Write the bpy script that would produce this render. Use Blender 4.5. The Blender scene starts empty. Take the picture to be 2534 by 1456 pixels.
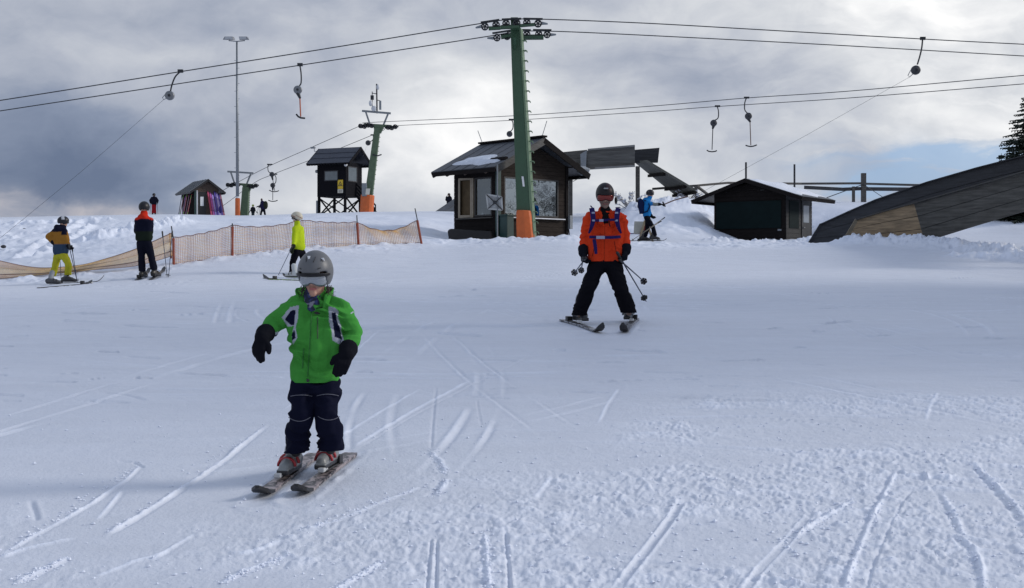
import bpy, math, random
import numpy as np
from mathutils import Vector, Matrix, noise as mnoise
R = math.radians
SC = bpy.context.scene
COL = SC.collection
random.seed(7)

# ------------------------------------------------------------ camera, sky, sun, exposure
FV, CX, HY, CZ = 2969.5, 1267.0, 663.0, 1.55      # focal length and horizon, in photo units
def V(vx, vy, Y):
    """point seen at (vx, vy) of the photograph, Y metres ahead of the camera"""
    return Vector(((vx - CX) / FV * Y, Y, CZ - (vy - HY) / FV * Y))
cam_d = bpy.data.cameras.new("camera")
cam = bpy.data.objects.new("camera", cam_d); COL.objects.link(cam)
cam.location = (0, 0, CZ); cam.rotation_euler = (R(90), 0, 0)
cam_d.sensor_width = 36; cam_d.lens = 36 * FV / 2534; cam_d.shift_y = -(728 - HY) / 2534
cam_d.clip_end = 12000; cam_d.clip_start = 0.05
SC.camera = cam

SUN_AZ, SUN_EL = R(82), R(25)                     # clockwise from +Y
sun_d = bpy.data.lights.new("sun", 'SUN'); sun = bpy.data.objects.new("sun", sun_d); COL.objects.link(sun)
sun_d.energy = 1.75; sun_d.angle = R(14); sun_d.color = (1.0, 0.95, 0.88)
sdir = Vector((math.sin(SUN_AZ) * math.cos(SUN_EL), math.cos(SUN_AZ) * math.cos(SUN_EL), math.sin(SUN_EL)))
sun.rotation_euler = (-sdir).to_track_quat('-Z', 'Y').to_euler(); sun.location = sdir * 60
SC.view_settings.view_transform = 'Standard'; SC.view_settings.look = 'None'
SC.view_settings.exposure = 0.22; SC.view_settings.gamma = 1.0
SC.view_settings.use_curve_mapping = False

def lin(r, g=None, b=None):
    if g is None: g = b = r
    f = lambda v: (v / 255 / 12.92) if v <= 10.3 else ((v / 255 + .055) / 1.055) ** 2.4
    return (f(r), f(g), f(b))

class NG:
    """small helper to write node graphs as expressions"""
    def __init__(s, tree): s.t = tree
    def n(s, typ, ins=None, **kw):
        nd = s.t.nodes.new(typ)
        for k, v in kw.items(): setattr(nd, k, v)
        for k, v in (ins or {}).items(): s.set(nd.inputs[k], v)
        return nd
    def set(s, sock, v):
        if isinstance(v, bpy.types.NodeSocket): s.t.links.new(v, sock)
        else:
            if hasattr(sock.default_value, '__len__') and not hasattr(v, '__len__'): v = [v] * len(sock.default_value)
            if hasattr(v, '__len__') and len(sock.default_value) == 4 and len(v) == 3: v = (*v, 1)
            sock.default_value = v
    def m(s, op, a, b=None, c=None, clamp=False):
        nd = s.t.nodes.new('ShaderNodeMath'); nd.operation = op; nd.use_clamp = clamp
        for i, v in enumerate((a, b, c)):
            if v is not None: s.set(nd.inputs[i], v)
        return nd.outputs[0]
    def mix(s, f, a, b, blend='MIX'):
        nd = s.t.nodes.new('ShaderNodeMix'); nd.data_type = 'RGBA'; nd.blend_type = blend
        s.set(nd.inputs[0], f); s.set(nd.inputs[6], a); s.set(nd.inputs[7], b)
        return nd.outputs[2]
    def noise(s, vec, scale, detail=6, rough=.55, dist=0):
        nd = s.n('ShaderNodeTexNoise', {'Scale': scale, 'Detail': detail, 'Roughness': rough, 'Distortion': dist})
        if vec is not None: s.t.links.new(vec, nd.inputs['Vector'])
        return nd
    def comb(s, x, y, z=0.0):
        nd = s.t.nodes.new('ShaderNodeCombineXYZ')
        for i, v in enumerate((x, y, z)): s.set(nd.inputs[i], v)
        return nd.outputs[0]

def make_world():
    w = bpy.data.worlds.new("World"); SC.world = w; w.use_nodes = True
    t = w.node_tree; t.nodes.clear(); g = NG(t)
    tc = g.n('ShaderNodeTexCoord'); sep = g.n('ShaderNodeSeparateXYZ', {0: tc.outputs['Generated']})
    x, y, z = sep.outputs
    az = g.m('ARCTAN2', x, y); el = g.m('ARCSINE', z)
    wn = g.noise(g.comb(g.m('MULTIPLY', az, 5), g.m('MULTIPLY', el, 8)), 1.0, 7, .55)
    ws = g.n('ShaderNodeSeparateColor', {0: wn.outputs['Color']})
    wa = g.m('ADD', az, g.m('MULTIPLY', g.m('SUBTRACT', ws.outputs[0], .5), .16))
    we = g.m('ADD', el, g.m('MULTIPLY', g.m('SUBTRACT', ws.outputs[1], .5), .10))
    def blob(vx, vy, sx, sy, amp, soft=True):
        a0 = math.atan((vx - CX) / FV); e0 = math.atan((HY - vy) / FV * math.cos(a0))
        A, E = (wa, we)
        da = g.m('DIVIDE', g.m('SUBTRACT', A, a0), sx / FV); de = g.m('DIVIDE', g.m('SUBTRACT', E, e0), sy / FV)
        q = g.m('ADD', g.m('MULTIPLY', da, da), g.m('MULTIPLY', de, de))
        return g.m('MULTIPLY', g.m('EXPONENT', g.m('MULTIPLY', q, -1.0)), amp)
    n1 = g.noise(g.comb(g.m('MULTIPLY', wa, 6), g.m('MULTIPLY', we, 11), 3.1), 1.0, 9, .52, .25).outputs['Fac']
    n2 = g.noise(g.comb(g.m('MULTIPLY', az, 9), g.m('MULTIPLY', we, 42), 7.7), 1.0, 8, .55, .6).outputs['Fac']
    v = g.m('ADD', .55, g.m('MULTIPLY', g.m('SUBTRACT', n1, .5), .85))
    n3 = g.noise(g.comb(g.m('MULTIPLY', az, 15), g.m('MULTIPLY', el, 21), 1.7), 1.0, 10, .58, .5).outputs['Fac']
    v = g.m('ADD', v, g.m('MULTIPLY', g.m('SUBTRACT', n3, .5), .34))
    # thin streaks, stronger to the right
    right = g.m('MULTIPLY', g.m('ADD', az, .05), 3.0, clamp=True)
    v = g.m('ADD', v, g.m('MULTIPLY', g.m('MULTIPLY', g.m('SUBTRACT', n2, .5), .40), right))
    v = g.m('ADD', v, g.m('MULTIPLY', g.m('MULTIPLY', g.m('SUBTRACT', el, .30), 2.0, clamp=True), .10))
    for b in SKY_BLOBS: v = g.m('ADD', v, blob(*b))
    ramp = g.n('ShaderNodeValToRGB', {0: v}); cr = ramp.color_ramp
    cr.elements[0].position = 0.02; cr.elements[0].color = (*lin(100, 113, 137), 1)
    cr.elements[1].position = 1.0; cr.elements[1].color = (*lin(240, 240, 240), 1)
    for p, c in ((.28, lin(128, 139, 160)), (.52, lin(166, 172, 185)), (.76, lin(201, 204, 209))):
        e = cr.elements.new(p); e.color = (*c, 1)
    cloud = ramp.outputs[0]
    # low warm cumulus on the left skyline
    cum = g.m('MULTIPLY', g.m('ADD', blob(30, 522, 190, 30, 1.7), blob(200, 532, 170, 20, 1.4)), 1.0, clamp=True)
    cum = g.m('MULTIPLY', cum, g.m('MULTIPLY', g.m('SUBTRACT', n3, .28), 3.2, clamp=True))
    cloud = g.mix(g.m('MULTIPLY', cum, .85), cloud, lin(178, 175, 180))
    # Nishita sky seen through gaps
    sky = g.n('ShaderNodeTexSky', sky_type='NISHITA'); sky.sun_disc = False
    sky.sun_elevation = SUN_EL; sky.sun_rotation = SUN_AZ
    skyc = g.mix(1.0, sky.outputs[0], (.10, .10, .10), 'MULTIPLY')
    skyc = g.mix(.6, skyc, lin(120, 160, 215))
    gap = g.m('ADD', blob(2390, 402, 270, 38, 2.2), blob(2230, 470, 330, 20, 1.5))
    gap = g.m('ADD', gap, blob(2460, 372, 150, 20, .5))
    gap = g.m('MULTIPLY', gap, g.m('MULTIPLY', g.m('SUBTRACT', .66, n2), 4.0, clamp=True), clamp=True)
    # the cloud deck breaks up overhead
    over = g.m('MULTIPLY', g.m('SUBTRACT', el, .36), 2.2, clamp=True)
    over = g.m('MULTIPLY', over, g.m('MULTIPLY', g.m('SUBTRACT', n1, .30), 4.0, clamp=True))
    cov = g.m('SUBTRACT', 1.0, g.m('MAXIMUM', g.m('MULTIPLY', gap, .80), g.m('MULTIPLY', over, .62)))
    col = g.mix(cov, skyc, cloud)
    col = g.mix(1.0, col, (10, 10, 10), 'MULTIPLY')
    bg = g.n('ShaderNodeBackground', {'Color': col, 'Strength': 0.1})
    out = g.n('ShaderNodeOutputWorld'); t.links.new(bg.outputs[0], out.inputs[0])
# (photo x, photo y, half width, half height, amount) of lighter and darker cloud masses, as directions in the sky
SKY_BLOBS = [(1130, 250, 330, 250, .20), (1010, 400, 200, 130, .08), (860, 470, 240, 60, .06), (1330, 330, 240, 120, .12),
             (2560, -20, 620, 260, .36), (2100, 330, 480, 130, .12), (2300, 200, 300, 150, .10),
             (90, 330, 360, 130, -.30), (270, 440, 260, 100, -.36), (60, 110, 150, 110, -.14), (600, 320, 140, 90, -.05),
             (560, 470, 180, 60, .10), (330, 60, 260, 90, .04), (1650, 130, 330, 70, -.10), (1900, 210, 260, 70, -.06),
             (1500, 430, 300, 90, .05)]
make_world()
# ------------------------------------------------------------ materials
MATS = {}
def M(name, rgb, rough=.6, var=.18, scale=6.0, metal=0.0, bump=0.0, bscale=60.0, stretch=(1, 1, 1), spec=.5, attr=False, coat=0.0):
    if name in MATS: return MATS[name]
    m = bpy.data.materials.new(name); m.use_nodes = True; t = m.node_tree; g = NG(t)
    b = t.nodes['Principled BSDF']
    tc = g.n('ShaderNodeTexCoord'); mp = g.n('ShaderNodeMapping', {'Vector': tc.outputs['Object'], 'Scale': stretch})
    nz = g.noise(mp.outputs[0], scale, 6, .6)
    k = g.m('ADD', g.m('MULTIPLY', g.m('SUBTRACT', nz.outputs['Fac'], .5), 2 * var * 1.6), 1.0)
    if attr:
        base = g.n('ShaderNodeAttribute', attribute_name='Col').outputs['Color']
    else: base = (*rgb, 1)
    colr = g.mix(1.0, base, g.comb(k, k, k), 'MULTIPLY')
    t.links.new(colr, b.inputs['Base Color'])
    b.inputs['Roughness'].default_value = rough; b.inputs['Metallic'].default_value = metal
    b.inputs['Specular IOR Level'].default_value = spec
    if coat: b.inputs['Coat Weight'].default_value = coat; b.inputs['Coat Roughness'].default_value = .1
    if bump:
        n2 = g.noise(mp.outputs[0], bscale, 5, .6)
        bp = g.n('ShaderNodeBump', {'Strength': bump, 'Distance': .01, 'Height': n2.outputs['Fac']})
        t.links.new(bp.outputs[0], b.inputs['Normal'])
    MATS[name] = m; return m

def snow_material():
    m = bpy.data.materials.new("snow"); m.use_nodes = True; t = m.node_tree; g = NG(t); b = t.nodes['Principled BSDF']
    tc = g.n('ShaderNodeTexCoord'); o = tc.outputs['Object']
    n0 = g.noise(o, .35, 5, .6); n1 = g.noise(o, 9, 6, .65); n2 = g.noise(o, 55, 4, .65)
    sp = g.n('ShaderNodeSeparateXYZ', {0: o})
    st = g.noise(g.comb(g.m('MULTIPLY', sp.outputs[0], .7), g.m('MULTIPLY', sp.outputs[1], 2.6), 0.0), 1.0, 8, .68)
    k = g.m('ADD', .80, g.m('MULTIPLY', g.m('SUBTRACT', n0.outputs['Fac'], .5), .10))
    k = g.m('ADD', k, g.m('MULTIPLY', g.m('SUBTRACT', st.outputs['Fac'], .5), .16))
    tr = g.n('ShaderNodeAttribute', attribute_name='loose').outputs['Fac']  # carries loose snow and the painted sunlight of the banks
    k = g.m('ADD', k, g.m('MULTIPLY', tr, .20), clamp=True)
    colr = g.mix(1.0, lin(232, 237, 249), g.comb(k, k, k), 'MULTIPLY')
    t.links.new(colr, b.inputs['Base Color'])
    b.inputs['Roughness'].default_value = .55; b.inputs['Specular IOR Level'].default_value = .3
    h = g.m('ADD', g.m('MULTIPLY', n1.outputs['Fac'], .6), g.m('MULTIPLY', n2.outputs['Fac'], .25))
    bp = g.n('ShaderNodeBump', {'Strength': .55, 'Distance': .03, 'Height': h})
    t.links.new(bp.outputs[0], b.inputs['Normal'])
    return m

def glass_material(name, tint, refl):
    m = bpy.data.materials.new(name); m.use_nodes = True; t = m.node_tree; g = NG(t)
    for nd in list(t.nodes):
        if nd.type == 'BSDF_PRINCIPLED': t.nodes.remove(nd)
    out = t.nodes['Material Output']
    tr = g.n('ShaderNodeBsdfTransparent', {'Color': tint})
    tc = g.n('ShaderNodeTexCoord'); nz = g.noise(tc.outputs['Object'], 1.5, 2, .5)
    bp = g.n('ShaderNodeBump', {'Strength': .05, 'Distance': .05, 'Height': nz.outputs['Fac']})
    gl = g.n('ShaderNodeBsdfGlossy', {'Color': (.72, .79, .82), 'Roughness': .015, 'Normal': bp.outputs[0]})
    mx = g.n('ShaderNodeMixShader', {0: refl, 1: tr.outputs[0], 2: gl.outputs[0]})
    t.links.new(mx.outputs[0], out.inputs[0]); return m

def net_material(name, rgb, cover):
    m = bpy.data.materials.new(name); m.use_nodes = True; t = m.node_tree; g = NG(t)
    b = t.nodes['Principled BSDF']; out = t.nodes['Material Output']
    tc = g.n('ShaderNodeTexCoord'); nz = g.noise(tc.outputs['Object'], 2.2, 4, .6)
    t.links.new(g.mix(nz.outputs['Fac'], rgb[0], rgb[1]), b.inputs['Base Color']); b.inputs['Roughness'].default_value = .7
    tr = g.n('ShaderNodeBsdfTransparent')
    mx = g.n('ShaderNodeMixShader', {0: cover, 1: tr.outputs[0], 2: b.outputs[0]})
    t.links.new(mx.outputs[0], out.inputs[0]); return m

SNOW = snow_material()
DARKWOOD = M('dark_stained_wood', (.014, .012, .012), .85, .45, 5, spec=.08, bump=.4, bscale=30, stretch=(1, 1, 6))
GREYWOOD = M('weathered_grey_wood', (.085, .080, .074), .8, .5, 3, bump=.5, bscale=24, stretch=(1, 1, 7))
RAMPWOOD = M('weathered_ramp_wood', (.066, .064, .058), .8, .8, 2.2, bump=.5, bscale=20, stretch=(.6, .6, 8))
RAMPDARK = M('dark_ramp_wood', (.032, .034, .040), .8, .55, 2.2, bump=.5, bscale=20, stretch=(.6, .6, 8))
NEWWOOD = M('fresh_pine_boards', (.24, .175, .105), .75, .7, 2.5, bump=.3, bscale=20, stretch=(.6, .6, 6))
BROWNWOOD = M('brown_wood', (.075, .052, .040), .75, .4, 4, bump=.4, bscale=30, stretch=(1, 1, 7))
ROOFTIN = M('dark_roof_sheeting', (.040, .045, .055), .5, .35, 3, bump=.2, bscale=14)
GREENSTEEL = M('green_painted_steel', (.032, .082, .042), .45, .2, 3, bump=.12, bscale=25)
LITGREEN = M('sunlit_pale_green_steel', (.13, .20, .12), .5, .25, 4, bump=.12, bscale=25)  # green steel with sunlight put into its colour, for the sunny side
TOWERGREEN = M('faded_green_steel', (.080, .125, .070), .55, .25, 4)
STEEL = M('galvanised_steel', (.21, .23, .25), .42, .2, 5, metal=.55)
DARKSTEEL = M('dark_greasy_steel', (.025, .028, .034), .5, .3, 10, metal=.3)
CABLE = M('steel_rope', (.035, .038, .045), .55, .2, 20, metal=.3)
ORANGEPAD = M('orange_padding', (.55, .115, .022), .5, .22, 3.5, bump=.3, bscale=9)
BLACK = M('black_plastic', (.012, .012, .014), .45, .25, 12)
WHITE = M('white_paint', (.72, .73, .74), .5, .12, 8)
GREYBOX = M('grey_painted_metal', (.20, .22, .24), .5, .2, 6)
TEAL = M('dark_teal_paint', (.012, .045, .042), .5, .3, 4)
GLASS = glass_material('window_glass', (.28, .31, .33), .50)
GLASSDIM = glass_material('dim_window_glass', (.25, .27, .28), .22)
LEAN = [lin(188, 45, 70), lin(120, 30, 80), lin(60, 40, 130), lin(90, 200, 60), lin(215, 60, 60)]
CLOTH = M('cloth', (1, 1, 1), .85, .10, 9, attr=True, bump=.45, bscale=13, spec=.05)
SKIN = M('skin', (1, 1, 1), .55, .05, 20, attr=True)
SHELL = M('helmet_shell', (1, 1, 1), .42, .05, 10, attr=True, spec=.3)
BOOT = M('boot_plastic', (1, 1, 1), .4, .12, 20, attr=True)

# ------------------------------------------------------------ mesh helpers
WLOC = {}
def tag(o, label=None, cat=None, group=None, kind=None):
    if label: o['label'] = label
    if cat: o['category'] = cat
    if group: o['group'] = group
    if kind: o['kind'] = kind
    return o
def thing(name, base, label, cat, group=None):
    o = bpy.data.objects.new(name, None); COL.objects.link(o); o.empty_display_size = .2
    o.location = base; WLOC[o.name] = Vector(base); return tag(o, label, cat, group)

class MB:
    def __init__(s): s.v = []; s.f = []; s.mi = []; s.cur = 0
    def add(s, vs, fs):
        k = len(s.v); s.v += [Vector(p) for p in vs]; s.f += [tuple(i + k for i in f) for f in fs]; s.mi += [s.cur] * len(fs)
        return s
    def hexa(s, b, t):
        """box from 4 bottom and 4 top corners"""
        return s.add(list(b) + list(t), [(3, 2, 1, 0), (4, 5, 6, 7), (0, 1, 5, 4), (1, 2, 6, 5), (2, 3, 7, 6), (3, 0, 4, 7)])
    def box(s, c, sx, sy, sz, ux=(1, 0, 0), uy=(0, 1, 0), uz=(0, 0, 1)):
        c = Vector(c); X = Vector(ux) * sx / 2; Y = Vector(uy) * sy / 2; Z = Vector(uz) * sz / 2
        return s.hexa([c - X - Y - Z, c + X - Y - Z, c + X + Y - Z, c - X + Y - Z], [c - X - Y + Z, c + X - Y + Z, c + X + Y + Z, c - X + Y + Z])
    def beam(s, p0, p1, w, h, up=(0, 0, 1)):
        p0, p1 = Vector(p0), Vector(p1); d = (p1 - p0); L = d.length; d.normalize(); up = Vector(up)
        sd = d.cross(up)
        if sd.length < 1e-4: sd = d.cross(Vector((0, 1, 0)))
        sd.normalize(); u = sd.cross(d)
        return s.box((p0 + p1) / 2, L, w, h, d, sd, u)
    def slab(s, quad, th):
        """quad of 4 points thickened along th"""
        q = [Vector(p) for p in quad]; th = Vector(th); return s.hexa(q, [p + th for p in q])
    def prism(s, poly, th):
        q = [Vector(p) for p in poly]; th = Vector(th); n = len(q)
        return s.add(q + [p + th for p in q], [tuple(reversed(range(n))), tuple(range(n, 2 * n))] + [(i, (i + 1) % n, n + (i + 1) % n, n + i) for i in range(n)])
    def tube(s, pts, r, seg=6, r1=None):
        pts = [Vector(p) for p in pts]; n = len(pts); vs = []; r1 = r if r1 is None else r1
        d0 = (pts[1] - pts[0]).normalized(); a = d0.cross(Vector((0, 0, 1)))
        if a.length < .05: a = d0.cross(Vector((0, 1, 0)))
        a.normalize()
        for i, p in enumerate(pts):
            d = (pts[min(i + 1, n - 1)] - pts[max(i - 1, 0)]).normalized()
            a = (a - d * a.dot(d)).normalized(); b = d.cross(a); rr = r + (r1 - r) * i / max(n - 1, 1)
            vs += [p + (a * math.cos(k * 2 * math.pi / seg) + b * math.sin(k * 2 * math.pi / seg)) * rr for k in range(seg)]
        fs = [(i * seg + k, i * seg + (k + 1) % seg, (i + 1) * seg + (k + 1) % seg, (i + 1) * seg + k) for i in range(n - 1) for k in range(seg)]
        fs += [tuple(reversed(range(seg))), tuple(range((n - 1) * seg, n * seg))]
        return s.add(vs, fs)
    def cyl(s, p0, p1, r0, r1=None, seg=16): return s.tube([p0, p1], r0, seg, r1)
    def capsule(s, p0, r0, p1, r1, seg=14, ring=4):
        p0, p1 = Vector(p0), Vector(p1); d = p1 - p0
        if d.length < 1e-5: d = Vector((0, 0, 1e-4))
        d.normalize(); a = d.cross(Vector((0, 0, 1)))
        if a.length < .05: a = d.cross(Vector((0, 1, 0)))
        a.normalize(); b = d.cross(a); rows = []
        for i in range(ring + 1):
            t = math.pi / 2 * (1 - i / ring); rows.append((p0 - d * r0 * math.sin(t), r0 * math.cos(t)))
        for i in range(ring + 1):
            t = math.pi / 2 * i / ring; rows.append((p1 + d * r1 * math.sin(t), r1 * math.cos(t)))
        vs = []; n = len(rows)
        for c, r in rows:
            r = max(r, 1e-4); vs += [c + (a * math.cos(k * 2 * math.pi / seg) + b * math.sin(k * 2 * math.pi / seg)) * r for k in range(seg)]
        fs = [(i * seg + k, i * seg + (k + 1) % seg, (i + 1) * seg + (k + 1) % seg, (i + 1) * seg + k) for i in range(n - 1) for k in range(seg)]
        fs += [tuple(reversed(range(seg))), tuple(range((n - 1) * seg, n * seg))]
        return s.add(vs, fs)
    def ell(s, c, rx, ry, rz, ax=None, seg=20, ring=12):
        c = Vector(c); X, Y, Z = ax or (Vector((1, 0, 0)), Vector((0, 1, 0)), Vector((0, 0, 1)))
        vs = [c + Z * rz]
        for i in range(1, ring):
            t = math.pi * i / ring
            vs += [c + X * rx * math.sin(t) * math.cos(k * 2 * math.pi / seg) + Y * ry * math.sin(t) * math.sin(k * 2 * math.pi / seg) + Z * rz * math.cos(t) for k in range(seg)]
        vs.append(c - Z * rz); e = len(vs) - 1
        fs = [(0, 1 + k, 1 + (k + 1) % seg) for k in range(seg)]
        fs += [(1 + i * seg + k, 1 + (i + 1) * seg + k, 1 + (i + 1) * seg + (k + 1) % seg, 1 + i * seg + (k + 1) % seg) for i in range(ring - 2) for k in range(seg)]
        fs += [(e, 1 + (ring - 2) * seg + (k + 1) % seg, 1 + (ring - 2) * seg + k) for k in range(seg)]
        return s.add(vs, fs)
    def mesh(s, name, off=Vector((0, 0, 0))):
        me = bpy.data.meshes.new(name); me.from_pydata([tuple(p - off) for p in s.v], [], s.f); me.update(); return me
    def build(s, name, mat, parent=None, smooth=False, col=None, label=None, cat=None, group=None, bevel=0):
        mats = mat if isinstance(mat, (list, tuple)) else [mat]
        if parent is not None: off = WLOC[parent.name]
        else:
            xs = [p.x for p in s.v]; ys = [p.y for p in s.v]; off = Vector(((min(xs) + max(xs)) / 2, (min(ys) + max(ys)) / 2, min(p.z for p in s.v)))
        me = s.mesh(name, off)
        for m in mats: me.materials.append(m)
        if len(mats) > 1: me.polygons.foreach_set('material_index', s.mi)
        return link(me, name, parent, off, smooth, col, label, cat, group, bevel)

def link(me, name, parent, off, smooth=False, col=None, label=None, cat=None, group=None, bevel=0):
    if smooth: me.polygons.foreach_set('use_smooth', [True] * len(me.polygons))
    if col is not None:
        ca = me.color_attributes.new('Col', 'FLOAT_COLOR', 'POINT'); me.update()
        for i, v in enumerate(me.vertices):
            c = col(v.co + off, v.normal) if callable(col) else col
            ca.data[i].color = (*c, 1)
    o = bpy.data.objects.new(name, me); COL.objects.link(o)
    if parent is None: o.location = off
    else: o.parent = parent
    WLOC[o.name] = off
    if bevel:
        bv = o.modifiers.new('edge', 'BEVEL'); bv.width = bevel; bv.segments = 2; bv.limit_method = 'ANGLE'
    return tag(o, label, cat, group)

def blob(name, mb, vox, mat, parent, it=3, col=None, wr=0, ws=9, hem=None, label=None, solid=0):
    """union of the overlapping volumes in mb, remeshed to one smooth skin"""
    off = WLOC[parent.name] if parent else Vector((0, 0, 0))
    me = mb.mesh('tmp', off); ob = bpy.data.objects.new('tmp', me); COL.objects.link(ob)
    rm = ob.modifiers.new('r', 'REMESH'); rm.mode = 'VOXEL'; rm.voxel_size = vox; rm.use_smooth_shade = True
    if it: sm = ob.modifiers.new('s', 'SMOOTH'); sm.factor = .5; sm.iterations = it
    dg = bpy.context.evaluated_depsgraph_get(); dg.update()
    me2 = bpy.data.meshes.new_from_object(ob.evaluated_get(dg)); bpy.data.objects.remove(ob); bpy.data.meshes.remove(me)
    me2.name = name
    if wr:
        nv = len(me2.vertices); co = np.empty(nv * 3, np.float32); nn = np.empty(nv * 3, np.float32)
        me2.vertices.foreach_get('co', co); me2.vertices.foreach_get('normal', nn); co = co.reshape(-1, 3); nn = nn.reshape(-1, 3); out = np.empty(nv, np.float32)
        for i_ in range(nv):
            p = Vector(co[i_])
            q = Vector((p.x * ws * .8, p.y * ws * .8, p.z * ws * 1.7 + 1.6 * mnoise.noise(p * ws * .6)))
            out[i_] = max(-.5, .8 - 2.5 * math.sqrt(mnoise.noise(q) ** 2 + .012) + .35 * mnoise.noise(p * ws * 2.0))
        co += nn * (out * wr)[:, None]; me2.vertices.foreach_set('co', co.ravel()); me2.update()
    if hem is not None:
        for v in me2.vertices:
            hz = (hem(v.co + off) if callable(hem) else hem) - off.z
            if v.co.z < hz: v.co.z = hz + (v.co.z - hz) * .05
    me2.materials.clear(); me2.materials.append(mat)
    return link(me2, name, parent, off, True, col, label)
# ------------------------------------------------------------ the snow: one sheet, built from the slope's profile in each direction
NEAR = [(0, .0), (2, .10), (6.75, .352), (10.5, .60), (14.1, .883), (18, 1.05)]
def zz(Y, vy): return CZ - (vy - HY) / FV * Y
PROFILE = {
 0:    [(27.5, 709), (29.5, 688), (31, 678), (34, 652), (38, 615), (44, 560), (49, 541), (60, 541), (95, 545)],
 200:  [(27.5, 703), (29.5, 674), (33, 650), (38, 612), (44, 560), (49, 537), (60, 537), (95, 540)],
 430:  [(27.5, 690), (30, 656), (34, 618), (38, 590), (43, 555), (49, 533), (60, 533), (95, 538)],
 600:  [(28, 684), (31, 637), (35, 600), (40, 565), (46, 541), (50, 537), (60, 537), (95, 542)],
 750:  [(28.5, 681), (32, 624), (37, 585), (42, 556), (47, 538), (51, 532), (60, 532), (95, 537)],
 900:  [(29, 672), (34, 608), (39, 570), (44, 545), (49, 528), (60, 528), (95, 533)],
 1040: [(30, 660), (35.5, 602), (40, 572), (45, 548), (50, 526), (60, 526), (95, 532)],
 1110: [(30, 655), (36, 600), (39, 592), (42, 585), (46, 550), (52, 526), (60, 526), (95, 532)],
 1230: [(30, 648), (36.5, 592), (38.5, 595), (43, 596), (48, 560), (54, 530), (60, 530), (95, 537)],
 1400: [(30, 646), (36.5, 585), (38.5, 590), (43, 594), (48, 572), (54, 531), (60, 531), (95, 547)],
 1480: [(30, 650), (37, 592), (40, 597), (43, 594), (48, 562), (54, 527), (60, 527), (95, 547)],
 1560: [(30, 651), (37.5, 598), (40, 600), (42, 596), (47, 545), (51, 512), (58, 510), (95, 540)],
 1640: [(30, 652), (37.5, 599), (40, 600), (42, 594), (47, 535), (51, 497), (58, 495), (95, 535)],
 1720: [(30, 652), (37.5, 600), (40, 602), (43, 592), (48, 535), (52, 492), (58, 491), (95, 535)],
 1800: [(30, 652), (37, 601), (40, 604), (44, 604), (50, 590), (55, 505), (58, 492), (95, 535)],
 2000: [(30, 650), (36.5, 602), (40, 606), (44, 605), (50, 585), (54, 510), (57, 497), (95, 535)],
 2100: [(30, 648), (35.5, 606), (38, 606), (42, 596), (48, 545), (54, 505), (57, 497), (95, 535)],
 2300: [(28, 662), (33, 612), (36, 604), (42, 585), (48, 540), (54, 505), (57, 497), (95, 535)],
 2534: [(26, 688), (30.5, 640), (34, 622), (38, 602), (45, 552), (54, 505), (57, 497), (95, 535)],
}
rng = np.concatenate([np.linspace(-12000, -330, 40), np.arange(-300, 2840, 3.0), np.linspace(2860, 15000, 44)])
rows = [1.0]
while rows[-1] < 64: rows.append(rows[-1] * (1.0125 if rows[-1] < 4 else 1.0033 if rows[-1] < 14 else 1.0026 if 26 < rows[-1] < 46 else 1.005))
while rows[-1] < 110: rows.append(rows[-1] * 1.02)
while rows[-1] < 5200: rows.append(rows[-1] * 1.16)
rows = np.array(rows)
pk = sorted(PROFILE)
tab = []
for k in pk:
    pts = NEAR + [(Y, zz(Y, vy)) for Y, vy in PROFILE[k]]
    zl = pts[-1][1]
    pts += [(112, zl - .3), (150, zl - 9), (260, zl - 45), (700, zl - 150), (2500, zl - 420), (5200, zl - 640)]
    a = np.array(pts); tab.append(np.interp(rows, a[:, 0], a[:, 1]))
tab = np.array(tab)                                    # profile x row
def smooth_rows(a, w):
    k = np.exp(-.5 * (np.arange(-3 * w, 3 * w + 1) / w) ** 2); k /= k.sum()
    p = np.pad(a, ((0, 0), (3 * w, 3 * w)), mode='edge')
    return np.stack([np.convolve(r, k, 'valid') for r in p])
tab = smooth_rows(tab, 5)
ZS = np.empty((len(rows), len(rng)))
for j in range(len(rows)): ZS[j] = np.interp(rng, pk, tab[:, j])
ZS = smooth_rows(ZS, 9)
def gzv(vx, Y):
    """height of the smooth snow in direction vx at distance Y"""
    i = min(max(np.searchsorted(rng, vx) - 1, 0), len(rng) - 2); j = min(max(np.searchsorted(rows, Y) - 1, 0), len(rows) - 2)
    a = min(max((vx - rng[i]) / (rng[i + 1] - rng[i]), 0), 1); b = min(max((Y - rows[j]) / (rows[j + 1] - rows[j]), 0), 1)
    return float((ZS[j, i] * (1 - a) + ZS[j, i + 1] * a) * (1 - b) + (ZS[j + 1, i] * (1 - a) + ZS[j + 1, i + 1] * a) * b)
def gz(x, y): return gzv(CX + FV * x / max(y, .5), max(y, 1.0))
def G(vx, vy, lift=0.0):
    """the point of the snow seen at (vx, vy)"""
    prev = 1.5; Y = 1.5
    while Y < 100:
        if zz(Y, vy) <= gzv(vx, Y): break
        prev = Y; Y *= 1.01
    lo, hi = prev, Y
    for _ in range(18):
        md = (lo + hi) / 2
        if zz(md, vy) <= gzv(vx, md): hi = md
        else: lo = md
    return Vector(((vx - CX) / FV * hi, hi, gzv(vx, hi) + lift))

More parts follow.
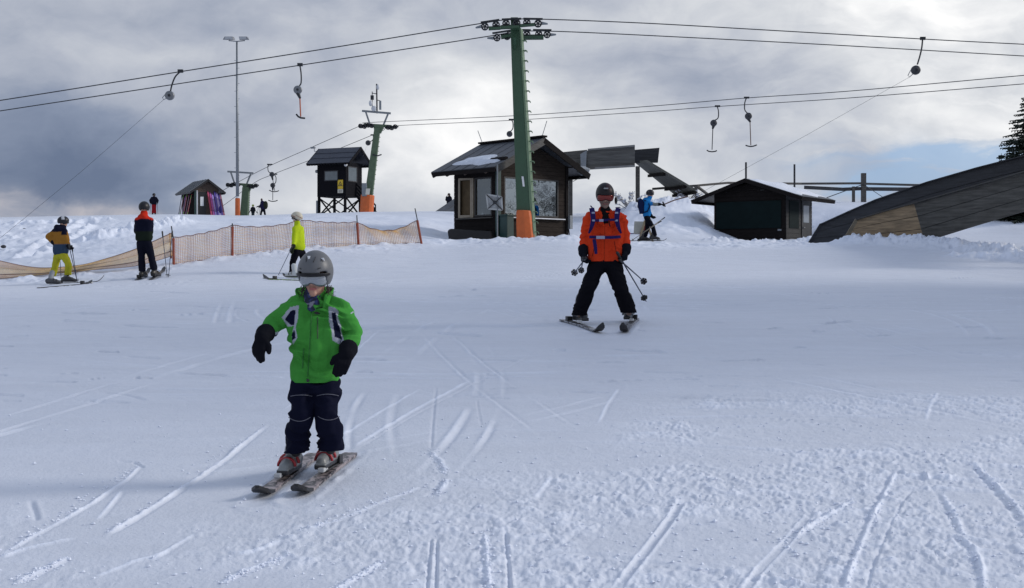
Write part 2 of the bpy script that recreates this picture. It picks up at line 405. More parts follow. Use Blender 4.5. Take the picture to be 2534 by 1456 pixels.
def vnoise(x, y, seed):
    ix = np.floor(x); iy = np.floor(y); fx = x - ix; fy = y - iy
    fx = fx * fx * (3 - 2 * fx); fy = fy * fy * (3 - 2 * fy)
    def h(a, b):
        s = np.sin(a * 127.1 + b * 311.7 + seed * 74.7) * 43758.5453
        return s - np.floor(s)
    return (h(ix, iy) * (1 - fx) + h(ix + 1, iy) * fx) * (1 - fy) + (h(ix, iy + 1) * (1 - fx) + h(ix + 1, iy + 1) * fx) * fy - .5
def fbm(x, y, seed, oct=4, gain=.5):
    r = 0; a = 1
    for o in range(oct): r = r + a * vnoise(x * 2 ** o, y * 2 ** o, seed + o * 3.3); a *= gain
    return r
def sstep(a, b, x): t = np.clip((x - a) / (b - a), 0, 1); return t * t * (3 - 2 * t)

VX, YY = np.meshgrid(rng, rows); XX = (VX - CX) / FV * YY
VY = HY + (CZ - ZS) / YY * FV                          # height in the photograph, used only to bound the worn areas
Z = ZS.copy(); LOOSE_LIT = np.zeros_like(Z)  # paler snow: loose crumbs, and sunlight painted onto the banks
far = sstep(70, 50, YY)
Z += .035 * fbm(XX / 2.6, YY / 2.6, 1, 3) * sstep(3, 8, YY) * far
# chopped snow near the camera, mostly to the right
chop = sstep(1030, 1180, VY + .16 * (VX - 1500) + 260 * fbm(XX * .8, YY * .8, 5, 3)) * .85 + .10
chop *= .62 + .38 * sstep(900, 1700, VX)
lump = fbm(XX * 13 + 2 * fbm(XX * 3, YY * 3, 8, 2), YY * 12, 11, 4, .7); grain = fbm(XX * 44, YY * 34, 17, 2, .6)
chop_area = np.clip(chop * sstep(-.15, .25, fbm(XX * 1.1, YY * 1.1, 23, 3)) + chop * .25, 0, 1) * sstep(18, 9, YY)
Z += chop_area * (.016 * np.maximum(lump, -.2) + .010 * grain)
LOOSE_LIT += chop_area * (.25 + .9 * np.clip(lump, 0, .6))
# faint scrape marks across the piste
sc = fbm(XX * .55, YY * 3.2, 31, 4, .6)
Z += .022 * np.maximum(np.abs(sc) * -1 + .12, 0) * sstep(6, 10, YY) * sstep(44, 36, YY)
Z += .012 * fbm(XX * 2.2, YY * 5, 37, 3) * sstep(7, 12, YY) * far
# rough snow along the brink of the piste and the net
brink = np.exp(-((YY - 36.2) / 1.6) ** 2) * sstep(1000, 1120, VX) * sstep(2200, 2000, VX)
brink = np.maximum(brink, np.exp(-((YY - (28.8 + np.clip(VX - 150, 0, 900) * .0068)) / 1.3) ** 2) * sstep(1150, 950, VX))
Z += brink * (.13 * np.maximum(fbm(XX * 2.4, YY * 2.4, 41, 4, .6), -.1)); LOOSE_LIT += brink * .5
# snowy banks behind
bankL = sstep(31.5, 36, YY) * sstep(52, 44, YY) * sstep(520, 280, VX)
Z += bankL * (.13 * fbm(XX * .8, YY * .8, 43, 5, .6) + .20 * np.maximum(fbm(XX * 2.6, YY * 2.1, 47, 3, .6) - .18, 0) * sstep(260, 60, VX))
bankR = sstep(42, 45, YY) * sstep(58, 50, YY) * sstep(1400, 1500, VX)
Z += bankR * .20 * fbm(XX * 1.0, YY * 1.0, 53, 4, .55) * (1 - .75 * sstep(1990, 2050, VX))
LOOSE_LIT += .55 * np.maximum(bankL, bankR)  # loose bank snow, lightened further in colour to stand in for stronger sun
mid = sstep(33, 38, YY) * sstep(50, 46, YY) * sstep(380, 520, VX) * sstep(1250, 1100, VX)
LOOSE_LIT += mid * .45  # same lightening for the far slope: loose snow plus painted sunlight
Z += mid * .10 * fbm(XX * .9, YY * .9, 57, 4)

def seg_dist(P, pts):
    """distance to a polyline and where along it (0..1)"""
    d = np.full(P[0].shape, 1e9); t = np.zeros_like(d); sd = np.zeros_like(d); n = len(pts) - 1
    for i in range(n):
        ax, ay = pts[i]; bx, by = pts[i + 1]; ux, uy = bx - ax, by - ay; L = ux * ux + uy * uy + 1e-9
        s = np.clip(((P[0] - ax) * ux + (P[1] - ay) * uy) / L, 0, 1)
        ex = P[0] - ax - ux * s; ey = P[1] - ay - uy * s; e = np.hypot(ex, ey); k = e < d
        d[k] = e[k]; t[k] = ((i + s) / n)[k]; sd[k] = np.sign(ux * ey - uy * ex)[k]
    return d, t, sd
def near_line(pts, pad):
    a = np.array(pts); x0, y0 = a.min(0) - pad; x1, y1 = a.max(0) + pad
    j0, j1 = np.searchsorted(rows, [y0, y1]); j1 = min(j1 + 1, len(rows))
    sub = np.zeros(Z.shape, bool); sub[j0:j1] = (XX[j0:j1] > x0) & (XX[j0:j1] < x1)
    return np.nonzero(sub)
def ridge(pix, width, height, lumps, loose=.8, seed=3):
    pts = [(p.x, p.y) for p in (V(a, b, d) for a, b, d in pix)]
    ix = near_line(pts, width * 4); x, y = XX[ix], YY[ix]
    d, t, sd = seg_dist((x, y), pts); w = np.exp(-(d / width) ** 2) * np.clip(np.minimum(t, 1 - t) * 12, 0, 1)
    Z[ix] += w * height * (1 + lumps * np.clip(.9 * fbm(x * .9, y * .9, seed, 2, .5) + 1.0 * fbm(x * 5.2, y * 5.2, seed + 9, 3, .7), -.6, .7)); LOOSE_LIT[ix] += w * loose
ridge([(2070, 604, 37.2), (2130, 600, 36.2), (2200, 600, 35.2), (2300, 606, 33.4), (2400, 622, 31.9), (2534, 637, 30.2), (2720, 655, 28.5)], .62, .25, .8)
ridge([(2330, 640, 30.9), (2440, 640, 30.2), (2534, 650, 29.5), (2700, 660, 28)], .3, .12, 1.1, seed=5)
ridge([(180, 612, 39.2), (240, 600, 39.6), (310, 585, 40.4), (385, 570, 41.3), (430, 556, 42.5), (450, 553, 43.5)], .55, .26, .8, seed=8)
ridge([(0, 560, 45), (90, 556, 45), (180, 552, 45.5), (300, 548, 46)], .6, .12, 1.0, .4, seed=9)
ridge([(1545, 520, 50.5), (1600, 508, 50.5), (1680, 500, 51), (1770, 494, 51.5)], .6, .22, .9, .4, seed=12)
ridge([(1720, 602, 41.5), (1900, 604, 43.3), (2010, 603, 43.5), (2060, 600, 42)], .5, .16, .9, .5, seed=15)

def track(pix, kind, w=.03, h=.02, seed=1):
    """pix: points of the photograph on the snow. 'berm' heaps crumbs, 'groove' is a thin cut, 'pair' a flat ski trail with two edges"""
    w *= .50; h *= .48
    pts = [(p.x, p.y) for p in (G(a, b) for a, b in pix)]
    dense = []
    for a, b in zip(pts[:-1], pts[1:]):
        for k in range(4):
            s = k / 4; dense.append((a[0] + (b[0] - a[0]) * s, a[1] + (b[1] - a[1]) * s))
    dense.append(pts[-1]); ix = near_line(dense, w * 6 + .08); x, y = XX[ix], YY[ix]
    d, t, sd = seg_dist((x, y), dense); end = np.clip(np.minimum(t, 1 - t) * 9, 0, 1)
    br = .55 + 1.1 * np.clip(fbm(x * 5, y * 5, seed, 3) + .25, 0, 1); q = d * sd
    if kind == 'berm':
        e = np.exp(-(d / w) ** 2) * end * br; Z[ix] += h * e * (1 + 1.2 * fbm(x * 24, y * 24, seed + 4, 2)); LOOSE_LIT[ix] += e * 1.6
        g2 = np.exp(-((q + w * 2.2) / (w * 1.1)) ** 2) * end; Z[ix] -= h * .45 * g2
    elif kind == 'groove':
        e = np.exp(-(d / w) ** 2) * end; Z[ix] -= h * e; e2 = np.exp(-((q - w * 1.8) / w) ** 2) * end * br; Z[ix] += h * .4 * e2
    else:
        k2 = (np.exp(-((np.abs(q) - w) / (w * .35)) ** 2)) * end; flat = sstep(w, w * .7, d) * end
        Z[ix] = Z[ix] * (1 - .8 * flat) + (ZS[ix] - h * .6) * .8 * flat + h * k2 * br; LOOSE_LIT[ix] += k2 * .7; LOOSE_LIT[ix] *= (1 - .7 * flat)
for p in (((255, 1327), (330, 1285), (440, 1215), (560, 1135), (665, 1050)), ((35, 1442), (100, 1412), (168, 1380))): track(p, 'berm', .022, .030, 2)
track(((700, 1015), (760, 975), (830, 915), (945, 815)), 'berm', .016, .012, 3)
track(((0, 1372), (70, 1332), (150, 1290), (230, 1245), (310, 1190), (352, 1150)), 'berm', .018, .016, 4)
track(((0, 1378), (60, 1356), (190, 1330)), 'berm', .022, .014, 5)
track(((238, 1288), (268, 1255), (300, 1215)), 'berm', .020, .014, 6)
track(((290, 1142), (330, 1146), (358, 1160)), 'groove', .02, .02, 7)
track(((870, 1112), (940, 1068), (1020, 1020), (1100, 975), (1165, 938)), 'berm', .026, .012, 8)
track(((785, 1122), (850, 1078), (930, 1028), (1040, 962)), 'berm', .020, .008, 88)
track(((872, 1122), (1010, 1040), (1180, 945), (1330, 870)), 'groove', .020, .012, 89)
track(((1080, 955), (1072, 1040), (1066, 1118)), 'groove', .016, .014, 9)
track(((1064, 1118), (1092, 1140), (1104, 1170)), 'berm', .030, .022, 10)
track(((1108, 1185), (1095, 1210), (1075, 1228)), 'berm', .030, .026, 11)
track(((1068, 1330), (1062, 1400), (1055, 1470)), 'groove', .012, .022, 12)
track(((1082, 1330), (1080, 1400), (1078, 1470)), 'groove', .012, .022, 13)
track(((1200, 1318), (1205, 1390), (1212, 1470)), 'berm', .016, .018, 14)
track(((1250, 1310), (1256, 1380), (1262, 1470)), 'groove', .016, .024, 15)
track(((2222, 1160), (2190, 1225), (2157, 1286), (2117, 1381), (2087, 1465)), 'berm', .020, .026, 16)
track(((2270, 1195), (2230, 1250), (2200, 1310), (2160, 1400), (2140, 1470)), 'groove', .014, .014, 17)
track(((2112, 1241), (2027, 1291), (1937, 1346)), 'berm', .022, .024, 18)
track(((2010, 1270), (1950, 1340), (1890, 1400), (1840, 1470)), 'pair', .045, .012, 19)
track(((2327, 1216), (2367, 1281), (2385, 1330)), 'berm', .026, .026, 20)
track(((2385, 1335), (2412, 1360), (2432, 1410), (2436, 1470)), 'berm', .024, .028, 21)
track(((2300, 1356), (2330, 1372), (2372, 1358), (2355, 1335), (2310, 1340), (2300, 1356)), 'berm', .016, .016, 22)
track(((2407, 1151), (2467, 1201), (2500, 1235), (2545, 1290)), 'berm', .024, .022, 23)
track(((2410, 1165), (2460, 1215), (2500, 1262), (2530, 1310)), 'groove', .03, .022, 24)
track(((1690, 1240), (1660, 1290), (1597, 1371), (1522, 1465)), 'pair', .05, .013, 25)
track(((1572, 1399), (1700, 1412), (1842, 1421), (1940, 1432), (2060, 1440)), 'groove', .012, .028, 26)
track(((1402, 1381), (1460, 1388), (1520, 1395)), 'groove', .012, .022, 27)
track(((1960, 1380), (2040, 1388), (2120, 1400)), 'groove', .012, .022, 28)
track(((1330, 892), (1440, 888), (1547, 885), (1732, 886), (1830, 890), (1902, 899)), 'groove', .020, .022, 29)
track(((1310, 912), (1450, 900), (1560, 893)), 'groove', .016, .014, 30)
track(((1500, 945), (1600, 942), (1752, 934), (1850, 936), (1932, 938)), 'groove', .024, .024, 31)
track(((1802, 1031), (1922, 1041), (1990, 1048), (2112, 1059)), 'groove', .016, .020, 32)
track(((2100, 1045), (2125, 1052), (2160, 1048)), 'groove', .02, .02, 33)
track(((2225, 1168), (2250, 1180), (2290, 1176), (2300, 1190)), 'berm', .02, .022, 34)
track(((480, 1322), (560, 1326), (650, 1330), (740, 1338)), 'groove', .02, .020, 35)
track(((255, 973), (310, 976), (365, 990)), 'groove', .03, .022, 36)
track(((178, 988), (240, 994), (300, 996)), 'groove', .018, .014, 37)
track(((820, 1470), (880, 1430), (945, 1390)), 'berm', .020, .016, 38)
track(((545, 1445), (620, 1408), (720, 1372)), 'berm', .022, .013, 39)
track(((370, 1388), (430, 1352), (480, 1322)), 'berm', .018, .013, 40)
track(((230, 1430), (330, 1390), (420, 1365)), 'berm', .020, .010, 41)
track(((590, 1375), (640, 1362), (700, 1335)), 'berm', .024, .012, 42)
track(((760, 1310), (830, 1290), (950, 1240), (1040, 1205)), 'berm', .022, .012, 43)
track(((1480, 1050), (1500, 1005), (1530, 960)), 'berm', .020, .010, 44)
track(((2290, 1045), (2300, 1010), (2320, 975)), 'berm', .022, .012, 45)
track(((2360, 1010), (2400, 1022), (2430, 1035)), 'groove', .016, .014, 46)
track(((1325, 1235), (1340, 1210), (1365, 1180)), 'berm', .02, .012, 47)
track(((75, 1240), (85, 1265), (92, 1290)), 'groove', .03, .018, 48)
track(((0, 1290), (120, 1296), (240, 1302)), 'groove', .012, .014, 49)
track(((1180, 985), (1186, 1030), (1192, 1060)), 'groove', .012, .010, 50)
rt = random.Random(5)
for k in range(95):                                    # random short scrapes on the piste
    a, b = rt.uniform(-100, 2600), rt.uniform(690, 1000); L = rt.uniform(30, 150); s = rt.uniform(-.06, .05)
    track(((a, b), (a + L / 2, b + s * L / 2 + rt.uniform(-2, 2)), (a + L, b + s * L)), 'groove', rt.uniform(.02, .05) * (1 + (1000 - b) / 350), rt.uniform(.022, .055) * (1 + (1000 - b) / 300), 60 + k)
for k in range(70):                                    # long shallow arcs left by turning skis, each with its twin
    x0, y0 = rt.uniform(-7, 8), 5 + 20 * rt.random() ** 1.5; an = rt.uniform(-.5, .5) + (math.pi / 2 if rt.random() < .3 else 0); cv = rt.uniform(-.16, .16); L = rt.uniform(2, 7)
    for off in (0, rt.uniform(.18, .4)):
        px_, py_, a_ = x0 - off * math.sin(an), y0 + off * math.cos(an), an; pts_ = []
        for q in range(14):
            pts_.append((px_, py_)); px_ += math.cos(a_) * L / 13; py_ += math.sin(a_) * L / 13; a_ += cv * L / 13
        ix = near_line(pts_, .2); x, y = XX[ix], YY[ix]; d, t, sd = seg_dist((x, y), pts_); w_ = rt.uniform(.009, .018) * (1 + y0 * .05); e = np.clip(np.minimum(t, 1 - t) * 5, 0, 1) * np.clip(.5 + 1.6 * fbm(x * 1.5, y * 1.5, k, 2), 0, 1)
        Z[ix] += e * (.009 * np.exp(-((d * sd - 2 * w_) / w_) ** 2) - .010 * np.exp(-(d / w_) ** 2)); LOOSE_LIT[ix] += e * .5 * np.exp(-((d * sd - 2 * w_) / w_) ** 2)
for k in range(40):                                    # footprints and clods on the banks
    a, b = rt.choice([(rt.uniform(0, 330), rt.uniform(548, 632)), (rt.uniform(1410, 1760), rt.uniform(515, 588))])
    p = G(a, b); ix = near_line([(p.x, p.y), (p.x + .01, p.y)], .7); d = np.hypot(XX[ix] - p.x, (YY[ix] - p.y) * .8)
    Z[ix] -= rt.uniform(.05, .14) * np.exp(-(d / rt.uniform(.13, .26)) ** 2)
for k in range(18):                                    # the line of steps climbing the left bank
    p = G(60 + k * 9 + rt.uniform(-3, 3), 640 - k * 5 + rt.uniform(-2, 2)); ix = near_line([(p.x, p.y), (p.x + .01, p.y)], .7)
    d = np.hypot(XX[ix] - p.x, (YY[ix] - p.y) * .7); Z[ix] -= .16 * np.exp(-(d / .2) ** 2) - .08 * np.exp(-((d - .32) / .12) ** 2)

SKILINES = [((636, 1238), (779, 1128)), ((733, 1234), (868, 1127)), ((1492, 827), (1391, 794)), ((1541, 827), (1574, 791)), ((228, 703), (95, 714)), ((258, 697), (122, 706)), ((369, 672), (337, 695)), ((407, 669), (372, 694)), ((651, 692), (775, 696)), ((700, 686), (800, 690))]
for a, b in SKILINES:                                  # the skis press the snow flat and push a little up beside them
    pa, pb = G(*a), G(*b); e_ = (pa - pb) * .06; L_ = [((pb - e_).x, (pb - e_).y), ((pa + e_).x, (pa + e_).y)]; ix = near_line(L_, .5); d, t, sd = seg_dist((XX[ix], YY[ix]), L_)
    k_ = sstep(.16, .065, d); Z[ix] = Z[ix] * (1 - k_) + (ZS[ix] - .006) * k_; Z[ix] += .012 * np.exp(-((d - .085) / .025) ** 2) * (.4 + np.clip(2 * fbm(XX[ix] * 9, YY[ix] * 9, 77, 2), 0, 1))
def gfin(vx, Y):
    i = min(max(np.searchsorted(rng, vx), 0), len(rng) - 1); j = min(max(np.searchsorted(rows, Y), 0), len(rows) - 1); return float(Z[j, i])
def crumbs():
    """loose clods of snow lying on the piste: too many to count"""
    rr = random.Random(31); vs = []; fs = []
    base = [(0, 0, .9), (.9, 0, .1), (.25, .85, 0), (-.75, .5, .1), (-.7, -.55, .05), (.3, -.85, 0), (0, 0, -.6)]
    tri = [(0, 1, 2), (0, 2, 3), (0, 3, 4), (0, 4, 5), (0, 5, 1), (6, 2, 1), (6, 3, 2), (6, 4, 3), (6, 5, 4), (6, 1, 5)]
    lines = [((255, 1327), (665, 1050)), ((35, 1442), (168, 1380)), ((0, 1372), (352, 1150)), ((1064, 1118), (1105, 1175)), ((1105, 1185), (1075, 1228)), ((2222, 1160), (2087, 1456)), ((2112, 1241), (1937, 1346)), ((2327, 1216), (2436, 1450)), ((2407, 1151), (2540, 1280)), ((1200, 1318), (1212, 1456)), ((545, 1445), (720, 1372)), ((760, 1310), (1040, 1205)), ((820, 1470), (945, 1390))]
    n = 0
    while n < 3600:
        if rr.random() < .38:
            a, b = rr.choice(lines); s = rr.random(); vx = a[0] + (b[0] - a[0]) * s + rr.gauss(0, 9); vy = a[1] + (b[1] - a[1]) * s + rr.gauss(0, 5); r = .003 + .008 * rr.random() ** 2
        else:
            vx = rr.uniform(-60, 2600); vy = 1470 - 440 * rr.random() ** .8
            if rr.random() > .25 + .75 * max(0, min(1, (vx - 500) / 1200 + (vy - 1180) / 500)): continue
            r = .003 + .011 * rr.random() ** 3
        Y = (CZ - gzv(vx, 6)) / (vy - HY) * FV; 
        for _ in range(4): Y = (CZ - gzv(vx, Y)) / (vy - HY) * FV
        if not 3 < Y < 14: continue
        x = (vx - CX) / FV * Y; z = gfin(vx, Y) + r * .12; an = rr.uniform(0, 6.28); c, s_ = math.cos(an), math.sin(an); k0 = len(vs)
        for (p, q, w) in base:
            j = [rr.uniform(.7, 1.3) for _ in range(3)]; vs.append((x + r * (p * c - q * s_) * j[0], Y + r * (p * s_ + q * c) * j[1], z + r * w * .75 * j[2]))
        fs += [tuple(i + k0 for i in t_) for t_ in tri]; n += 1
    m = MB(); m.v = [Vector(v) for v in vs]; m.f = fs; m.mi = [0] * len(fs)
    o = m.build('snow_crumbs', SNOW, None, False, label='loose crumbs of snow scattered over the near piste', cat='snow crumbs'); o['kind'] = 'stuff'
    at = o.data.attributes.new('loose', 'FLOAT', 'POINT'); at.data.foreach_set('value', [1.0] * len(o.data.vertices))
def build_snow():
    h, w = Z.shape
    co = np.stack([XX, YY, Z], -1).reshape(-1, 3)
    back = np.stack([np.linspace(-90, 90, w), np.full(w, -70.0), np.full(w, -3.6)], -1)   # the slope runs on below and behind the camera
    co = np.concatenate([co, back])
    i = np.arange(h - 1)[:, None] * w + np.arange(w - 1)[None]; i = i.reshape(-1)
    q = np.stack([i, i + 1, i + w + 1, i + w], -1)
    b = h * w + np.arange(w - 1); qb = np.stack([b, b + 1, np.arange(w - 1) + 1, np.arange(w - 1)], -1)
    q = np.concatenate([q, qb]).astype(np.int32)
    me = bpy.data.meshes.new('snow_ground'); me.vertices.add(len(co)); me.vertices.foreach_set('co', co.astype(np.float32).ravel())
    me.loops.add(q.size); me.loops.foreach_set('vertex_index', q.ravel()); me.polygons.add(len(q))
    me.polygons.foreach_set('loop_start', np.arange(len(q), dtype=np.int32) * 4); me.polygons.foreach_set('loop_total', np.full(len(q), 4, np.int32))
    me.update(); me.validate(); me.polygons.foreach_set('use_smooth', np.ones(len(q), bool))
    at = me.attributes.new('loose', 'FLOAT', 'POINT'); at.data.foreach_set('value', np.concatenate([np.clip(LOOSE_LIT, 0, 1).ravel(), np.zeros(w)]).astype(np.float32))
    me.materials.append(SNOW); o = bpy.data.objects.new('snow_ground', me); COL.objects.link(o)
    tag(o, kind='structure', label='white groomed snow slope marked by ski tracks'); return o
build_snow()
crumbs()
# ------------------------------------------------------------ buildings
def vec2(a): return Vector((math.cos(a), math.sin(a), 0))
UP = Vector((0, 0, 1))
def planks(mb, P0, ux, uz, W, H, board, nrm, th=.025, gap=.008, jit=.004, rnd=random):
    """horizontal boards covering a W x H wall from P0"""
    n = max(1, round(H / board)); b = H / n
    for i in range(n):
        o = nrm * rnd.uniform(0, jit)
        mb.slab([P0 + uz * (i * b + gap / 2) + o, P0 + ux * W + uz * (i * b + gap / 2) + o, P0 + ux * W + uz * ((i + 1) * b - gap / 2) + o, P0 + uz * ((i + 1) * b - gap / 2) + o], nrm * th)

# ---- ticket cabin in the middle
def ticket_cabin():
    u = Vector((.722, .692, 0)).normalized(); w = Vector((-u.y, u.x, 0)); nF = -w; nL = -u
    c = V(1233, 600, 39); c.z -= .25; LF, LL = 3.15, 2.15
    t = thing('ticket_cabin', c, 'dark wooden lift cabin with big windows and steep gable roof behind the green pylon', 'cabin')
    P = lambda a, b, z: c + u * a + w * b + UP * z
    z0, zs, zt, ze, za = 0, 1.12, 2.40, 2.95, 3.52      # sill, window head, eave, apex of the wall
    core = MB()
    # walls as frames round the openings (front: .22..2.82 ; left: .28..1.92 along w)
    def wall(o, ux, nrm, W, x0, x1, name_mb):
        for (a, b, q, r) in ((0, W, z0, zs), (0, W, zt, ze), (0, x0, zs, zt), (x1, W, zs, zt)):
            planks(name_mb, o + ux * a + UP * q, ux, UP, b - a, r - q, .15, nrm, .03)
            name_mb.slab([o + ux * a + UP * q - nrm * .004, o + ux * b + UP * q - nrm * .004, o + ux * b + UP * r - nrm * .004, o + ux * a + UP * r - nrm * .004], -nrm * .08)
    front = MB(); wall(P(0, 0, 0), u, nF, LF, .24, 2.78, front)
    # gable triangle boards
    for i in range(6):
        q = ze + (za - ze) * i / 6; r = ze + (za - ze) * (i + 1) / 6 - .008
        k0 = (q - ze) / (za - ze) * LF / 2; k1 = (r - ze) / (za - ze) * LF / 2
        front.slab([P(k0, 0, q), P(LF - k0, 0, q), P(LF - k1, 0, r), P(k1, 0, r)], nF * .028)
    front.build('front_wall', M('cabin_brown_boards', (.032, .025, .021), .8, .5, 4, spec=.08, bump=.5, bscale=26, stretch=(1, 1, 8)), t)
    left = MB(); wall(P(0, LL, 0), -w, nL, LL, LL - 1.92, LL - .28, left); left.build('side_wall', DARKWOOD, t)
    bk = MB()
    bk.slab([P(LF, 0, 0), P(LF, LL, 0), P(LF, LL, ze), P(LF, 0, ze)], -u * .08)
    bk.slab([P(0, LL, 0), P(LF, LL, 0), P(LF, LL, 1.1), P(0, LL, 1.1)], -w * .08)
    bk.slab([P(0, LL, 2.2), P(LF, LL, 2.2), P(LF, LL, ze), P(0, LL, ze)], -w * .08)
    bk.slab([P(0, LL, 1.1), P(.9, LL, 1.1), P(.9, LL, 2.2), P(0, LL, 2.2)], -w * .08)
    bk.slab([P(2.2, LL, 1.1), P(LF, LL, 1.1), P(LF, LL, 2.2), P(2.2, LL, 2.2)], -w * .08)
    bk.prism([P(0, LL, ze), P(LF, LL, ze), P(LF / 2, LL, za)], -w * .06)
    bk.slab([P(.09, .09, .05), P(LF - .09, .09, .05), P(LF - .09, LL - .09, .05), P(.09, LL - .09, .05)], UP * .05)
    bk.build('back_wall', DARKWOOD, t)
    cp = MB(); cp.box(P(-.02, -.02, ze / 2), .13, .13, ze, u, w); cp.build('corner_post', TEAL, t)
    cp = MB(); cp.box(P(LF + .02, -.02, ze / 2), .12, .12, ze, u, w); cp.build('corner_post', DARKWOOD, t)
    # windows
    def window(o, ux, nrm, a, b, q, r, frame_mat, glass, name='window', fw=.05, out=.034):
        f = MB()
        for (x0, x1, y0, y1) in ((a, b, q, q + fw), (a, b, r - fw, r), (a, a + fw, q + fw, r - fw), (b - fw, b, q + fw, r - fw)):
            f.slab([o + ux * x0 + UP * y0, o + ux * x1 + UP * y0, o + ux * x1 + UP * y1, o + ux * x0 + UP * y1], nrm * out)
        fo = f.build(name, frame_mat, t)
        p = MB(); p.slab([o + ux * (a + fw) + UP * (q + fw) - nrm * .02, o + ux * (b - fw) + UP * (q + fw) - nrm * .02, o + ux * (b - fw) + UP * (r - fw) - nrm * .02, o + ux * (a + fw) + UP * (r - fw) - nrm * .02], nrm * .012)
        po = p.build('pane', glass, fo); return fo
    window(P(0, 0, 0), u, nF, .24, 1.42, zs, zt, BLACK, GLASS); window(P(0, 0, 0), u, nF, 1.48, 2.78, zs, zt, BLACK, GLASS)
    mul = MB(); mul.box(P(1.45, -.01, (zs + zt) / 2), .06, .09, zt - zs, u, w); mul.build('mullion', DARKWOOD, t)
    window(P(0, LL, 0), -w, nL, LL - 1.12, LL - .28, zs, zt, BLACK, GLASSDIM)
    fr = MB()                                              # opening with pale frame and the sash swung out
    for (x0, x1, y0, y1) in ((LL - 1.92, LL - 1.18, zs - .03, zs + .03), (LL - 1.92, LL - 1.86, zs + .03, zt), (LL - 1.24, LL - 1.18, zs + .03, zt), (LL - 1.86, LL - 1.24, zt - .05, zt)):
        o = P(0, LL, 0); fr.slab([o - w * x0 + UP * y0, o - w * x1 + UP * y0, o - w * x1 + UP * y1, o - w * x0 + UP * y1], nL * .05)
    fo = fr.build('open_window', M('pale_window_frame', (.30, .26, .20), .6, .2, 8), t)
    bd = MB(); bd.slab([P(.10, LL - .22, zs), P(.30, LL - .98, zs), P(.30, LL - .98, zt), P(.10, LL - .22, zt)], UP * .0 + u * .02); bd.build('inner_board', M('inner_pine_board', (.12, .085, .045), .8, .4, 6), t)
    sh = MB(); o = P(-.055, 1.24, 0); e = P(-.30, 1.62, 0)
    d = (e - o).normalized(); n = d.cross(UP)
    for (x0, x1, y0, y1) in ((0, .45, zs, zs + .05), (0, .45, zt - .05, zt), (0, .05, zs + .05, zt - .05), (.40, .45, zs + .05, zt - .05)):
        sh.slab([o + d * x0 + UP * y0, o + d * x1 + UP * y0, o + d * x1 + UP * y1, o + d * x0 + UP * y1], n * .03)
    so = sh.build('sash', M('pale_window_frame', (.30, .26, .20)), fo)
    sill = MB(); sill.box(P((.2 + 2.95) / 2, -.10, zs - .05), 2.8, .16, .03, u, w); sill.build('sill', M('snowy_sill', (.72, .73, .75), .5, .1, 5), t)
    sill = MB(); sill.box(P(-.06, 1.1, zs - .06), .12, 1.75, .03, u, w); sill.build('sill', GREYWOOD, t)
    # things seen inside
    ins = MB(); ins.box(P(1.5, .35, zs - .12), 2.7, .5, .04, u, w); ins.build('counter', BROWNWOOD, t)
    # roof: two sheeted planes with boards beneath
    zr = za + .22; ohs, ohf, ohb = .66, .55, .45
    sl = (zr - (ze + .02)) / (LF / 2)
    for sgn in (0, 1):
        ed = -ohs if sgn == 0 else LF + ohs; ze2 = zr - sl * (LF / 2 + ohs)
        q = [P(LF / 2, -ohf, zr), P(ed, -ohf, ze2), P(ed, LL + ohb, ze2), P(LF / 2, LL + ohb, zr)]
        nrm = (q[1] - q[0]).cross(q[3] - q[0]).normalized(); nrm = nrm if nrm.z > 0 else -nrm
        r = MB(); r.slab(q, -nrm * .07)
        for k in range(1, 6):                              # standing seams
            a = q[0].lerp(q[3], k / 6); b = q[1].lerp(q[2], k / 6); r.beam(a + nrm * .004, b + nrm * .004, .035, .014, nrm)
        ro = r.build('roof', ROOFTIN, t)
        for (a_, b_, h_) in ((q[0] - nrm * .12 + nF * .02, q[1] - nrm * .12 + nF * .02, .20), (q[3] - nrm * .12, q[2] - nrm * .12, .2), (q[1] - nrm * .10, q[2] - nrm * .10, .14)):
            fs = MB(); fs.beam(a_, b_, .05, h_, nrm); fs.build('fascia', GREYWOOD if sgn == 0 and h_ > .19 else DARKWOOD, ro)
        if sgn == 0:                                       # snow left lying on the left plane, off towards the eave
            sn = MB(); rr = random.Random(3); pts = []
            for k in range(26):
                an = k / 26 * 2 * math.pi; rad = 1 + .16 * math.sin(3 * an + 1) + .12 * math.sin(5 * an) + rr.uniform(-.06, .06)
                pts.append((.73 + .17 * rad * math.sin(an), .46 + .33 * rad * math.cos(an) - .10 * math.sin(an)))
            top = []
            for (s, k) in pts:
                a = q[0].lerp(q[1], min(s, .93)); b = q[3].lerp(q[2], min(s, .93)); top.append(a.lerp(b, min(max(k, .03), .97)) + nrm * .004)
            ctr = sum(top, Vector()) / len(top); vs = top + [p.lerp(ctr, .12) + nrm * .045 for p in top] + [ctr + nrm * .07]; n = len(top)
            sn.add(vs, [(i, (i + 1) % n, n + (i + 1) % n, n + i) for i in range(n)] + [(n + i, n + (i + 1) % n, 2 * n) for i in range(n)])
            sn.build('roof_snow', M('old_snow', (.62, .66, .74), .6, .2, 8, bump=.5, bscale=14), ro, smooth=True)
    rb = MB(); rb.beam(P(LF / 2, -ohf - .03, zr + .03), P(LF / 2, LL + ohb, zr + .03), .22, .06); rb.build('ridge_cap', DARKWOOD, t)
    for b in (.1, 1.1, 2.0):
        pl = MB(); pl.cyl(P(-ohs + .16, b, zr - sl * (LF / 2 + ohs - .16) - .20), P(.02, b, zr - sl * LF / 2 - .20), .07, .07, 10); pl.build('rafter_end', BROWNWOOD, t)
    for a in (-.10, LF + .10):
        pl = MB(); pl.cyl(P(a, -ohf + .05, ze - .03), P(a, .2, ze - .03), .085, .085, 10); pl.build('purlin_end', DARKWOOD, t)
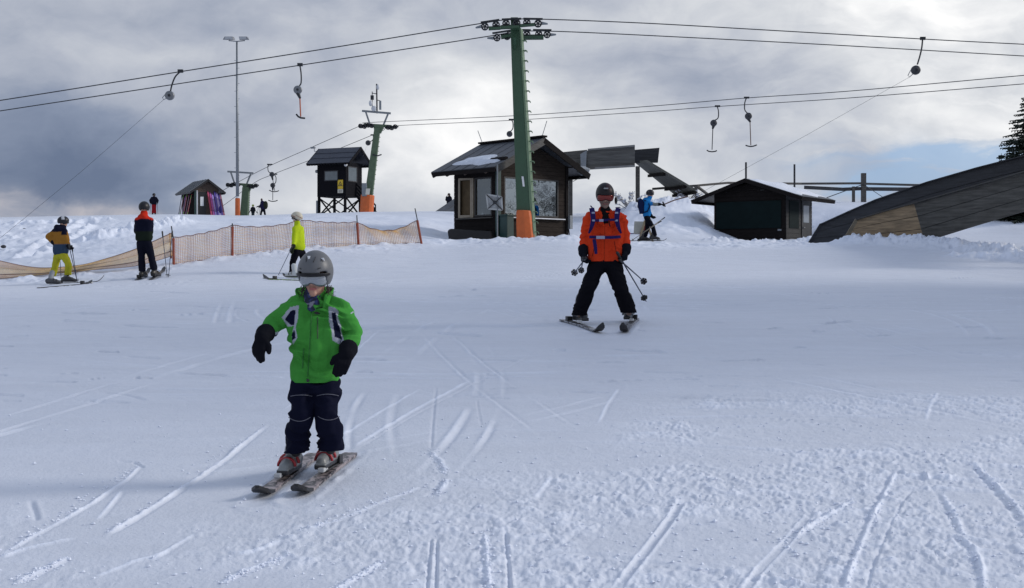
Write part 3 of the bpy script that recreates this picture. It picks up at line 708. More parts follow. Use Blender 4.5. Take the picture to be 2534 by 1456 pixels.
    for (b, lean, hh) in ((LL + ohb - .1, -.22, .42), (-ohf + .1, .22, .50)):
        an = MB(); p0 = P(LF / 2, b, zr + .05); an.tube([p0, p0 + UP * hh + Vector((lean * .7, 0, 0))], .012, 5); an.build('lightning_rod', STEEL, t)
    # lamp hung under the right eave
    lp = MB(); q = P(LF + .45, -.42, ze - .20); lp.box(q, .34, .26, .26, u, (w + UP * .5).normalized(), (UP - w * .5).normalized()); lo = lp.build('floodlight', GREYBOX, t, bevel=.02)
    lp = MB(); lp.box(q + u * .18 - UP * .03, .07, .24, .22, u, w); lp.build('lens', WHITE, lo)
    lp = MB(); lp.tube([P(LF + .03, 0, ze - .5), P(LF + .2, -.2, ze - .56), P(LF + .38, -.36, ze - .42)], .012, 5); lp.build('cable', BLACK, lo)
    return c, u, w, P, zs, zt, LF, LL
CAB = ticket_cabin()
def cabin_extras():
    c, u, w, P, zs, zt, LF, LL = CAB
    b = MB(); p = P(LF + .12, -.05, .98); b.box(p, .14, .26, .46, u, w); o = b.build('meter_box', GREYBOX, None, bevel=.01, label='small grey meter box on the right corner of the ticket cabin', cat='box')
    pts = MB(); pts.tube([p - UP * .23, p - UP * .5 + u * .05], .02, 6); pts.build('conduit', BLACK, o)
    # framed panel with crossed stays on a thin pole
    D = 37.6; base = G(1231, 606); base.y = D; base.x = (1231 - CX) / FV * D; base.z = gzv(1231, D)
    t = thing('framed_panel', base, 'pale framed panel with crossed stays on a thin pole before the cabin corner', 'sign')
    q = MB(); q.tube([base - UP * .2, V(1231, 408, D)], .022, 8); q.build('pole', STEEL, t)
    c4 = [V(1204, 482, D + .08), V(1241, 488, D + .02), V(1243, 520, D + .02), V(1208, 517, D + .08)]
    q = MB(); q.slab(c4, Vector((0, .03, 0))); q.build('panel', M('pale_sheet', (.34, .36, .38), .35, .55, 7, metal=.3), t)
    q = MB()
    for a, b2 in ((0, 1), (1, 2), (2, 3), (3, 0)): q.beam(c4[a] - Vector((0, .03, 0)), c4[b2] - Vector((0, .03, 0)), .05, .035, (0, 1, 0))
    q.build('frame', M('pale_frame', (.42, .43, .43), .5, .2, 5), t)
    for (a, b2, o) in ((0, 2, .06), (1, 3, .085)): q = MB(); q.beam(c4[a] - Vector((0, o, 0)), c4[b2] - Vector((0, o, 0)), .03, .02, (0, 1, 0)); q.build('stay', BLACK, t)
    q = MB(); m = (c4[0] + c4[2]) / 2; q.cyl(m - Vector((0, .13, 0)), m, .05, .05, 10); q.build('bracket', DARKSTEEL, t)
    # dark cabinet under it, against the corner
    b = MB(); p = P(.10, -.30, .55); b.box(p, .30, .34, 1.1, u, w); b.box(p + UP * .57, .36, .40, .05, u, w)
    b.build('control_cabinet', TEAL, None, bevel=.012, label='narrow dark green control cabinet at the front corner of the ticket cabin', cat='cabinet')
    # tarp covered heap at the left foot of the cabin
    D = 38.6
    m = MB(); pr = [(1106, 571), (1113, 566), (1150, 569), (1215, 572), (1222, 612), (1112, 612)]
    q0 = [V(a, b2, D) for a, b2 in pr]; m.prism(q0, Vector((.25, .8, 0)))
    m.build('tarpaulin_box', M('black_tarp', (.008, .008, .010), .6, .3, 6, bump=.4, bscale=8), None, bevel=.05, label='low black covered box at the left foot of the ticket cabin', cat='box')
    # papers and a carton behind the panes
    m = MB(); m.slab([P(1.95, -.012 + .06, zs + .06), P(2.68, .048, zs + .06), P(2.68, .048, zs + .50), P(1.95, .048, zs + .50)], w * .004)
    o = m.build('map_sheet', M('printed_map', (.55, .58, .60), .6, .5, 16), None, label='printed piste map behind the right front window of the cabin', cat='poster')
    m = MB(); p = P(.22, .62, zs + .12); m.box(p, .30, .36, .34, u, w); m.build('carton', M('pale_card', (.42, .41, .36), .8, .2, 4), None, bevel=.006, label='pale carton behind the side window of the ticket cabin', cat='box')
cabin_extras()

# ---- dark hut on the right
def kiosk():
    b = R(36); w = Vector((math.sin(b), math.cos(b), 0)); u = Vector((math.cos(b), -math.sin(b), 0)); nF = -w; nR = u
    r0 = V(1944, 606, 46); L, Dp = 3.0, 2.55; c = r0 - u * L; c.z = r0.z - .35
    t = thing('kiosk', c, 'black wooden hut with closed green hatch and snow on its low roof', 'hut')
    P = lambda a, q, z: c + u * a + w * q + UP * z
    ze, za = 2.41, 2.78
    m = MB(); planks(m, P(0, 0, 0), u, UP, L, ze, .16, nF, .03); m.slab([P(0, .004, 0), P(L, .004, 0), P(L, .004, ze), P(0, .004, ze)], w * .06)
    for i in range(5):
        q = ze + (za - ze) * i / 5; r = ze + (za - ze) * (i + 1) / 5 - .008; k0 = (q - ze) / (za - ze) * L / 2; k1 = (r - ze) / (za - ze) * L / 2
        m.slab([P(k0, 0, q), P(L - k0, 0, q), P(L - k1, 0, r), P(k1, 0, r)], nF * .028)
    m.build('front_wall', DARKWOOD, t)
    m = MB(); planks(m, P(L, 0, 0), w, UP, Dp, ze, .16, nR, .03); m.slab([P(L - .004, .06, 0), P(L - .004, Dp, 0), P(L - .004, Dp, ze), P(L - .004, .06, ze)], -u * .06); m.build('side_wall', M('hut_side_boards', (.018, .018, .020), .75, .4, 5, bump=.4, bscale=30, stretch=(1, 1, 6)), t)
    m = MB(); m.slab([P(0, .07, 0), P(0, Dp, 0), P(0, Dp, ze), P(0, .07, ze)], u * .06); m.slab([P(.07, Dp, 0), P(L - .07, Dp, 0), P(L - .07, Dp, ze), P(.07, Dp, ze)], -w * .06); m.prism([P(0, Dp, ze), P(L, Dp, ze), P(L / 2, Dp, za)], -w * .05); m.build('back_wall', DARKWOOD, t)
    hat = M('dark_green_hatch', (.005, .012, .013), .7, .3, 3, spec=.1, bump=.2, bscale=20)
    m = MB(); m.slab([P(.10, -.034, 1.0), P(L - .16, -.034, 1.0), P(L - .16, -.034, 2.06), P(.10, -.034, 2.06)], nF * .03); o = m.build('hatch', hat, t)
    for a in (.15, L - .22):
        k = MB(); k.box(P(a, -.05, .92), .14, .06, .07, u, w); k.build('bracket', GREYBOX, o)
    m = MB(); m.slab([P(L + .033, .25, 1.0), P(L + .033, 1.18, 1.0), P(L + .033, 1.18, 2.06), P(L + .033, .25, 2.06)], u * .02); m.build('side_hatch', hat, t)
    m = MB(); m.slab([P(L + .033, 1.45, .1), P(L + .033, 2.3, .1), P(L + .033, 2.3, 2.15), P(L + .033, 1.45, 2.15)], u * .03); do = m.build('door', M('hut_door', (.018, .020, .024), .6, .3, 5), t)
    m = MB(); m.slab([P(L + .066, 1.58, 1.25), P(L + .066, 2.14, 1.25), P(L + .066, 2.14, 1.92), P(L + .066, 1.58, 1.92)], u * .008); m.build('window', M('frosted_pane', (.28, .31, .34), .25, .15, 4), do)
    m = MB(); m.tube([P(L + .065, 1.53, 1.05), P(L + .11, 1.53, 1.05), P(L + .11, 1.64, 1.05)], .016, 6); m.build('handle', STEEL, do)
    zr = za + .16; sl = (zr - ze - .03) / (L / 2); ohs, of, ob = .82, .42, .45
    for sg in (0, 1):
        ed = -ohs if sg == 0 else L + ohs; z2 = zr - sl * (L / 2 + ohs)
        q = [P(L / 2, -of, zr), P(ed, -of, z2), P(ed, Dp + ob, z2), P(L / 2, Dp + ob, zr)]
        n = (q[1] - q[0]).cross(q[3] - q[0]).normalized(); n = n if n.z > 0 else -n
        m = MB(); m.slab(q, -n * .06); ro = m.build('roof', ROOFTIN, t)
        for (a_, b_) in ((q[0] - n * .08 + nF * .02, q[1] - n * .08 + nF * .02), (q[1] - n * .08, q[2] - n * .08)): m = MB(); m.beam(a_, b_, .05, .14, n); m.build('fascia', DARKWOOD, ro)
        if sg == 1:
            m = MB(); rr = random.Random(4); N, K = 12, 10; vs = []; fs = []
            for i in range(N + 1):
                for j in range(K + 1):
                    s = .04 + .82 * i / N + (.05 * math.sin(j * 1.3) + rr.uniform(-.02, .02)) * (i == N); k = .05 + .9 * j / K
                    p = q[0].lerp(q[1], s).lerp(q[3].lerp(q[2], s), k); e = min(i, N - i, j, K - j)
                    vs.append(p + n * (.002 if e == 0 else .06 + .02 * math.sin(i * 1.1 + j * .7)))
            fs = [(i * (K + 1) + j, (i + 1) * (K + 1) + j, (i + 1) * (K + 1) + j + 1, i * (K + 1) + j + 1) for i in range(N) for j in range(K)]
            m.add(vs, fs); m.build('roof_snow', M('roof_snow', (.70, .73, .80), .6, .08, 4, bump=.4, bscale=10), ro, smooth=True)
kiosk()

# ---- small ski rental hut on the skyline, left
def ski_hut():
    D = 92
    b = R(33); w = Vector((-math.sin(b), math.cos(b), 0)); u = Vector((math.cos(b), math.sin(b), 0))
    k = D / FV
    c = V(482, 536, D); c.z -= .3; L = 1.86; Dp = 3.0
    P = lambda a, q, z: c + u * a + w * q + UP * z
    ze = 2.50; za = 3.0
    t = thing('ski_hut', P(L / 2, 0, 0), 'small dark hut on the skyline with skis leaning all round it', 'hut')
    m = MB(); planks(m, P(0, 0, 0), u, UP, L, ze, .2, -w, .03); m.slab([P(0, .004, 0), P(L, .004, 0), P(L, .004, ze), P(0, .004, ze)], w * .06)
    m.prism([P(0, 0, ze), P(L, 0, ze), P(L / 2, 0, za)], -w * .03); m.build('front_wall', BROWNWOOD, t)
    m = MB(); planks(m, P(0, Dp, 0), -w, UP, Dp, ze, .2, -u, .03); m.slab([P(.004, 0, 0), P(.004, Dp, 0), P(.004, Dp, ze), P(.004, 0, ze)], u * .06); m.build('side_wall', DARKWOOD, t)
    m = MB(); m.slab([P(L, 0, 0), P(L, Dp, 0), P(L, Dp, ze), P(L, 0, ze)], -u * .06); m.slab([P(.07, Dp, 0), P(L - .07, Dp, 0), P(L - .07, Dp, ze), P(.07, Dp, ze)], -w * .06); m.build('back_wall', DARKWOOD, t)
    m = MB(); m.slab([P(L * .16, -.033, .1), P(L * .47, -.033, .1), P(L * .47, -.033, ze - .3), P(L * .16, -.033, ze - .3)], -w * .03); do = m.build('door', BLACK, t)
    m = MB(); m.slab([P(L * .22, -.066, 1.12), P(L * .36, -.066, 1.12), P(L * .36, -.066, 1.82), P(L * .22, -.066, 1.82)], -w * .006); m.build('notice', M('paper', (.70, .72, .74), .7, .1, 5), do)
    m = MB(); m.box(P(L * .08, -.1, ze / 2 - .1), .11, .06, ze - .2, u, w); m.build('door_post', M('pale_post', (.50, .52, .55), .6, .15, 6), t)
    m = MB(); m.box(P(.02, -.08, ze / 2 - .1), .14, .05, ze - .2, u, w); m.build('door_post', TEAL, t)
    zr = za + .18; ohs, of, ob = .48, .35, .35; sl = (zr - ze - .02) / (L / 2)
    for sg in (0, 1):
        ed = -ohs if sg == 0 else L + ohs; z2 = zr - sl * (L / 2 + ohs)
        q = [P(L / 2, -of, zr), P(ed, -of, z2), P(ed, Dp + ob, z2), P(L / 2, Dp + ob, zr)]
        n = (q[1] - q[0]).cross(q[3] - q[0]).normalized(); n = n if n.z > 0 else -n
        m = MB(); m.slab(q, -n * .06)
        for kk in range(1, 6): m.beam(q[0].lerp(q[3], kk / 6) + n * .01, q[1].lerp(q[2], kk / 6) + n * .01, .05, .04, n)
        ro = m.build('roof', M('hut_roof_sheeting', (.075, .085, .095), .5, .3, 3), t)
        for (a_, b_) in ((q[0] - n * .06 - w * .02, q[1] - n * .06 - w * .02), (q[1] - n * .08, q[2] - n * .08)): m = MB(); m.beam(a_, b_, .05, .15, n); m.build('fascia', BLACK, ro)
    # skis leaning on the walls: each one its own
    # (wall: 0 left side, 1 front ; place along it; colour)
    specs = [(0, 2.75, 'dark violet', (.030, .018, .060), 'farthest left on the side wall of'), (0, 2.3, 'crimson', (.20, .020, .055), 'second from the far left on the side wall of'), (0, 1.85, 'purple', (.13, .030, .16), 'in the middle of the left side wall of'),
             (0, 1.4, 'rose and green', (.30, .050, .085), 'with green tail on the left side wall of'), (0, .95, 'plum', (.10, .02, .07), 'near the front corner on the side wall of'), (0, .45, 'broad pink red', (.40, .05, .07), 'with lime tip at the front left corner of'),
             (1, .54, 'wine red', (.20, .012, .045), 'just right of the door of'), (1, .64, 'magenta', (.20, .03, .16), 'second right of the door of'), (1, .73, 'lilac', (.17, .12, .30), 'third right of the door of'),
             (1, .82, 'deep blue', (.035, .018, .16), 'fourth right of the door of'), (1, .91, 'pale violet', (.18, .14, .30), 'near the front right corner of'), (1, 1.0, 'indigo', (.030, .012, .14), 'at the front right corner of'), (2, 0, 'dusky rose', (.16, .055, .085), 'outermost at the right end of')]
    for i, (wl, q, cn, colr, pl) in enumerate(specs):
        if wl == 0: f = P(-.50 - .05 * (i % 2), q - .15, .1); tp = P(-.08, q + .05, ze - .22 - .12 * (i % 3)); nn = -u
        elif wl == 1: f = P(L * q + .18, -.55, .1); tp = P(L * q - .02, -.10, ze - .22 - .1 * (i % 3)); nn = -w
        else: f = P(L + .42, -.3, .1); tp = P(L + .08, -.16, ze - .4); nn = -w
        m = MB(); d = (tp - f).normalized(); m.beam(f, tp - d * .12, .14, .025, nn); m.beam(tp - d * .12, tp - nn * .03, .11, .02, nn)
        m.cur = 1; m.beam(f.lerp(tp, .05) + nn * .016, f.lerp(tp, .28) + nn * .016, .12, .012, nn); m.beam(f.lerp(tp, .80) + nn * .016, f.lerp(tp, .95) + nn * .016, .11, .012, nn)
        acc = (.12, .45, .06) if i in (1, 3, 5) else tuple(min(1, v * 2.2 + .04) for v in colr)
        m.build('ski', [M('ski_' + cn.replace(' ', '_'), colr, .35, .3, 8), M('ski_accent_%s' % cn.replace(' ', '_'), acc, .4, .3, 10)], None, label='%s ski leaning %s hut' % (cn.replace('broad ', ''), pl), cat='ski', group='skis leaning on the rental hut')
    m = MB(); m.ell(P(L * .98, -.62, .85), .15, .10, .30, seg=12, ring=8)
    m.build('duffel_bag', M('indigo_bag', (.03, .018, .16), .7, .2, 8), None, smooth=True, label='indigo bag hanging among the skis right of the hut door', cat='bag')
ski_hut()

# ---- black lookout tower
def lookout():
    D = 90; k = D / FV
    z0 = V(0, 533, D).z - .25; Dp = 2.3
    u = vec2(R(-24)); w = Vector((-u.y, u.x, 0)); c = V(786, 533, D + .5); c.z = z0; L = 75 * k / u.x * .985
    P = lambda a, q, z: c + u * a + w * q + UP * z
    zf = (533 - 487) * k + .25; zt = (533 - 402) * k + .25; zr = (533 - 376) * k + .30
    t = thing('lookout_tower', P(L / 2, Dp / 2, 0), 'black wooden lookout cabin on braced legs upon the skyline', 'lookout tower')
    blk = M('black_stained_boards', (.007, .007, .010), .8, .4, 5, spec=.1, bump=.4, bscale=24, stretch=(1, 1, 6))
    m = MB()
    for (o, ux, n, W) in ((P(0, 0, zf), u, -w, L), (P(L, 0, zf), w, u, Dp), (P(0, Dp, zf), -w, -u, Dp), (P(L, Dp, zf), -u, w, L)):
        planks(m, o, ux, UP, W, zt - zf, .17, n, .03); m.slab([o - n * .004, o + ux * W - n * .004, o + ux * W + UP * (zt - zf) - n * .004, o + UP * (zt - zf) - n * .004], -n * .05)
    m.slab([P(.06, .06, zf), P(L - .06, .06, zf), P(L - .06, Dp - .06, zf), P(.06, Dp - .06, zf)], UP * .06)
    m.build('wall', blk, t)
    def win(o, ux, n, a, bb, q, r):
        f = MB(); fw = .07
        for (x0, x1, y0, y1) in ((a - fw, bb + fw, q - fw, q), (a - fw, bb + fw, r, r + fw), (a - fw, a, q, r), (bb, bb + fw, q, r)):
            f.slab([o + ux * x0 + UP * y0 + n * .032, o + ux * x1 + UP * y0 + n * .032, o + ux * x1 + UP * y1 + n * .032, o + ux * x0 + UP * y1 + n * .032], n * .03)
        fo = f.build('window', M('window_frame_dark', (.018, .018, .024), .5, .2, 6), t)
        g = MB(); g.slab([o + ux * a + UP * q + n * .034, o + ux * bb + UP * q + n * .034, o + ux * bb + UP * r + n * .034, o + ux * a + UP * r + n * .034], n * .012); g.build('pane', M('dull_pane', (.10, .125, .14), .12, .25, 2, spec=.9), fo)
    win(P(0, 0, 0), u, -w, L * .28, L * .72, zf + (487 - 446) * k, zf + (487 - 425) * k)
    win(P(L, 0, 0), w, u, .35, 1.5, zf + 1.2, zf + 2.2)
    # roof: ridge runs along u
    zsl = 1.0; of, oe = .55, .62
    q_r = [P(-oe, Dp / 2, zr + .35), P(L + oe, Dp / 2, zr + .35)]; ez = zt - .10
    for sg in (0, 1):
        yy = -of if sg == 0 else Dp + of
        q = [q_r[0], q_r[1], P(L + oe, yy, ez), P(-oe, yy, ez)]
        n = (q[1] - q[0]).cross(q[3] - q[0]).normalized(); n = n if n.z > 0 else -n
        m = MB(); m.slab(q, -n * .07)
        for kk in range(1, 3): m.beam(q[0].lerp(q[3], kk / 3) + n * .012, q[1].lerp(q[2], kk / 3) + n * .012, .05, .03, n)
        ro = m.build('roof', M('slate_grey_sheeting', (.030, .034, .050), .5, .3, 3), t)
        m = MB()
        for kk in range(15):
            a = q[3].lerp(q[2], (kk + .5) / 15) - n * .10; m.box(a, .12, .3, .12, u, w)
        m.build('rafter', blk, ro)
        for (a_, b_) in ((q[1] - n * .09 + u * .03, q[2] - n * .09 + u * .03), (q[0] - n * .09 - u * .03, q[3] - n * .09 - u * .03)): m = MB(); m.beam(a_, b_, .05, .2, n); m.build('fascia', blk, ro)
    for (a, q) in ((.08, .08), (L - .08, .08), (.08, Dp - .08), (L - .08, Dp - .08)):
        m = MB(); m.box(P(a, q, zf / 2), .16, .16, zf, u, w); m.build('leg', blk, t)
    for q in (.04, Dp - .04):
        m = MB(); m.beam(P(.1, q - .06, .15), P(L - .1, q - .06, zf - .1), .05, .16, w); m.beam(P(.1, q + .06, zf - .1), P(L - .1, q + .06, .15), .05, .16, w); m.beam(P(.1, q, .28), P(L - .1, q, .28), .05, .16, UP); m.build('brace', blk, t)
    for a in (.04, L - .04):
        m = MB(); m.beam(P(a - .05, .1, .15), P(a - .05, Dp - .1, zf - .1), .05, .13, u); m.beam(P(a + .05, .1, zf - .1), P(a + .05, Dp - .1, .15), .05, .13, u); m.build('brace', blk, t)
    # stairs down to the right
    m = MB(); s0 = P(L + .05, 1.5, zf + .1); s1 = P(L + 1.5, 1.9, .1); dv = w * .7
    m.beam(s0, s1, .06, .2, UP); m.beam(s0 + dv, s1 + dv, .06, .2, UP)
    for kk in range(7): m.box(s0.lerp(s1, (kk + .5) / 7) + dv / 2, .26, .7, .04, u, w)
    so = m.build('stair', blk, t)
    m = MB()
    for off in (.35, .62, .92): m.beam(s0 + UP * off - w * .06, s1 + UP * off - w * .06, .05, .11, UP)
    for kk in range(4): p = s0.lerp(s1, kk / 3) - w * .06; m.beam(p, p + UP * .98, .08, .08)
    m.build('railing', blk, so)
    m = MB(); p = P(-.05, .1, .85); m.box(p, .12, .3, 1.05, u, w); m.build('switch_box', GREYBOX, t)
    m = MB(); p = P(-.08, .2, zf + 1.95); m.cyl(p, p - u * .2, .14, .12, 10); m.build('loudspeaker', GREYBOX, t)
    m = MB(); p = P(L + .15, -.2, zt - .25); m.ell(p, .13, .13, .13, seg=10, ring=8); m.build('lamp', WHITE, t, smooth=True)
    m = MB(); p = P(-oe, Dp / 2 - .2, zr + .15); m.tube([p, p - u * .3, p - u * .3 + UP * .22], .03, 6); m.box(p - u * .42 + UP * .28, .36, .16, .13, u, w); m.build('camera_bracket', GREYBOX, t)
    # yellow warning notice: triangle sign above a white strip
    o = P(L * .735, -.036, zf + .25); n = -w
    m = MB(); yl = M('warning_yellow', (.62, .43, .02), .5, .12, 6); wt = M('notice_white', (.62, .60, .52), .6, .25, 22)
    m.slab([o + UP * .30, o + u * .46 + UP * .30, o + u * .46 + UP * .98, o + UP * .98], n * .012); m.cur = 1; m.slab([o, o + u * .46, o + u * .46 + UP * .28, o + UP * .28], n * .012)
    so = m.build('warning_notice', [yl, wt], None, label='yellow warning notice with black triangle on the lookout tower wall', cat='sign')
    m = MB(); cc = o + u * .23 + UP * .66 + n * .013
    tri = [cc + UP * .22, cc + u * .2 - UP * .14, cc - u * .2 - UP * .14]; inn = [cc + UP * .13, cc + u * .12 - UP * .09, cc - u * .12 - UP * .09]
    for i in range(3): m.slab([tri[i], tri[(i + 1) % 3], inn[(i + 1) % 3], inn[i]], n * .004)
    m.cyl(cc - UP * .03, cc - UP * .03 + n * .006, .045, .045, 8)
    for r_ in (.06, .13, .2): m.box(o + u * .23 + UP * r_ + n * .014, .34, .004, .025, u, n, UP)
    m.build('symbol', BLACK, so)
lookout()

# ---- roof of a building behind the brow, left of the cabin
def brow_roof():
    D = 92
    a, b, c2, d = V(1072, 527, D), V(1186, 446, D + .5), V(1290, 447, D + 9), V(1176, 528, D + 9)
    q = [V(1072, 527, D), V(1176, 457, D + 3), V(1300, 457, D + 3), V(1230, 527, D)]
    t = thing('brow_building', q[0] + Vector((2, 1.5, -.6)), 'grey pitched roof just rising over the snow brow left of the ticket cabin', 'building')
    m = MB(); n = (q[1] - q[0]).cross(q[3] - q[0]).normalized(); n = n if n.z > 0 else -n
    m.slab(q, -n * .1)
    back = [q[1], V(1176, 457, D + 3) + Vector((-1.5, 3, -2.2)), q[2] + Vector((0, 3, -2.2)), q[2]]; m.slab(back, Vector((0, 0, -.1)))
    for k in range(1, 7): m.beam(q[0].lerp(q[3], k / 7) + n * .02, q[1].lerp(q[2], k / 7) + n * .02, .06, .04, n)
    m.build('roof', M('grey_roof_tiles', (.085, .09, .10), .6, .5, 1.6, bump=.3, bscale=6), t)
    m = MB(); c = (q[0] + q[3]) / 2 + Vector((.2, 2.6, -.9)); m.box(c, 3.4, 4.0, 1.6); m.build('wall', DARKWOOD, t)
brow_roof()

# ---- wooden chute on trestles behind the cabin
def chute():
    D = 52; t = thing('wooden_chute', V(1578, 520, D), 'raised grey wooden chute with plank sides sloping down behind the cabin', 'chute')
    def panel(name, pts, D0, D1, mat, n=4, th=.10):
        m = MB(); x0 = pts[0][0]; x1 = pts[1][0]
        f = lambda p, d: V(p[0], p[1], d)
        tl, tr, br, bl = (f(pts[0], D0), f(pts[1], D1), f(pts[2], D1), f(pts[3], D0))
        for i in range(n):
            s0, s1 = i / n, (i + .985) / n
            m.slab([tl.lerp(bl, s1), tr.lerp(br, s1), tr.lerp(br, s0), tl.lerp(bl, s0)], Vector((0, th, 0)))
        m.slab([tl.lerp(bl, .98) + Vector((0, th + .01, 0)), tr.lerp(br, .98) + Vector((0, th + .01, 0)), tr + Vector((0, th + .01, 0)), tl + Vector((0, th + .01, 0))], Vector((0, .04, 0)))
        return m.build(name, mat, t)
    panel('side_panel', [(1390, 377), (1453, 371), (1455, 413), (1392, 418)], 53.2, 52.3, RAMPWOOD, 3)
    panel('side_panel', [(1453, 373), (1571, 362), (1571, 405), (1455, 415)], 51.9, 51.6, M('silver_grey_boards', (.105, .105, .102), .8, .6, 2.2, bump=.5, bscale=20, stretch=(.6, .6, 8)), 3)
    panel('side_panel', [(1571, 371), (1632, 366), (1628, 403), (1571, 404)], 52.6, 52.6, RAMPDARK, 3)
    m = MB(); m.slab([V(1398, 424, 51.9), V(1571, 410, 51.5), V(1571, 410, 53.5), V(1398, 424, 53.9)], UP * .12); m.build('floor', GREYWOOD, t)
    m = MB(); m.beam(V(1455, 371, 51.85), V(1571, 361, 51.5), .14, .07); m.beam(V(1455, 418, 51.85), V(1571, 411, 51.5), .14, .08); m.build('rail', M('bleached_rail', (.20, .20, .20), .7, .3, 4), t)
    m = MB(); m.slab([V(1436, 382, 51.7), V(1452, 372, 51.7), V(1450, 418, 51.7), V(1438, 420, 51.7)], Vector((0, .03, 0))); m.build('bracket_plate', GREYBOX, t)
    # descending bed, seen from below
    q = [V(1602, 402, 51.2), V(1722, 474, 51.2), V(1668, 482, 53.4), V(1572, 404, 53.4)]
    m = MB(); nn = 7
    for i in range(nn): m.slab([q[0].lerp(q[3], i / nn), q[1].lerp(q[2], i / nn), q[1].lerp(q[2], (i + .95) / nn), q[0].lerp(q[3], (i + .95) / nn)], UP * .10)
    m.build('sloping_bed', M('chute_bed_boards', (.12, .12, .105), .8, .45, 2.2, bump=.4, bscale=18), t)
    m = MB()
    for s in (.35, .78, .98): m.beam(q[0].lerp(q[1], s) - UP * .08, q[3].lerp(q[2], s) - UP * .08, .12, .12)
    m.build('cross_beam', DARKWOOD, t)
    g0 = V(1578, 412, 51.9); m = MB(); m.beam(V(1578, 500, 51.9) - UP * .5, g0, .17, .17); m.build('post', GREYWOOD, t)
    m = MB(); m.beam(V(1412, 560, 53) - UP * .3, V(1412, 418, 53), .17, .17); m.build('post', GREYWOOD, t)
    m = MB(); m.beam(V(1700, 500, 52.3) - UP * .3, V(1695, 478, 52.3), .17, .17); m.build('post', DARKWOOD, t)
chute()

# ---- big wooden ramp at the right edge
def ramp():
    base = V(2180, 610, 36); t = thing('wooden_ramp', base, 'long weathered plank ramp rising to the right with new boards at its foot', 'ramp')
    def dn(vx): return 37.6 + (vx - 2083) / (2534 - 2083) * (31 - 37.6)
    def side(st, dep, mat_for, n, th, parent, gap=.06):
        for (s0, s1, mat, nm) in mat_for:
            m = MB()
            for k in range(s0, s1):
                (t0, b0), (t1, b1) = st[k], st[k + 1]
                T0, B0, T1, B1 = (V(*p, dep(p[0])) for p in (t0, b0, t1, b1))
                for i in range(n):
                    a, b = i / n, (i + .958) / n; off = Vector((0, ((i * 7) % 3) * .008, 0))
                    m.slab([T0.lerp(B0, b) + off, T1.lerp(B1, b) + off, T1.lerp(B1, a) + off, T0.lerp(B0, a) + off], Vector((.02, th, 0)))
                m.slab([T0.lerp(B0, .98) + Vector((0, .14, 0)), T1.lerp(B1, .98) + Vector((0, .14, 0)), T1 + Vector((0, .14, 0)), T0 + Vector((0, .14, 0))], Vector((.02, .05, 0)))
                m.mi[-6:] = [1] * 6
            m.build(nm, [mat, BLACK], t)
    near = [((2122, 545), (2085, 612)), ((2190, 524), (2180, 606)), ((2262, 505), (2289, 600)), ((2400, 466), (2418, 560)), ((2534, 428), (2534, 525)), ((2760, 360), (2760, 462))]
    side(near, dn, [(0, 2, NEWWOOD, 'new_side_panel'), (2, 5, RAMPWOOD, 'side_panel')], 3, .12, t)
    df = lambda vx: 41.5 + (vx - 2005) / (2534 - 2005) * (34.2 - 41.5)
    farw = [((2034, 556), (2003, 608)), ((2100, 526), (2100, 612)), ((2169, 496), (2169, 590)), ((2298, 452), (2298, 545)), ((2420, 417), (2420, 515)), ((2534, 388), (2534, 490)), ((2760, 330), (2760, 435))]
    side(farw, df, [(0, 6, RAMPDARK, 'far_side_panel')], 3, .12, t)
    # edge boards
    m = MB(); m.beam(V(2122, 545, dn(2122)), V(2084, 608, dn(2085)), .16, .05, (0, 1, 0)); m.build('end_board', M('old_pine_edge', (.20, .17, .12), .75, .3, 4), t)
    m = MB(); m.beam(V(2034, 556, df(2034)), V(2003, 606, df(2003)), .16, .05, (0, 1, 0)); m.build('end_board', RAMPDARK, t)
    m = MB()
    for a, b in zip(near[:-1], near[1:]): m.beam(V(*a[0], dn(a[0][0])) + UP * .012, V(*b[0], dn(b[0][0])) + UP * .012, .17, .03)
    m.build('top_rail', M('ramp_top_rail', (.055, .055, .052), .8, .3, 4), t)
    m = MB()
    for a, b in zip(farw[:-1], farw[1:]): m.beam(V(*a[0], df(a[0][0])) + UP * .012, V(*b[0], df(b[0][0])) + UP * .012, .17, .03)
    m.build('top_rail', RAMPDARK, t)
    # bed between the sides
    m = MB()
    for (a, b) in ((near[2], near[3]), (near[3], near[4]), (near[4], near[5])):
        B0, B1 = V(*a[1], dn(a[1][0])), V(*b[1], dn(b[1][0])); off = Vector((1.0, 3.2, 0))
        m.slab([B0 + Vector((0, .13, .05)), B1 + Vector((0, .13, .05)), B1 + off + UP * .05, B0 + off + UP * .05], UP * .06)
    m.build('bed', RAMPDARK, t)
    for vx, vy in ((2640, 500), (2740, 475)):
        p = V(vx, vy, dn(vx) + .3); m = MB(); m.beam(Vector((p.x, p.y, gz(p.x, p.y) - .3)), p, .18, .18); m.build('post', RAMPDARK, t)
ramp()

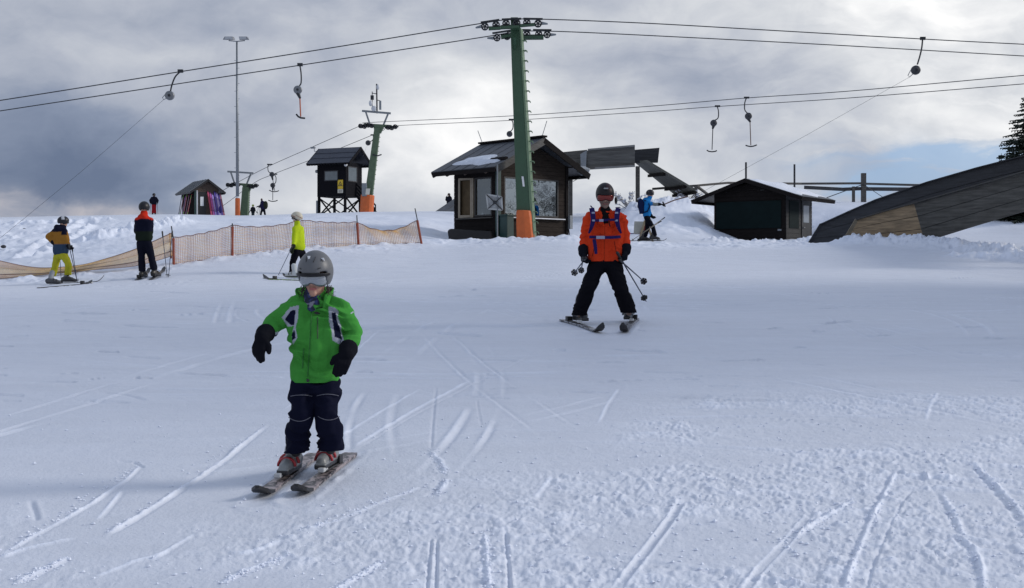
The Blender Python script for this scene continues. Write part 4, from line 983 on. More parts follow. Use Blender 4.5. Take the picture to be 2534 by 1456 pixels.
# ---- railing on the bank
def railing():
    D = 56; t = thing('railing', V(2000, 500, D), 'grey post and rail fence along the top of the snow bank', 'railing')
    def post(vx, vt, vb, r, d=D): m = MB(); m.beam(V(vx, vb, d) - UP * .6, V(vx, vt, d), r, r); m.build('post', GREYWOOD, t)
    post(2137, 429, 497, .20); post(2112, 462, 497, .12); post(1722, 458, 494, .13, 53); post(2330, 460, 500, .16)
    m = MB(); m.beam(V(1614, 468, 53.4), V(1722, 460, 53), .05, .10); m.beam(V(1722, 460, 53), V(1800, 453, 54), .05, .10); m.beam(V(1800, 453, 54), V(1985, 455, 56), .05, .10)
    m.beam(V(1985, 455, D), V(2137, 454, D - .15), .05, .10); m.beam(V(2137, 455, D - .15), V(2400, 462, D - .1), .05, .10); m.build('top_rail', GREYWOOD, t)
    m = MB(); m.beam(V(1990, 464, D + .1), V(2085, 469, D + .1), .06, .16); m.beam(V(2085, 469, D + .1), V(2137, 467, D + .1), .06, .16); m.beam(V(2137, 468, D + .1), V(2400, 470, D + .1), .06, .17); m.build('lower_rail', M('rail_boards', (.06, .06, .066), .75, .4, 3), t)
    for (a, b, r_) in ((V(1725, 462, 53), V(1762, 490, 53), .07), (V(2045, 490, D), V(2135, 457, D), .02), (V(2137, 457, D), V(2190, 492, D), .015)): m = MB(); m.tube([a, b], r_, 5); m.build('stay', GREYWOOD, t)
    for vx, vt in ((1846, 402), (1966, 407)):
        m = MB(); p = V(vx, vt, 55); m.tube([Vector((p.x, p.y, gz(p.x, p.y) - .3)), p], .045, 8)
        m.build('marker_pole', DARKSTEEL, None, label='thin upright pole behind the ridge of the dark hut' if vx == 1846 else 'thin upright pole at the back of the dark hut roof', cat='pole', group='thin poles behind the dark hut')
railing()
# ------------------------------------------------------------ drag lifts
def wheel(mb, c, ax, r, wd=.05, spokes=5):
    """spoked sheave wheel, axis ax"""
    c = Vector(c); ax = Vector(ax).normalized(); a = ax.cross(UP)
    if a.length < .1: a = Vector((1, 0, 0))
    a.normalize(); b = ax.cross(a); N = 20; vs = []; fs = []
    for k in range(N):
        d = a * math.cos(2 * math.pi * k / N) + b * math.sin(2 * math.pi * k / N)
        vs += [c + d * r - ax * wd, c + d * r + ax * wd, c + d * r * .68 + ax * wd, c + d * r * .68 - ax * wd]
    for k in range(N):
        i, j = 4 * k, 4 * ((k + 1) % N)
        fs += [(i, j, j + 1, i + 1), (i + 1, j + 1, j + 2, i + 2), (i + 2, j + 2, j + 3, i + 3), (i + 3, j + 3, j, i)]
    mb.add(vs, fs)
    mb.cyl(c - ax * wd * 1.3, c + ax * wd * 1.3, r * .24, r * .24, 10)
    for k in range(spokes):
        d = a * math.cos(2 * math.pi * k / spokes + .3) + b * math.sin(2 * math.pi * k / spokes + .3); mb.beam(c + d * r * .2, c + d * r * .72, wd * .9, r * .16, ax)

def near_pylon():
    D = 38.0; base = V(1297, 600, D); base.z = gzv(1297, D) - .2
    t = thing('lift_pylon', base, 'tall green box section lift pylon with orange padding in front of the cabin', 'lift pylon')
    bl, br = V(1281, 602, D), V(1316, 602, D); tl, tr = V(1263, 70, D), V(1285, 70, D)
    dp = Vector((.10, .50, 0)); dp2 = Vector((.08, .34, 0))
    fl_b, fl_t = Vector((.055, 0, 0)), Vector((.035, 0, 0))
    bl.z = br.z = base.z
    m = MB(); m.hexa([bl, br, br + dp, bl + dp], [tl, tr, tr + dp2, tl + dp2]); m.build('pole', GREENSTEEL, t, bevel=.012)
    # flange down the sunny side; its paler green is painted sunlight
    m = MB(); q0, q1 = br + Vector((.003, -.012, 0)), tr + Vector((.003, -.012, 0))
    m.hexa([q0, q0 + Vector((.085, 0, 0)), q0 + Vector((.085, 0, 0)) + dp * .9, q0 + dp * .9], [q1, q1 + Vector((.045, 0, 0)), q1 + Vector((.045, 0, 0)) + dp2 * .9, q1 + dp2 * .9]); m.build('flange', LITGREEN, t)
    for i in range(20):
        s = .055 + i * .0465
        p = (br + Vector((.085, .1, 0))).lerp(tr + Vector((.045, .1, 0)), 1 - s)
        m = MB(); m.tube([p, p + Vector((.12, 0, .015)), p + Vector((.155, 0, -.01)), p + Vector((.165, 0, -.055))], .017, 6); m.tube([p + Vector((0, .16, 0)), p + Vector((.12, .16, .015)), p + Vector((.16, .10, 0))], .013, 5); m.build('step_iron', LITGREEN, t)
    # padding
    pb, pt = V(1281, 604, D - .14), V(1279, 520, D - .14); w0, w1 = V(1317, 604, D - .14), V(1309, 521, D - .14)
    pb.z = w0.z = base.z
    m = MB(); N = 10; vs = []; fs = []; rr = random.Random(8)
    for i in range(N + 1):
        s = i / N; l = pb.lerp(pt, s); r = w0.lerp(w1, s); bg = .022 * math.sin(s * math.pi) + rr.uniform(-.004, .004)
        sag = .02 * math.sin(s * 9)
        ring = [l + Vector((-bg, 0, 0)), l.lerp(r, .5) + Vector((0, -.05 - bg, 0)), r + Vector((bg, 0, 0)), r + Vector((.10 + bg * .5 + sag, .24, 0)), r + Vector((.10, .66, 0)), l + Vector((-.02, .66, 0)), l + Vector((-bg - .01, .3, 0))]
        vs += ring
    n = 7
    fs = [(i * n + k, i * n + (k + 1) % n, (i + 1) * n + (k + 1) % n, (i + 1) * n + k) for i in range(N) for k in range(n)] + [tuple(range(n)), tuple(range(N * n, N * n + n))]
    m.add(vs, fs); m.build('padding', ORANGEPAD, t, bevel=.03)
    m = MB(); m.slab([V(1289, 437, D - .03) + Vector((.02, 0, 0)), V(1294, 437, D - .03) + Vector((.02, 0, 0)), V(1297, 462, D - .03) + Vector((.02, 0, 0)), V(1292, 462, D - .03) + Vector((.02, 0, 0))], Vector((0, .01, 0))); m.build('number_plate', WHITE, t)
    # cross arm to both sides (depth direction)
    m = MB(); top = (tl + tr) / 2 + Vector((0, .17, 0)); m.beam(top + Vector((-.02, -1.05, .06)), top + Vector((.10, 1.25, -.02)), .22, .20); m.beam(top + Vector((0, -.6, -.35)), top + Vector((0, 0, -.75)), .08, .08); m.build('cross_arm', GREENSTEEL, t)
    def sheaves(pix, r, D, beams, guards, horns, name):
        a = None
        ax = Vector((0, 1, 0)); parts = MB()
        for (x0, y0, x1, y1, h) in beams: parts.beam(V(x0, y0, D + .06), V(x1, y1, D + .06), .05, h, (0, 0, 1)); parts.beam(V(x0, y0, D - .10), V(x1, y1, D - .10), .03, h * .55, (0, 0, 1))
        s = parts.build(name, GREENSTEEL, t)
        for (x, y) in pix: m = MB(); wheel(m, V(x, y, D - .02), ax, r); m.build('wheel', DARKSTEEL, s)
        g = MB()
        for (x0, y0, x1, y1) in guards: g.beam(V(x0, y0, D), V(x1, y1, D), .12, .045)
        g.build('rope_guard', DARKSTEEL, s)
        h = MB()
        for (x0, y0, x1, y1) in horns: h.capsule(V(x0, y0, D), .05, V(x1, y1, D), .028)
        h.build('horn', STEEL, s)
    f = lambda x, y: ((1160 + x / 4.55) / 1.01026, (20 + y / 4.55) / 1.01026)
    fl = lambda L: [sum((f(*a) for a in zip(q[::2], q[1::2])), ()) for q in L]
    sheaves([f(*p) for p in ((237, 213), (365, 196), (478, 180), (600, 175), (715, 170), (842, 180))], .118, 37.05,
            [(*f(280, 235), *f(415, 228), .12), (*f(415, 222), *f(640, 212), .13), (*f(630, 205), *f(805, 190), .10)],
            fl([(190, 168, 402, 137), (430, 133, 650, 124), (675, 124, 895, 128)]), fl([(195, 212, 140, 225), (890, 176, 945, 182)]), 'sheave_train')
    sheaves([f(*p) for p in ((375, 340), (490, 325), (715, 303), (850, 300), (945, 304))], .118, 39.2,
            [(*f(420, 330), *f(560, 310), .16), (*f(650, 335), *f(905, 333), .17)],
            fl([(322, 290, 545, 256), (655, 252, 760, 254), (785, 252, 995, 254)]), fl([(330, 345, 272, 345), (990, 306, 1040, 304)]), 'sheave_train')
near_pylon()

def rope(pts, r, label, sub=8):
    """lift rope through (vx, vy, Y) points, smoothed"""
    P = [V(*p) for p in pts]; out = []
    for i in range(len(P) - 1):
        p0, p1, p2, p3 = P[max(i - 1, 0)], P[i], P[i + 1], P[min(i + 2, len(P) - 1)]
        for k in range(sub):
            s = k / sub; out.append(.5 * ((2 * p1) + (p2 - p0) * s + (2 * p0 - 5 * p1 + 4 * p2 - p3) * s * s + (3 * p1 - p0 - 3 * p2 + p3) * s ** 3))
    out.append(P[-1]); m = MB(); m.tube(out, r, 6)
    return m.build('lift_rope', CABLE, None, True, label=label, cat='rope', group='haul ropes of the drag lifts')
rope([(-500, 324, 37.05), (0, 249, 37.05), (445, 178, 37.05), (800, 122, 37.05), (1187, 59, 37.05), (1262, 49, 37.05), (1345, 48, 37.1), (1600, 58, 37.9), (1900, 75, 38.8), (2283, 97, 39.9), (2534, 110, 40.6), (3000, 132, 42)], .017, 'nearer haul rope running over the upper wheels of the green pylon')
rope([(-500, 352, 39.2), (0, 275, 39.2), (400, 214, 39.2), (742, 162, 39.2), (1210, 90, 39.2), (1262, 80, 39.2), (1375, 78, 39.2), (1700, 93, 40.1), (2100, 114, 41.2), (2534, 139, 42.4), (3000, 164, 44)], .017, 'farther haul rope running over the lower wheels of the green pylon')
def fy(vx):
    """distance of the far lift's line in direction vx"""
    k = (vx - CX) / FV
    return (88 - 1.05 * 10) / (1 + 1.05 * k) if vx > 930 else (88 - .84 * 10) / (1 + .84 * k)
rope([(470, 522, fy(470)), (548, 474, fy(548)), (580, 456, fy(580)), (665, 412, fy(665)), (780, 361, fy(780)), (893, 311, fy(893)), (905, 306, fy(905)), (925, 303, fy(930)), (1270, 287, fy(1270)), (1600, 264, fy(1600)), (1847, 243, fy(1847)), (2100, 226, fy(2100)), (2534, 187, fy(2534)), (3000, 148, fy(3000))], .020, 'upper haul rope of the far drag lift behind the cabin')
rope([(470, 556, fy(470) + 1.6), (548, 512, fy(548) + 1.6), (626, 455, fy(626) + 1.6), (675, 432, fy(675) + 1.6), (800, 384, fy(800) + 1.6), (923, 334, fy(923) + 1.6), (950, 322, fy(950) + 1.6), (975, 312, fy(975) + 1.6), (1270, 298, fy(1270) + 1.6), (1600, 277, fy(1600) + 1.6), (1775, 264, fy(1775) + 1.6), (2100, 243, fy(2100) + 1.6), (2534, 208, fy(2534) + 1.6), (3000, 170, fy(3000) + 1.6)], .020, 'lower haul rope of the far drag lift behind the cabin')

ORANGEROD = M('orange_rod', (.42, .085, .03), .5, .2, 10); BROWNROD = M('brown_rod', (.11, .05, .035), .5, .2, 10)
DRUM = M('drum_grey', (.17, .18, .195), .4, .2, 8, metal=.3); DRUMDARK = M('drum_dark', (.05, .052, .06), .45, .25, 8, metal=.3)
def hanger(D, arm, drum, rd, label, rod=None, rodmat=None, tpts=None, tether=None, drummat=None, hook=True):
    """drag lift hanger: clamp, bent arm, spring drum, and a rod with T bar or a pulled-out tether"""
    P = lambda p, d=0: V(p[0], p[1], D + d)
    a = [P(p) for p in arm]; t = thing('drag_lift_hanger', a[0], label, 'T-bar hanger', 'T-bar hangers on the drag lift ropes')
    m = MB(); fine = []
    for i in range(len(a) - 1):
        p0, p1, p2, p3 = a[max(i - 1, 0)], a[i], a[i + 1], a[min(i + 2, len(a) - 1)]
        for k in range(5):
            s = k / 5; fine.append(.5 * ((2 * p1) + (p2 - p0) * s + (2 * p0 - 5 * p1 + 4 * p2 - p3) * s * s + (3 * p1 - p0 - 3 * p2 + p3) * s ** 3))
    fine.append(a[-1]); m.tube(fine, rd * .17, 7); m.build('arm', DARKSTEEL, t, True)
    m = MB(); k = D / FV; m.beam(a[0] - Vector((6 * k, 0, -.02)), a[0] + Vector((7 * k, 0, .02)), .07, .10); m.build('clamp', DARKSTEEL, t)
    c = P(drum); m = MB(); N = 20
    prof = [(.02, -.55), (.75, -.5), (.97, -.38), (1.0, -.2), (1.0, .2), (.97, .38), (.75, .5), (.02, .55)]
    vs = [c + Vector((math.cos(2 * math.pi * j / N) * r * rd, z * rd * .95, math.sin(2 * math.pi * j / N) * r * rd)) for r, z in prof for j in range(N)]
    m.add(vs, [(i * N + j, i * N + (j + 1) % N, (i + 1) * N + (j + 1) % N, (i + 1) * N + j) for i in range(len(prof) - 1) for j in range(N)] + [tuple(range(N)), tuple(range((len(prof) - 1) * N, len(prof) * N))])
    do = m.build('spring_drum', drummat or DRUM, t, True)
    m = MB(); m.cyl(c - Vector((0, rd * .62, 0)), c + Vector((0, rd * .62, 0)), rd * .3, rd * .3, 10); m.build('hub', DARKSTEEL, do)
    if hook and tether:
        e = P(tether[0]); d = (e - c).normalized(); n = Vector((d.z, 0, -d.x)); m = MB()
        q = [c + n * rd * .9 + d * rd * .2, e + n * rd * .5, e, c + d * rd * .9 - n * rd * .1]; m.tube(q, rd * .085, 5); m.build('rope_guide', STEEL, t)
    if tether:
        m = MB(); m.tube([P(tether[0])] + [V(*p) for p in tether[1:]], .0045, 5); m.build('tether', CABLE, t)
    if rod:
        m = MB(); p = P(rod[0]); m.capsule(c - Vector((0, 0, rd * .7)), rd * .5, p, rd * .3); m.build('neck', DARKSTEEL, t, True)
        m = MB(); m.tube([P(rod[0]), P(rod[1])], max(.022, rd * .13), 6); m.build('rod', rodmat or DARKSTEEL, t)
        m = MB(); m.tube([P(q) for q in tpts], max(.03, rd * .19), 7); m.build('crossbar', BLACK, t, True)
    return t
hanger(37.05, [(446, 178), (434, 190), (426, 209), (422, 226)], (420, 237), .145, 'T-bar hanger left on the nearer rope, its tether pulled out down left', tether=[(405, 247), (200, 426, 36.6), (0, 590, 36.2), (-160, 700, 35.8)])
hanger(39.2, [(742, 162), (745, 182), (745, 205), (740, 214)], (737, 223), .14, 'T-bar hanger with orange rod on the farther rope left of the green pylon', rod=[(742, 242), (744, 289)], rodmat=ORANGEROD, tpts=[(733, 283), (738, 289), (744, 292), (755, 293)])
hanger(39.9, [(2283, 97), (2281, 118), (2276, 140), (2270, 160)], (2266, 174), .155, 'T-bar hanger at the upper right, tether stretched down to the blue skier', drummat=DRUMDARK, tether=[(2251, 191), (1990, 338, 40.2), (1726, 482, 40.3), (1660, 499, 40.2)])
hanger(fy(1775) + 1.6, [(1775, 264), (1778, 276), (1777, 292), (1769, 298)], (1766, 305), .19, 'T-bar hanger on the far lift, left one of the pair above the dark hut', rod=[(1764, 318), (1762, 371)], rodmat=DARKSTEEL, tpts=[(1749, 372), (1754, 375), (1762, 376), (1770, 375), (1774, 373)], drummat=DRUMDARK)
hanger(fy(1847), [(1847, 243), (1843, 255), (1843, 272), (1850, 281)], (1852, 288), .19, 'T-bar hanger on the far lift, right one of the pair above the dark hut', rod=[(1856, 301), (1858, 360)], rodmat=BROWNROD, tpts=[(1845, 360), (1851, 362), (1858, 363), (1865, 362), (1873, 359)], drummat=DRUMDARK)
hanger(fy(1270) + 1.6, [(1265, 297), (1269, 303), (1269, 318), (1263, 326)], (1261, 332), .20, 'T-bar hanger on the far lift peeping out left of the green pylon', tether=[(1260, 340), (1259, 352, fy(1270) + 1.6)], drummat=DRUMDARK, hook=False)
hanger(fy(923) + 1.6, [(923, 335), (924, 343), (920, 349), (914, 351)], (911, 354), .20, 'T-bar hanger just left below the head of the antenna pylon', tether=[(909, 359), (896, 392, fy(900))], drummat=DRUMDARK, hook=False)
hanger(fy(665), [(667, 408), (663, 412), (664, 424), (669, 428)], (673, 432), .20, 'T-bar hanger on the far lift above the walking pair, upper crossbar', rod=[(675, 445), (680, 473)], rodmat=DARKSTEEL, tpts=[(666, 471), (672, 474), (679, 475), (686, 474), (690, 472)], drummat=DRUMDARK)
hanger(fy(675) + 1.6, [(679, 432), (683, 440), (682, 452), (677, 456)], (675, 459), .20, 'T-bar hanger on the far lift above the walking pair, lower crossbar', rod=[(675, 470), (675, 496)], rodmat=DARKSTEEL, tpts=[(664, 496), (669, 498), (675, 499), (682, 498), (687, 496)], drummat=DRUMDARK)

def far_pylon(D, base_px, top_px, wb, wt, y_frame, pad, ant, label, fr, wheels):
    base = V(*base_px, D); t = thing('lift_pylon', base, label, 'lift pylon'); k = D / FV
    top = V(*top_px, D)
    m = MB(); b = base - UP * .5; m.hexa([b + Vector((-wb / 2, -wb / 2, 0)), b + Vector((wb / 2, -wb / 2, 0)), b + Vector((wb / 2, wb / 2, 0)), b + Vector((-wb / 2, wb / 2, 0))], [top + Vector((-wt / 2, -wt / 2, 0)), top + Vector((wt / 2, -wt / 2, 0)), top + Vector((wt / 2, wt / 2, 0)), top + Vector((-wt / 2, wt / 2, 0))]); m.build('pole', TOWERGREEN, t, bevel=.02)
    d = (top - base)
    m = MB()
    for i in range(14): p = base.lerp(top, .18 + i * .055) + Vector((wb * .5 - (wb - wt) * .5 * (.18 + i * .055), 0, 0)); m.tube([p, p + Vector((.10, 0, 0))], .022, 5)
    m.build('step_irons', TOWERGREEN, t)
    # head: trapezoid, arm, two sheave trains, frame above
    m = MB(); x0, x1, y0 = wheels; m.prism([V(top_px[0] - 11 * fr, top_px[1] - 11 * fr, D - .15), V(top_px[0] + 18 * fr, top_px[1] - 9 * fr, D - .15), V(top_px[0] + 8 * fr, top_px[1] + 12 * fr, D - .15), V(top_px[0] - 7 * fr, top_px[1] + 12 * fr, D - .15)], Vector((0, .3, 0)))
    m.beam(V(x0 + 14 * fr, y0, D), V(x1 - 12 * fr, y0 + 4 * fr, D), .2, .18); m.build('cross_arm', TOWERGREEN, t)
    for (cx, cy, n, sl) in ((x0 + 18 * fr, y0 + 2 * fr, 4, -.10), (x1 - 12 * fr, y0 + 6 * fr, 3, -.10)):
        m = MB(); m.beam(V(cx - 17 * fr, cy - sl * 17 * fr, D), V(cx + 17 * fr, cy + sl * 17 * fr, D), .1, .12); so = m.build('sheave_train', DARKSTEEL, t)
        for i in range(n):
            m = MB(); xx = cx + (i - (n - 1) / 2) * 9 * fr; wheel(m, V(xx, cy + sl * (xx - cx) + (i % 2) * 2, D - .15), (.35, 1, 0), .17, .08); m.build('wheel', DARKSTEEL, so)
    fx0, fx1, fyy = y_frame
    m = MB(); m.beam(V(fx0, fyy[0], D), V(fx1, fyy[1], D), .14, .14); m.beam(V(fx0 + 9 * fr, fyy[0] + 2, D), V(fx0 + 20 * fr, top_px[1] - 8 * fr, D), .12, .12); m.beam(V(fx1 - 7 * fr, fyy[1] + 2, D), V(fx1 - 19 * fr, top_px[1] - 6 * fr, D), .12, .12); m.build('head_frame', STEEL, t)
    if pad:
        m = MB(); x0, y0, x1, y1, x2, y2, x3, y3 = pad; N = 14; vs = []
        lo = (V(x0, y0, D) + V(x1, y1, D)) / 2 - UP * .4; hi = (V(x2, y2, D) + V(x3, y3, D)) / 2; r0 = (x1 - x0) * k / 2; r1 = (x3 - x2) * k / 2
        m.cyl(lo, hi, r0, r1, 14); m.build('padding', ORANGEPAD, t, bevel=.06)
    return t
t2 = far_pylon(88, (905, 528), (934, 318), .62, .42, (896, 967, (275, 281)), (889, 529, 923, 529, 893, 483, 927, 483), True, 'leaning green lift pylon with antennas on top and orange padded foot', 1.0, (888, 981, 309))
m = MB(); m.slab([V(906, 467, 87.4), V(916, 467, 87.4), V(914, 482, 87.4), V(904, 482, 87.4)], Vector((0, .03, 0))); m.build('notice_plate', M('notice_white', (.6, .6, .5)), t2)
m = MB(); m.box(V(902, 470, 87.6), .35, .3, .95); m.build('switch_box', GREYBOX, t2)
m = MB(); m.tube([V(921, 383, 87.6), V(935, 386, 87.5), V(944, 383, 87.4)], .05, 5); m.build('bracket', DARKSTEEL, t2)
def antenna():
    D = 88; t = thing('antenna_mast', V(932, 278, D), 'slim antenna mast with dish and panel aerials on the leaning pylon head', 'antenna')
    k = D / FV
    m = MB(); m.tube([V(933, 281, D), V(932, 208, D)], .055, 8); m.build('mast', DARKSTEEL, t)
    m = MB(); m.tube([V(921, 231, D), V(933, 233, D)], .03, 5); m.tube([V(921, 227, D), V(921, 272, D)], .03, 5); m.tube([V(933, 248, D), V(941, 250, D)], .03, 5); m.build('bracket', DARKSTEEL, t)
    for (x, y, rx, ry) in ((935, 216, .12, .20), (917, 256, .13, .22), (925, 269, .19, .21)):
        m = MB(); m.ell(V(x, y, D - .2), rx, .1, ry, seg=14, ring=8); m.build('dish', M('aerial_white', (.55, .57, .60), .5, .1, 8), t, True)
    m = MB(); m.box(V(921, 242, D - .1), 8 * k, .12, 11 * k); m.build('panel_aerial', DARKSTEEL, t)
    m = MB(); m.box(V(941, 261, D - .1), 5 * k, .15, 22 * k); m.build('panel_aerial', GREYBOX, t)
antenna()
far_pylon(98, (604, 540), (609, 464), .66, .52, (563, 627, (425, 429)), None, False, 'small green lift pylon on the skyline right of the floodlight mast', .92, (560, 636, 455))

def floodlight_mast():
    D = 88; base = V(588, 540, D); t = thing('floodlight_mast', base, 'tall slim grey floodlight mast with orange padded foot and two lamp heads', 'floodlight mast'); k = D / FV
    m = MB(); m.tube([base - UP * .4, V(587, 300, D), V(586, 103, D)], .135, 10, .06); m.build('pole', STEEL, t, True)
    m = MB()
    for i in range(17):
        p = V(586, 150 + i * 19, D); s = 1 if i % 2 else -1; m.tube([p, p + Vector((s * .2, 0, 0))], .014, 5)
    m.build('step_irons', STEEL, t)
    m = MB(); m.cyl(base - UP * .4, V(588, 491, D), .19, .18, 14); m.build('padding', ORANGEPAD, t, bevel=.04)
    m = MB(); m.cyl(V(588, 491, D) + UP * .01, V(588, 487, D), .17, .14, 12); m.build('collar', WHITE, t)
    m = MB(); m.tube([V(566, 101, D), V(586, 103, D), V(606, 101, D)], .04, 6); m.build('cross_arm', STEEL, t)
    for s, x in ((-1, 568), (1, 603)):
        m = MB(); c = V(x, 96, D); m.hexa([c + Vector((-.36 + .1 * s, -.25, -.13)), c + Vector((.36 + .1 * s, -.25, -.13)), c + Vector((.36, .3, -.05)), c + Vector((-.36, .3, -.05))], [c + Vector((-.30, -.3, .10)), c + Vector((.30, -.3, .10)), c + Vector((.30, .2, .16)), c + Vector((-.30, .2, .16))])
        lo = m.build('lamp_head', M('lamp_housing', (.27, .28, .30), .4, .15, 6, metal=.4), t, bevel=.03)
        m = MB(); m.slab([c + Vector((-.26, -.318, -.09)), c + Vector((.28, -.318, -.09)), c + Vector((.25, -.326, .07)), c + Vector((-.25, -.326, .07))], Vector((0, -.01, 0))); m.build('glass', M('lamp_glass', (.40, .42, .45), .15, .1, 5), lo)
floodlight_mast()

# ------------------------------------------------------------ safety nets
NETH = M('net_cord_yellow', (.78, .56, .28), .8, .25, 3); NETV = M('net_cord_violet', (.46, .27, .26), .8, .25, 3); NETEDGE = M('net_edge_cord', (.20, .12, .10), .8, .2, 3)
NETPOLE = M('net_pole_red_brown', (.26, .055, .028), .55, .25, 8)
def net_strip(top, bot, sag, nx, ny, r, label, group):
    """net hanging between polylines given as world points"""
    def at(pl, s):
        s *= len(pl) - 1; i = min(int(s), len(pl) - 2); return pl[i].lerp(pl[i + 1], s - i)
    rr = random.Random(int(top[0].x * 100)); ph = [rr.uniform(0, 6) for _ in range(3)]
    def pt(s, v):
        a, b = at(top, s), at(bot, s); p = b.lerp(a, v); p = p - UP * (sag * 4 * s * (1 - s) * v * v)
        p.y += .05 * math.sin(s * 9 + ph[0] + v * 2) * math.sin(v * math.pi) + .03 * math.sin(s * 23 + ph[1]); p.z += .012 * math.sin(s * 31 + v * 7 + ph[2]); return p
    t = thing('safety_net', pt(.5, 0), label, 'net', group)
    m = MB()
    for j in range(ny + 1): m.tube([pt(i / (nx // 2), j / ny) for i in range(nx // 2 + 1)], r, 3)
    m.build('cross_cords', NETH, t)
    m = MB()
    for i in range(nx + 1): m.tube([pt(i / nx, j / 5) for j in range(6)], r * .85, 3)
    m.build('upright_cords', NETV, t)
    m = MB(); m.tube([pt(i / 24, 1) for i in range(25)], r * 1.7, 4); m.tube([pt(i / 24, 0) for i in range(25)], r * 1.5, 4); m.build('edge_cord', NETEDGE, t)
NP = [((429, 588), (429, 655), 30.0), ((575, 558), (575, 634), 31.4), ((748, 545), (742, 618), 33.0), ((884, 550), (888, 610), 34.2), ((1033, 544), (1044, 601), 35.4)]
lab = ['slack net panel between the first two posts from the left', 'net panel behind the skier in the lime jacket, left half', 'net panel behind the skier in the lime jacket, right half', 'sagging last net panel ending at the leaning post by the cabin']
for i in range(4):
    (a, b, d0), (c, e, d1) = NP[i], NP[i + 1]
    L = (V(*c, d1) - V(*a, d0)).length
    net_strip([V(*a, d0), V(*c, d1)], [V(*b, d0) , V(*e, d1)], (.05, .10, .04, .28)[i], int(L / .052), 18, .0072, 'orange and violet mesh ' + lab[i], 'panels of the safety net')
for (tx, ty, bx, by, px, py, D, lb) in ((424, 560, 430, 658, 429, 590, 29.97, 'reddish net post at the left end beside the planted ski poles'), (575, 553, 575, 640, 575, 561, 31.37, 'second net post from the left, upright in the snow'), (883, 533, 889, 612, 884, 552, 34.17, 'net post right of the skier in the lime jacket'), (1027, 516, 1046, 603, 1033, 546, 35.37, 'leaning net post with bare tip at the right end of the net')):
    t = thing('net_post', V(bx, by, D), lb, 'post', 'posts of the safety net')
    m = MB(); m.tube([V(bx, by, D) - UP * .2, V(px, py, D)], .033, 8); m.build('sleeve', NETPOLE, t)
    m = MB(); m.tube([V(px, py, D), V(tx, ty, D)], .016, 7); m.build('tip', DARKSTEEL, t)
def draped_net():
    top = [V(x, y, d) for x, y, d in ((424, 577, 30.1), (337, 617, 29.7), (247, 645, 29.5), (186, 658, 29.5), (97, 663, 29.6), (0, 646, 29.8), (-120, 615, 30), (-260, 580, 30.2))]
    bot = [V(x, y, d) for x, y, d in ((426, 634, 30.0), (337, 658, 29.5), (247, 667, 29.3), (186, 673, 29.2), (97, 681, 29.1), (0, 690, 29.0), (-120, 700, 29), (-260, 705, 29))]
    t = thing('draped_net', bot[3], 'long pinkish and yellow net slumped in a sagging curve on the left', 'net')
    def at(pl, s):
        s *= len(pl) - 1; i = min(int(s), len(pl) - 2); f = s - i
        p0, p1, p2, p3 = pl[max(i - 1, 0)], pl[i], pl[i + 1], pl[min(i + 2, len(pl) - 1)]
        return .5 * ((2 * p1) + (p2 - p0) * f + (2 * p0 - 5 * p1 + 4 * p2 - p3) * f * f + (3 * p1 - p0 - 3 * p2 + p3) * f ** 3)
    def pt(s, v): p = at(bot, s).lerp(at(top, s), v); p.y -= .22 * math.sin(v * math.pi * 1.0) * (.4 + .6 * math.sin(s * 5)) - .06 * math.sin(v * 9 + s * 14); p.z = max(p.z, gz(p.x, p.y) + .02); return p
    N = 110
    bands = [(0, .22, ((.42, .26, .24), (.5, .30, .26)), 'lower_fold'), (.22, .6, ((.50, .42, .26), (.52, .40, .28)), 'middle_fold'), (.6, 1, ((.44, .25, .18), (.46, .30, .24)), 'upper_fold')]
    for (v0, v1, colr, nm) in bands:
        m = MB(); vs = []; K = 5
        for i in range(N + 1):
            for j in range(K + 1): vs.append(pt(i / N, v0 + (v1 - v0) * j / K))
        m.add(vs, [(i * (K + 1) + j, (i + 1) * (K + 1) + j, (i + 1) * (K + 1) + j + 1, i * (K + 1) + j + 1) for i in range(N) for j in range(K)])
        m.build(nm, net_material('fine_net_' + nm, colr, .50), t, True)
    m = MB()
    for v in (0, .22, .6, 1): m.tube([pt(i / N, v) for i in range(N + 1)], .011 if v in (1, .22) else .006, 4)
    m.build('edge_cord', NETEDGE, t)
    m = MB()
    for i in range(220): m.tube([pt(i / 220, j / 6) for j in range(7)], .0035, 3)
    for j in range(1, 22): m.tube([pt(i / 60, j / 22) for i in range(61)], .0035, 3)
    m.build('cords', NETH, t)
draped_net()
t = thing('net_post', V(420, 640, 30.15), 'thin second post close behind the left end post of the net', 'post', 'posts of the safety net')
m = MB(); m.tube([V(424, 640, 30.15), V(420, 577, 30.15)], .02, 7); m.build('sleeve', NETPOLE, t)

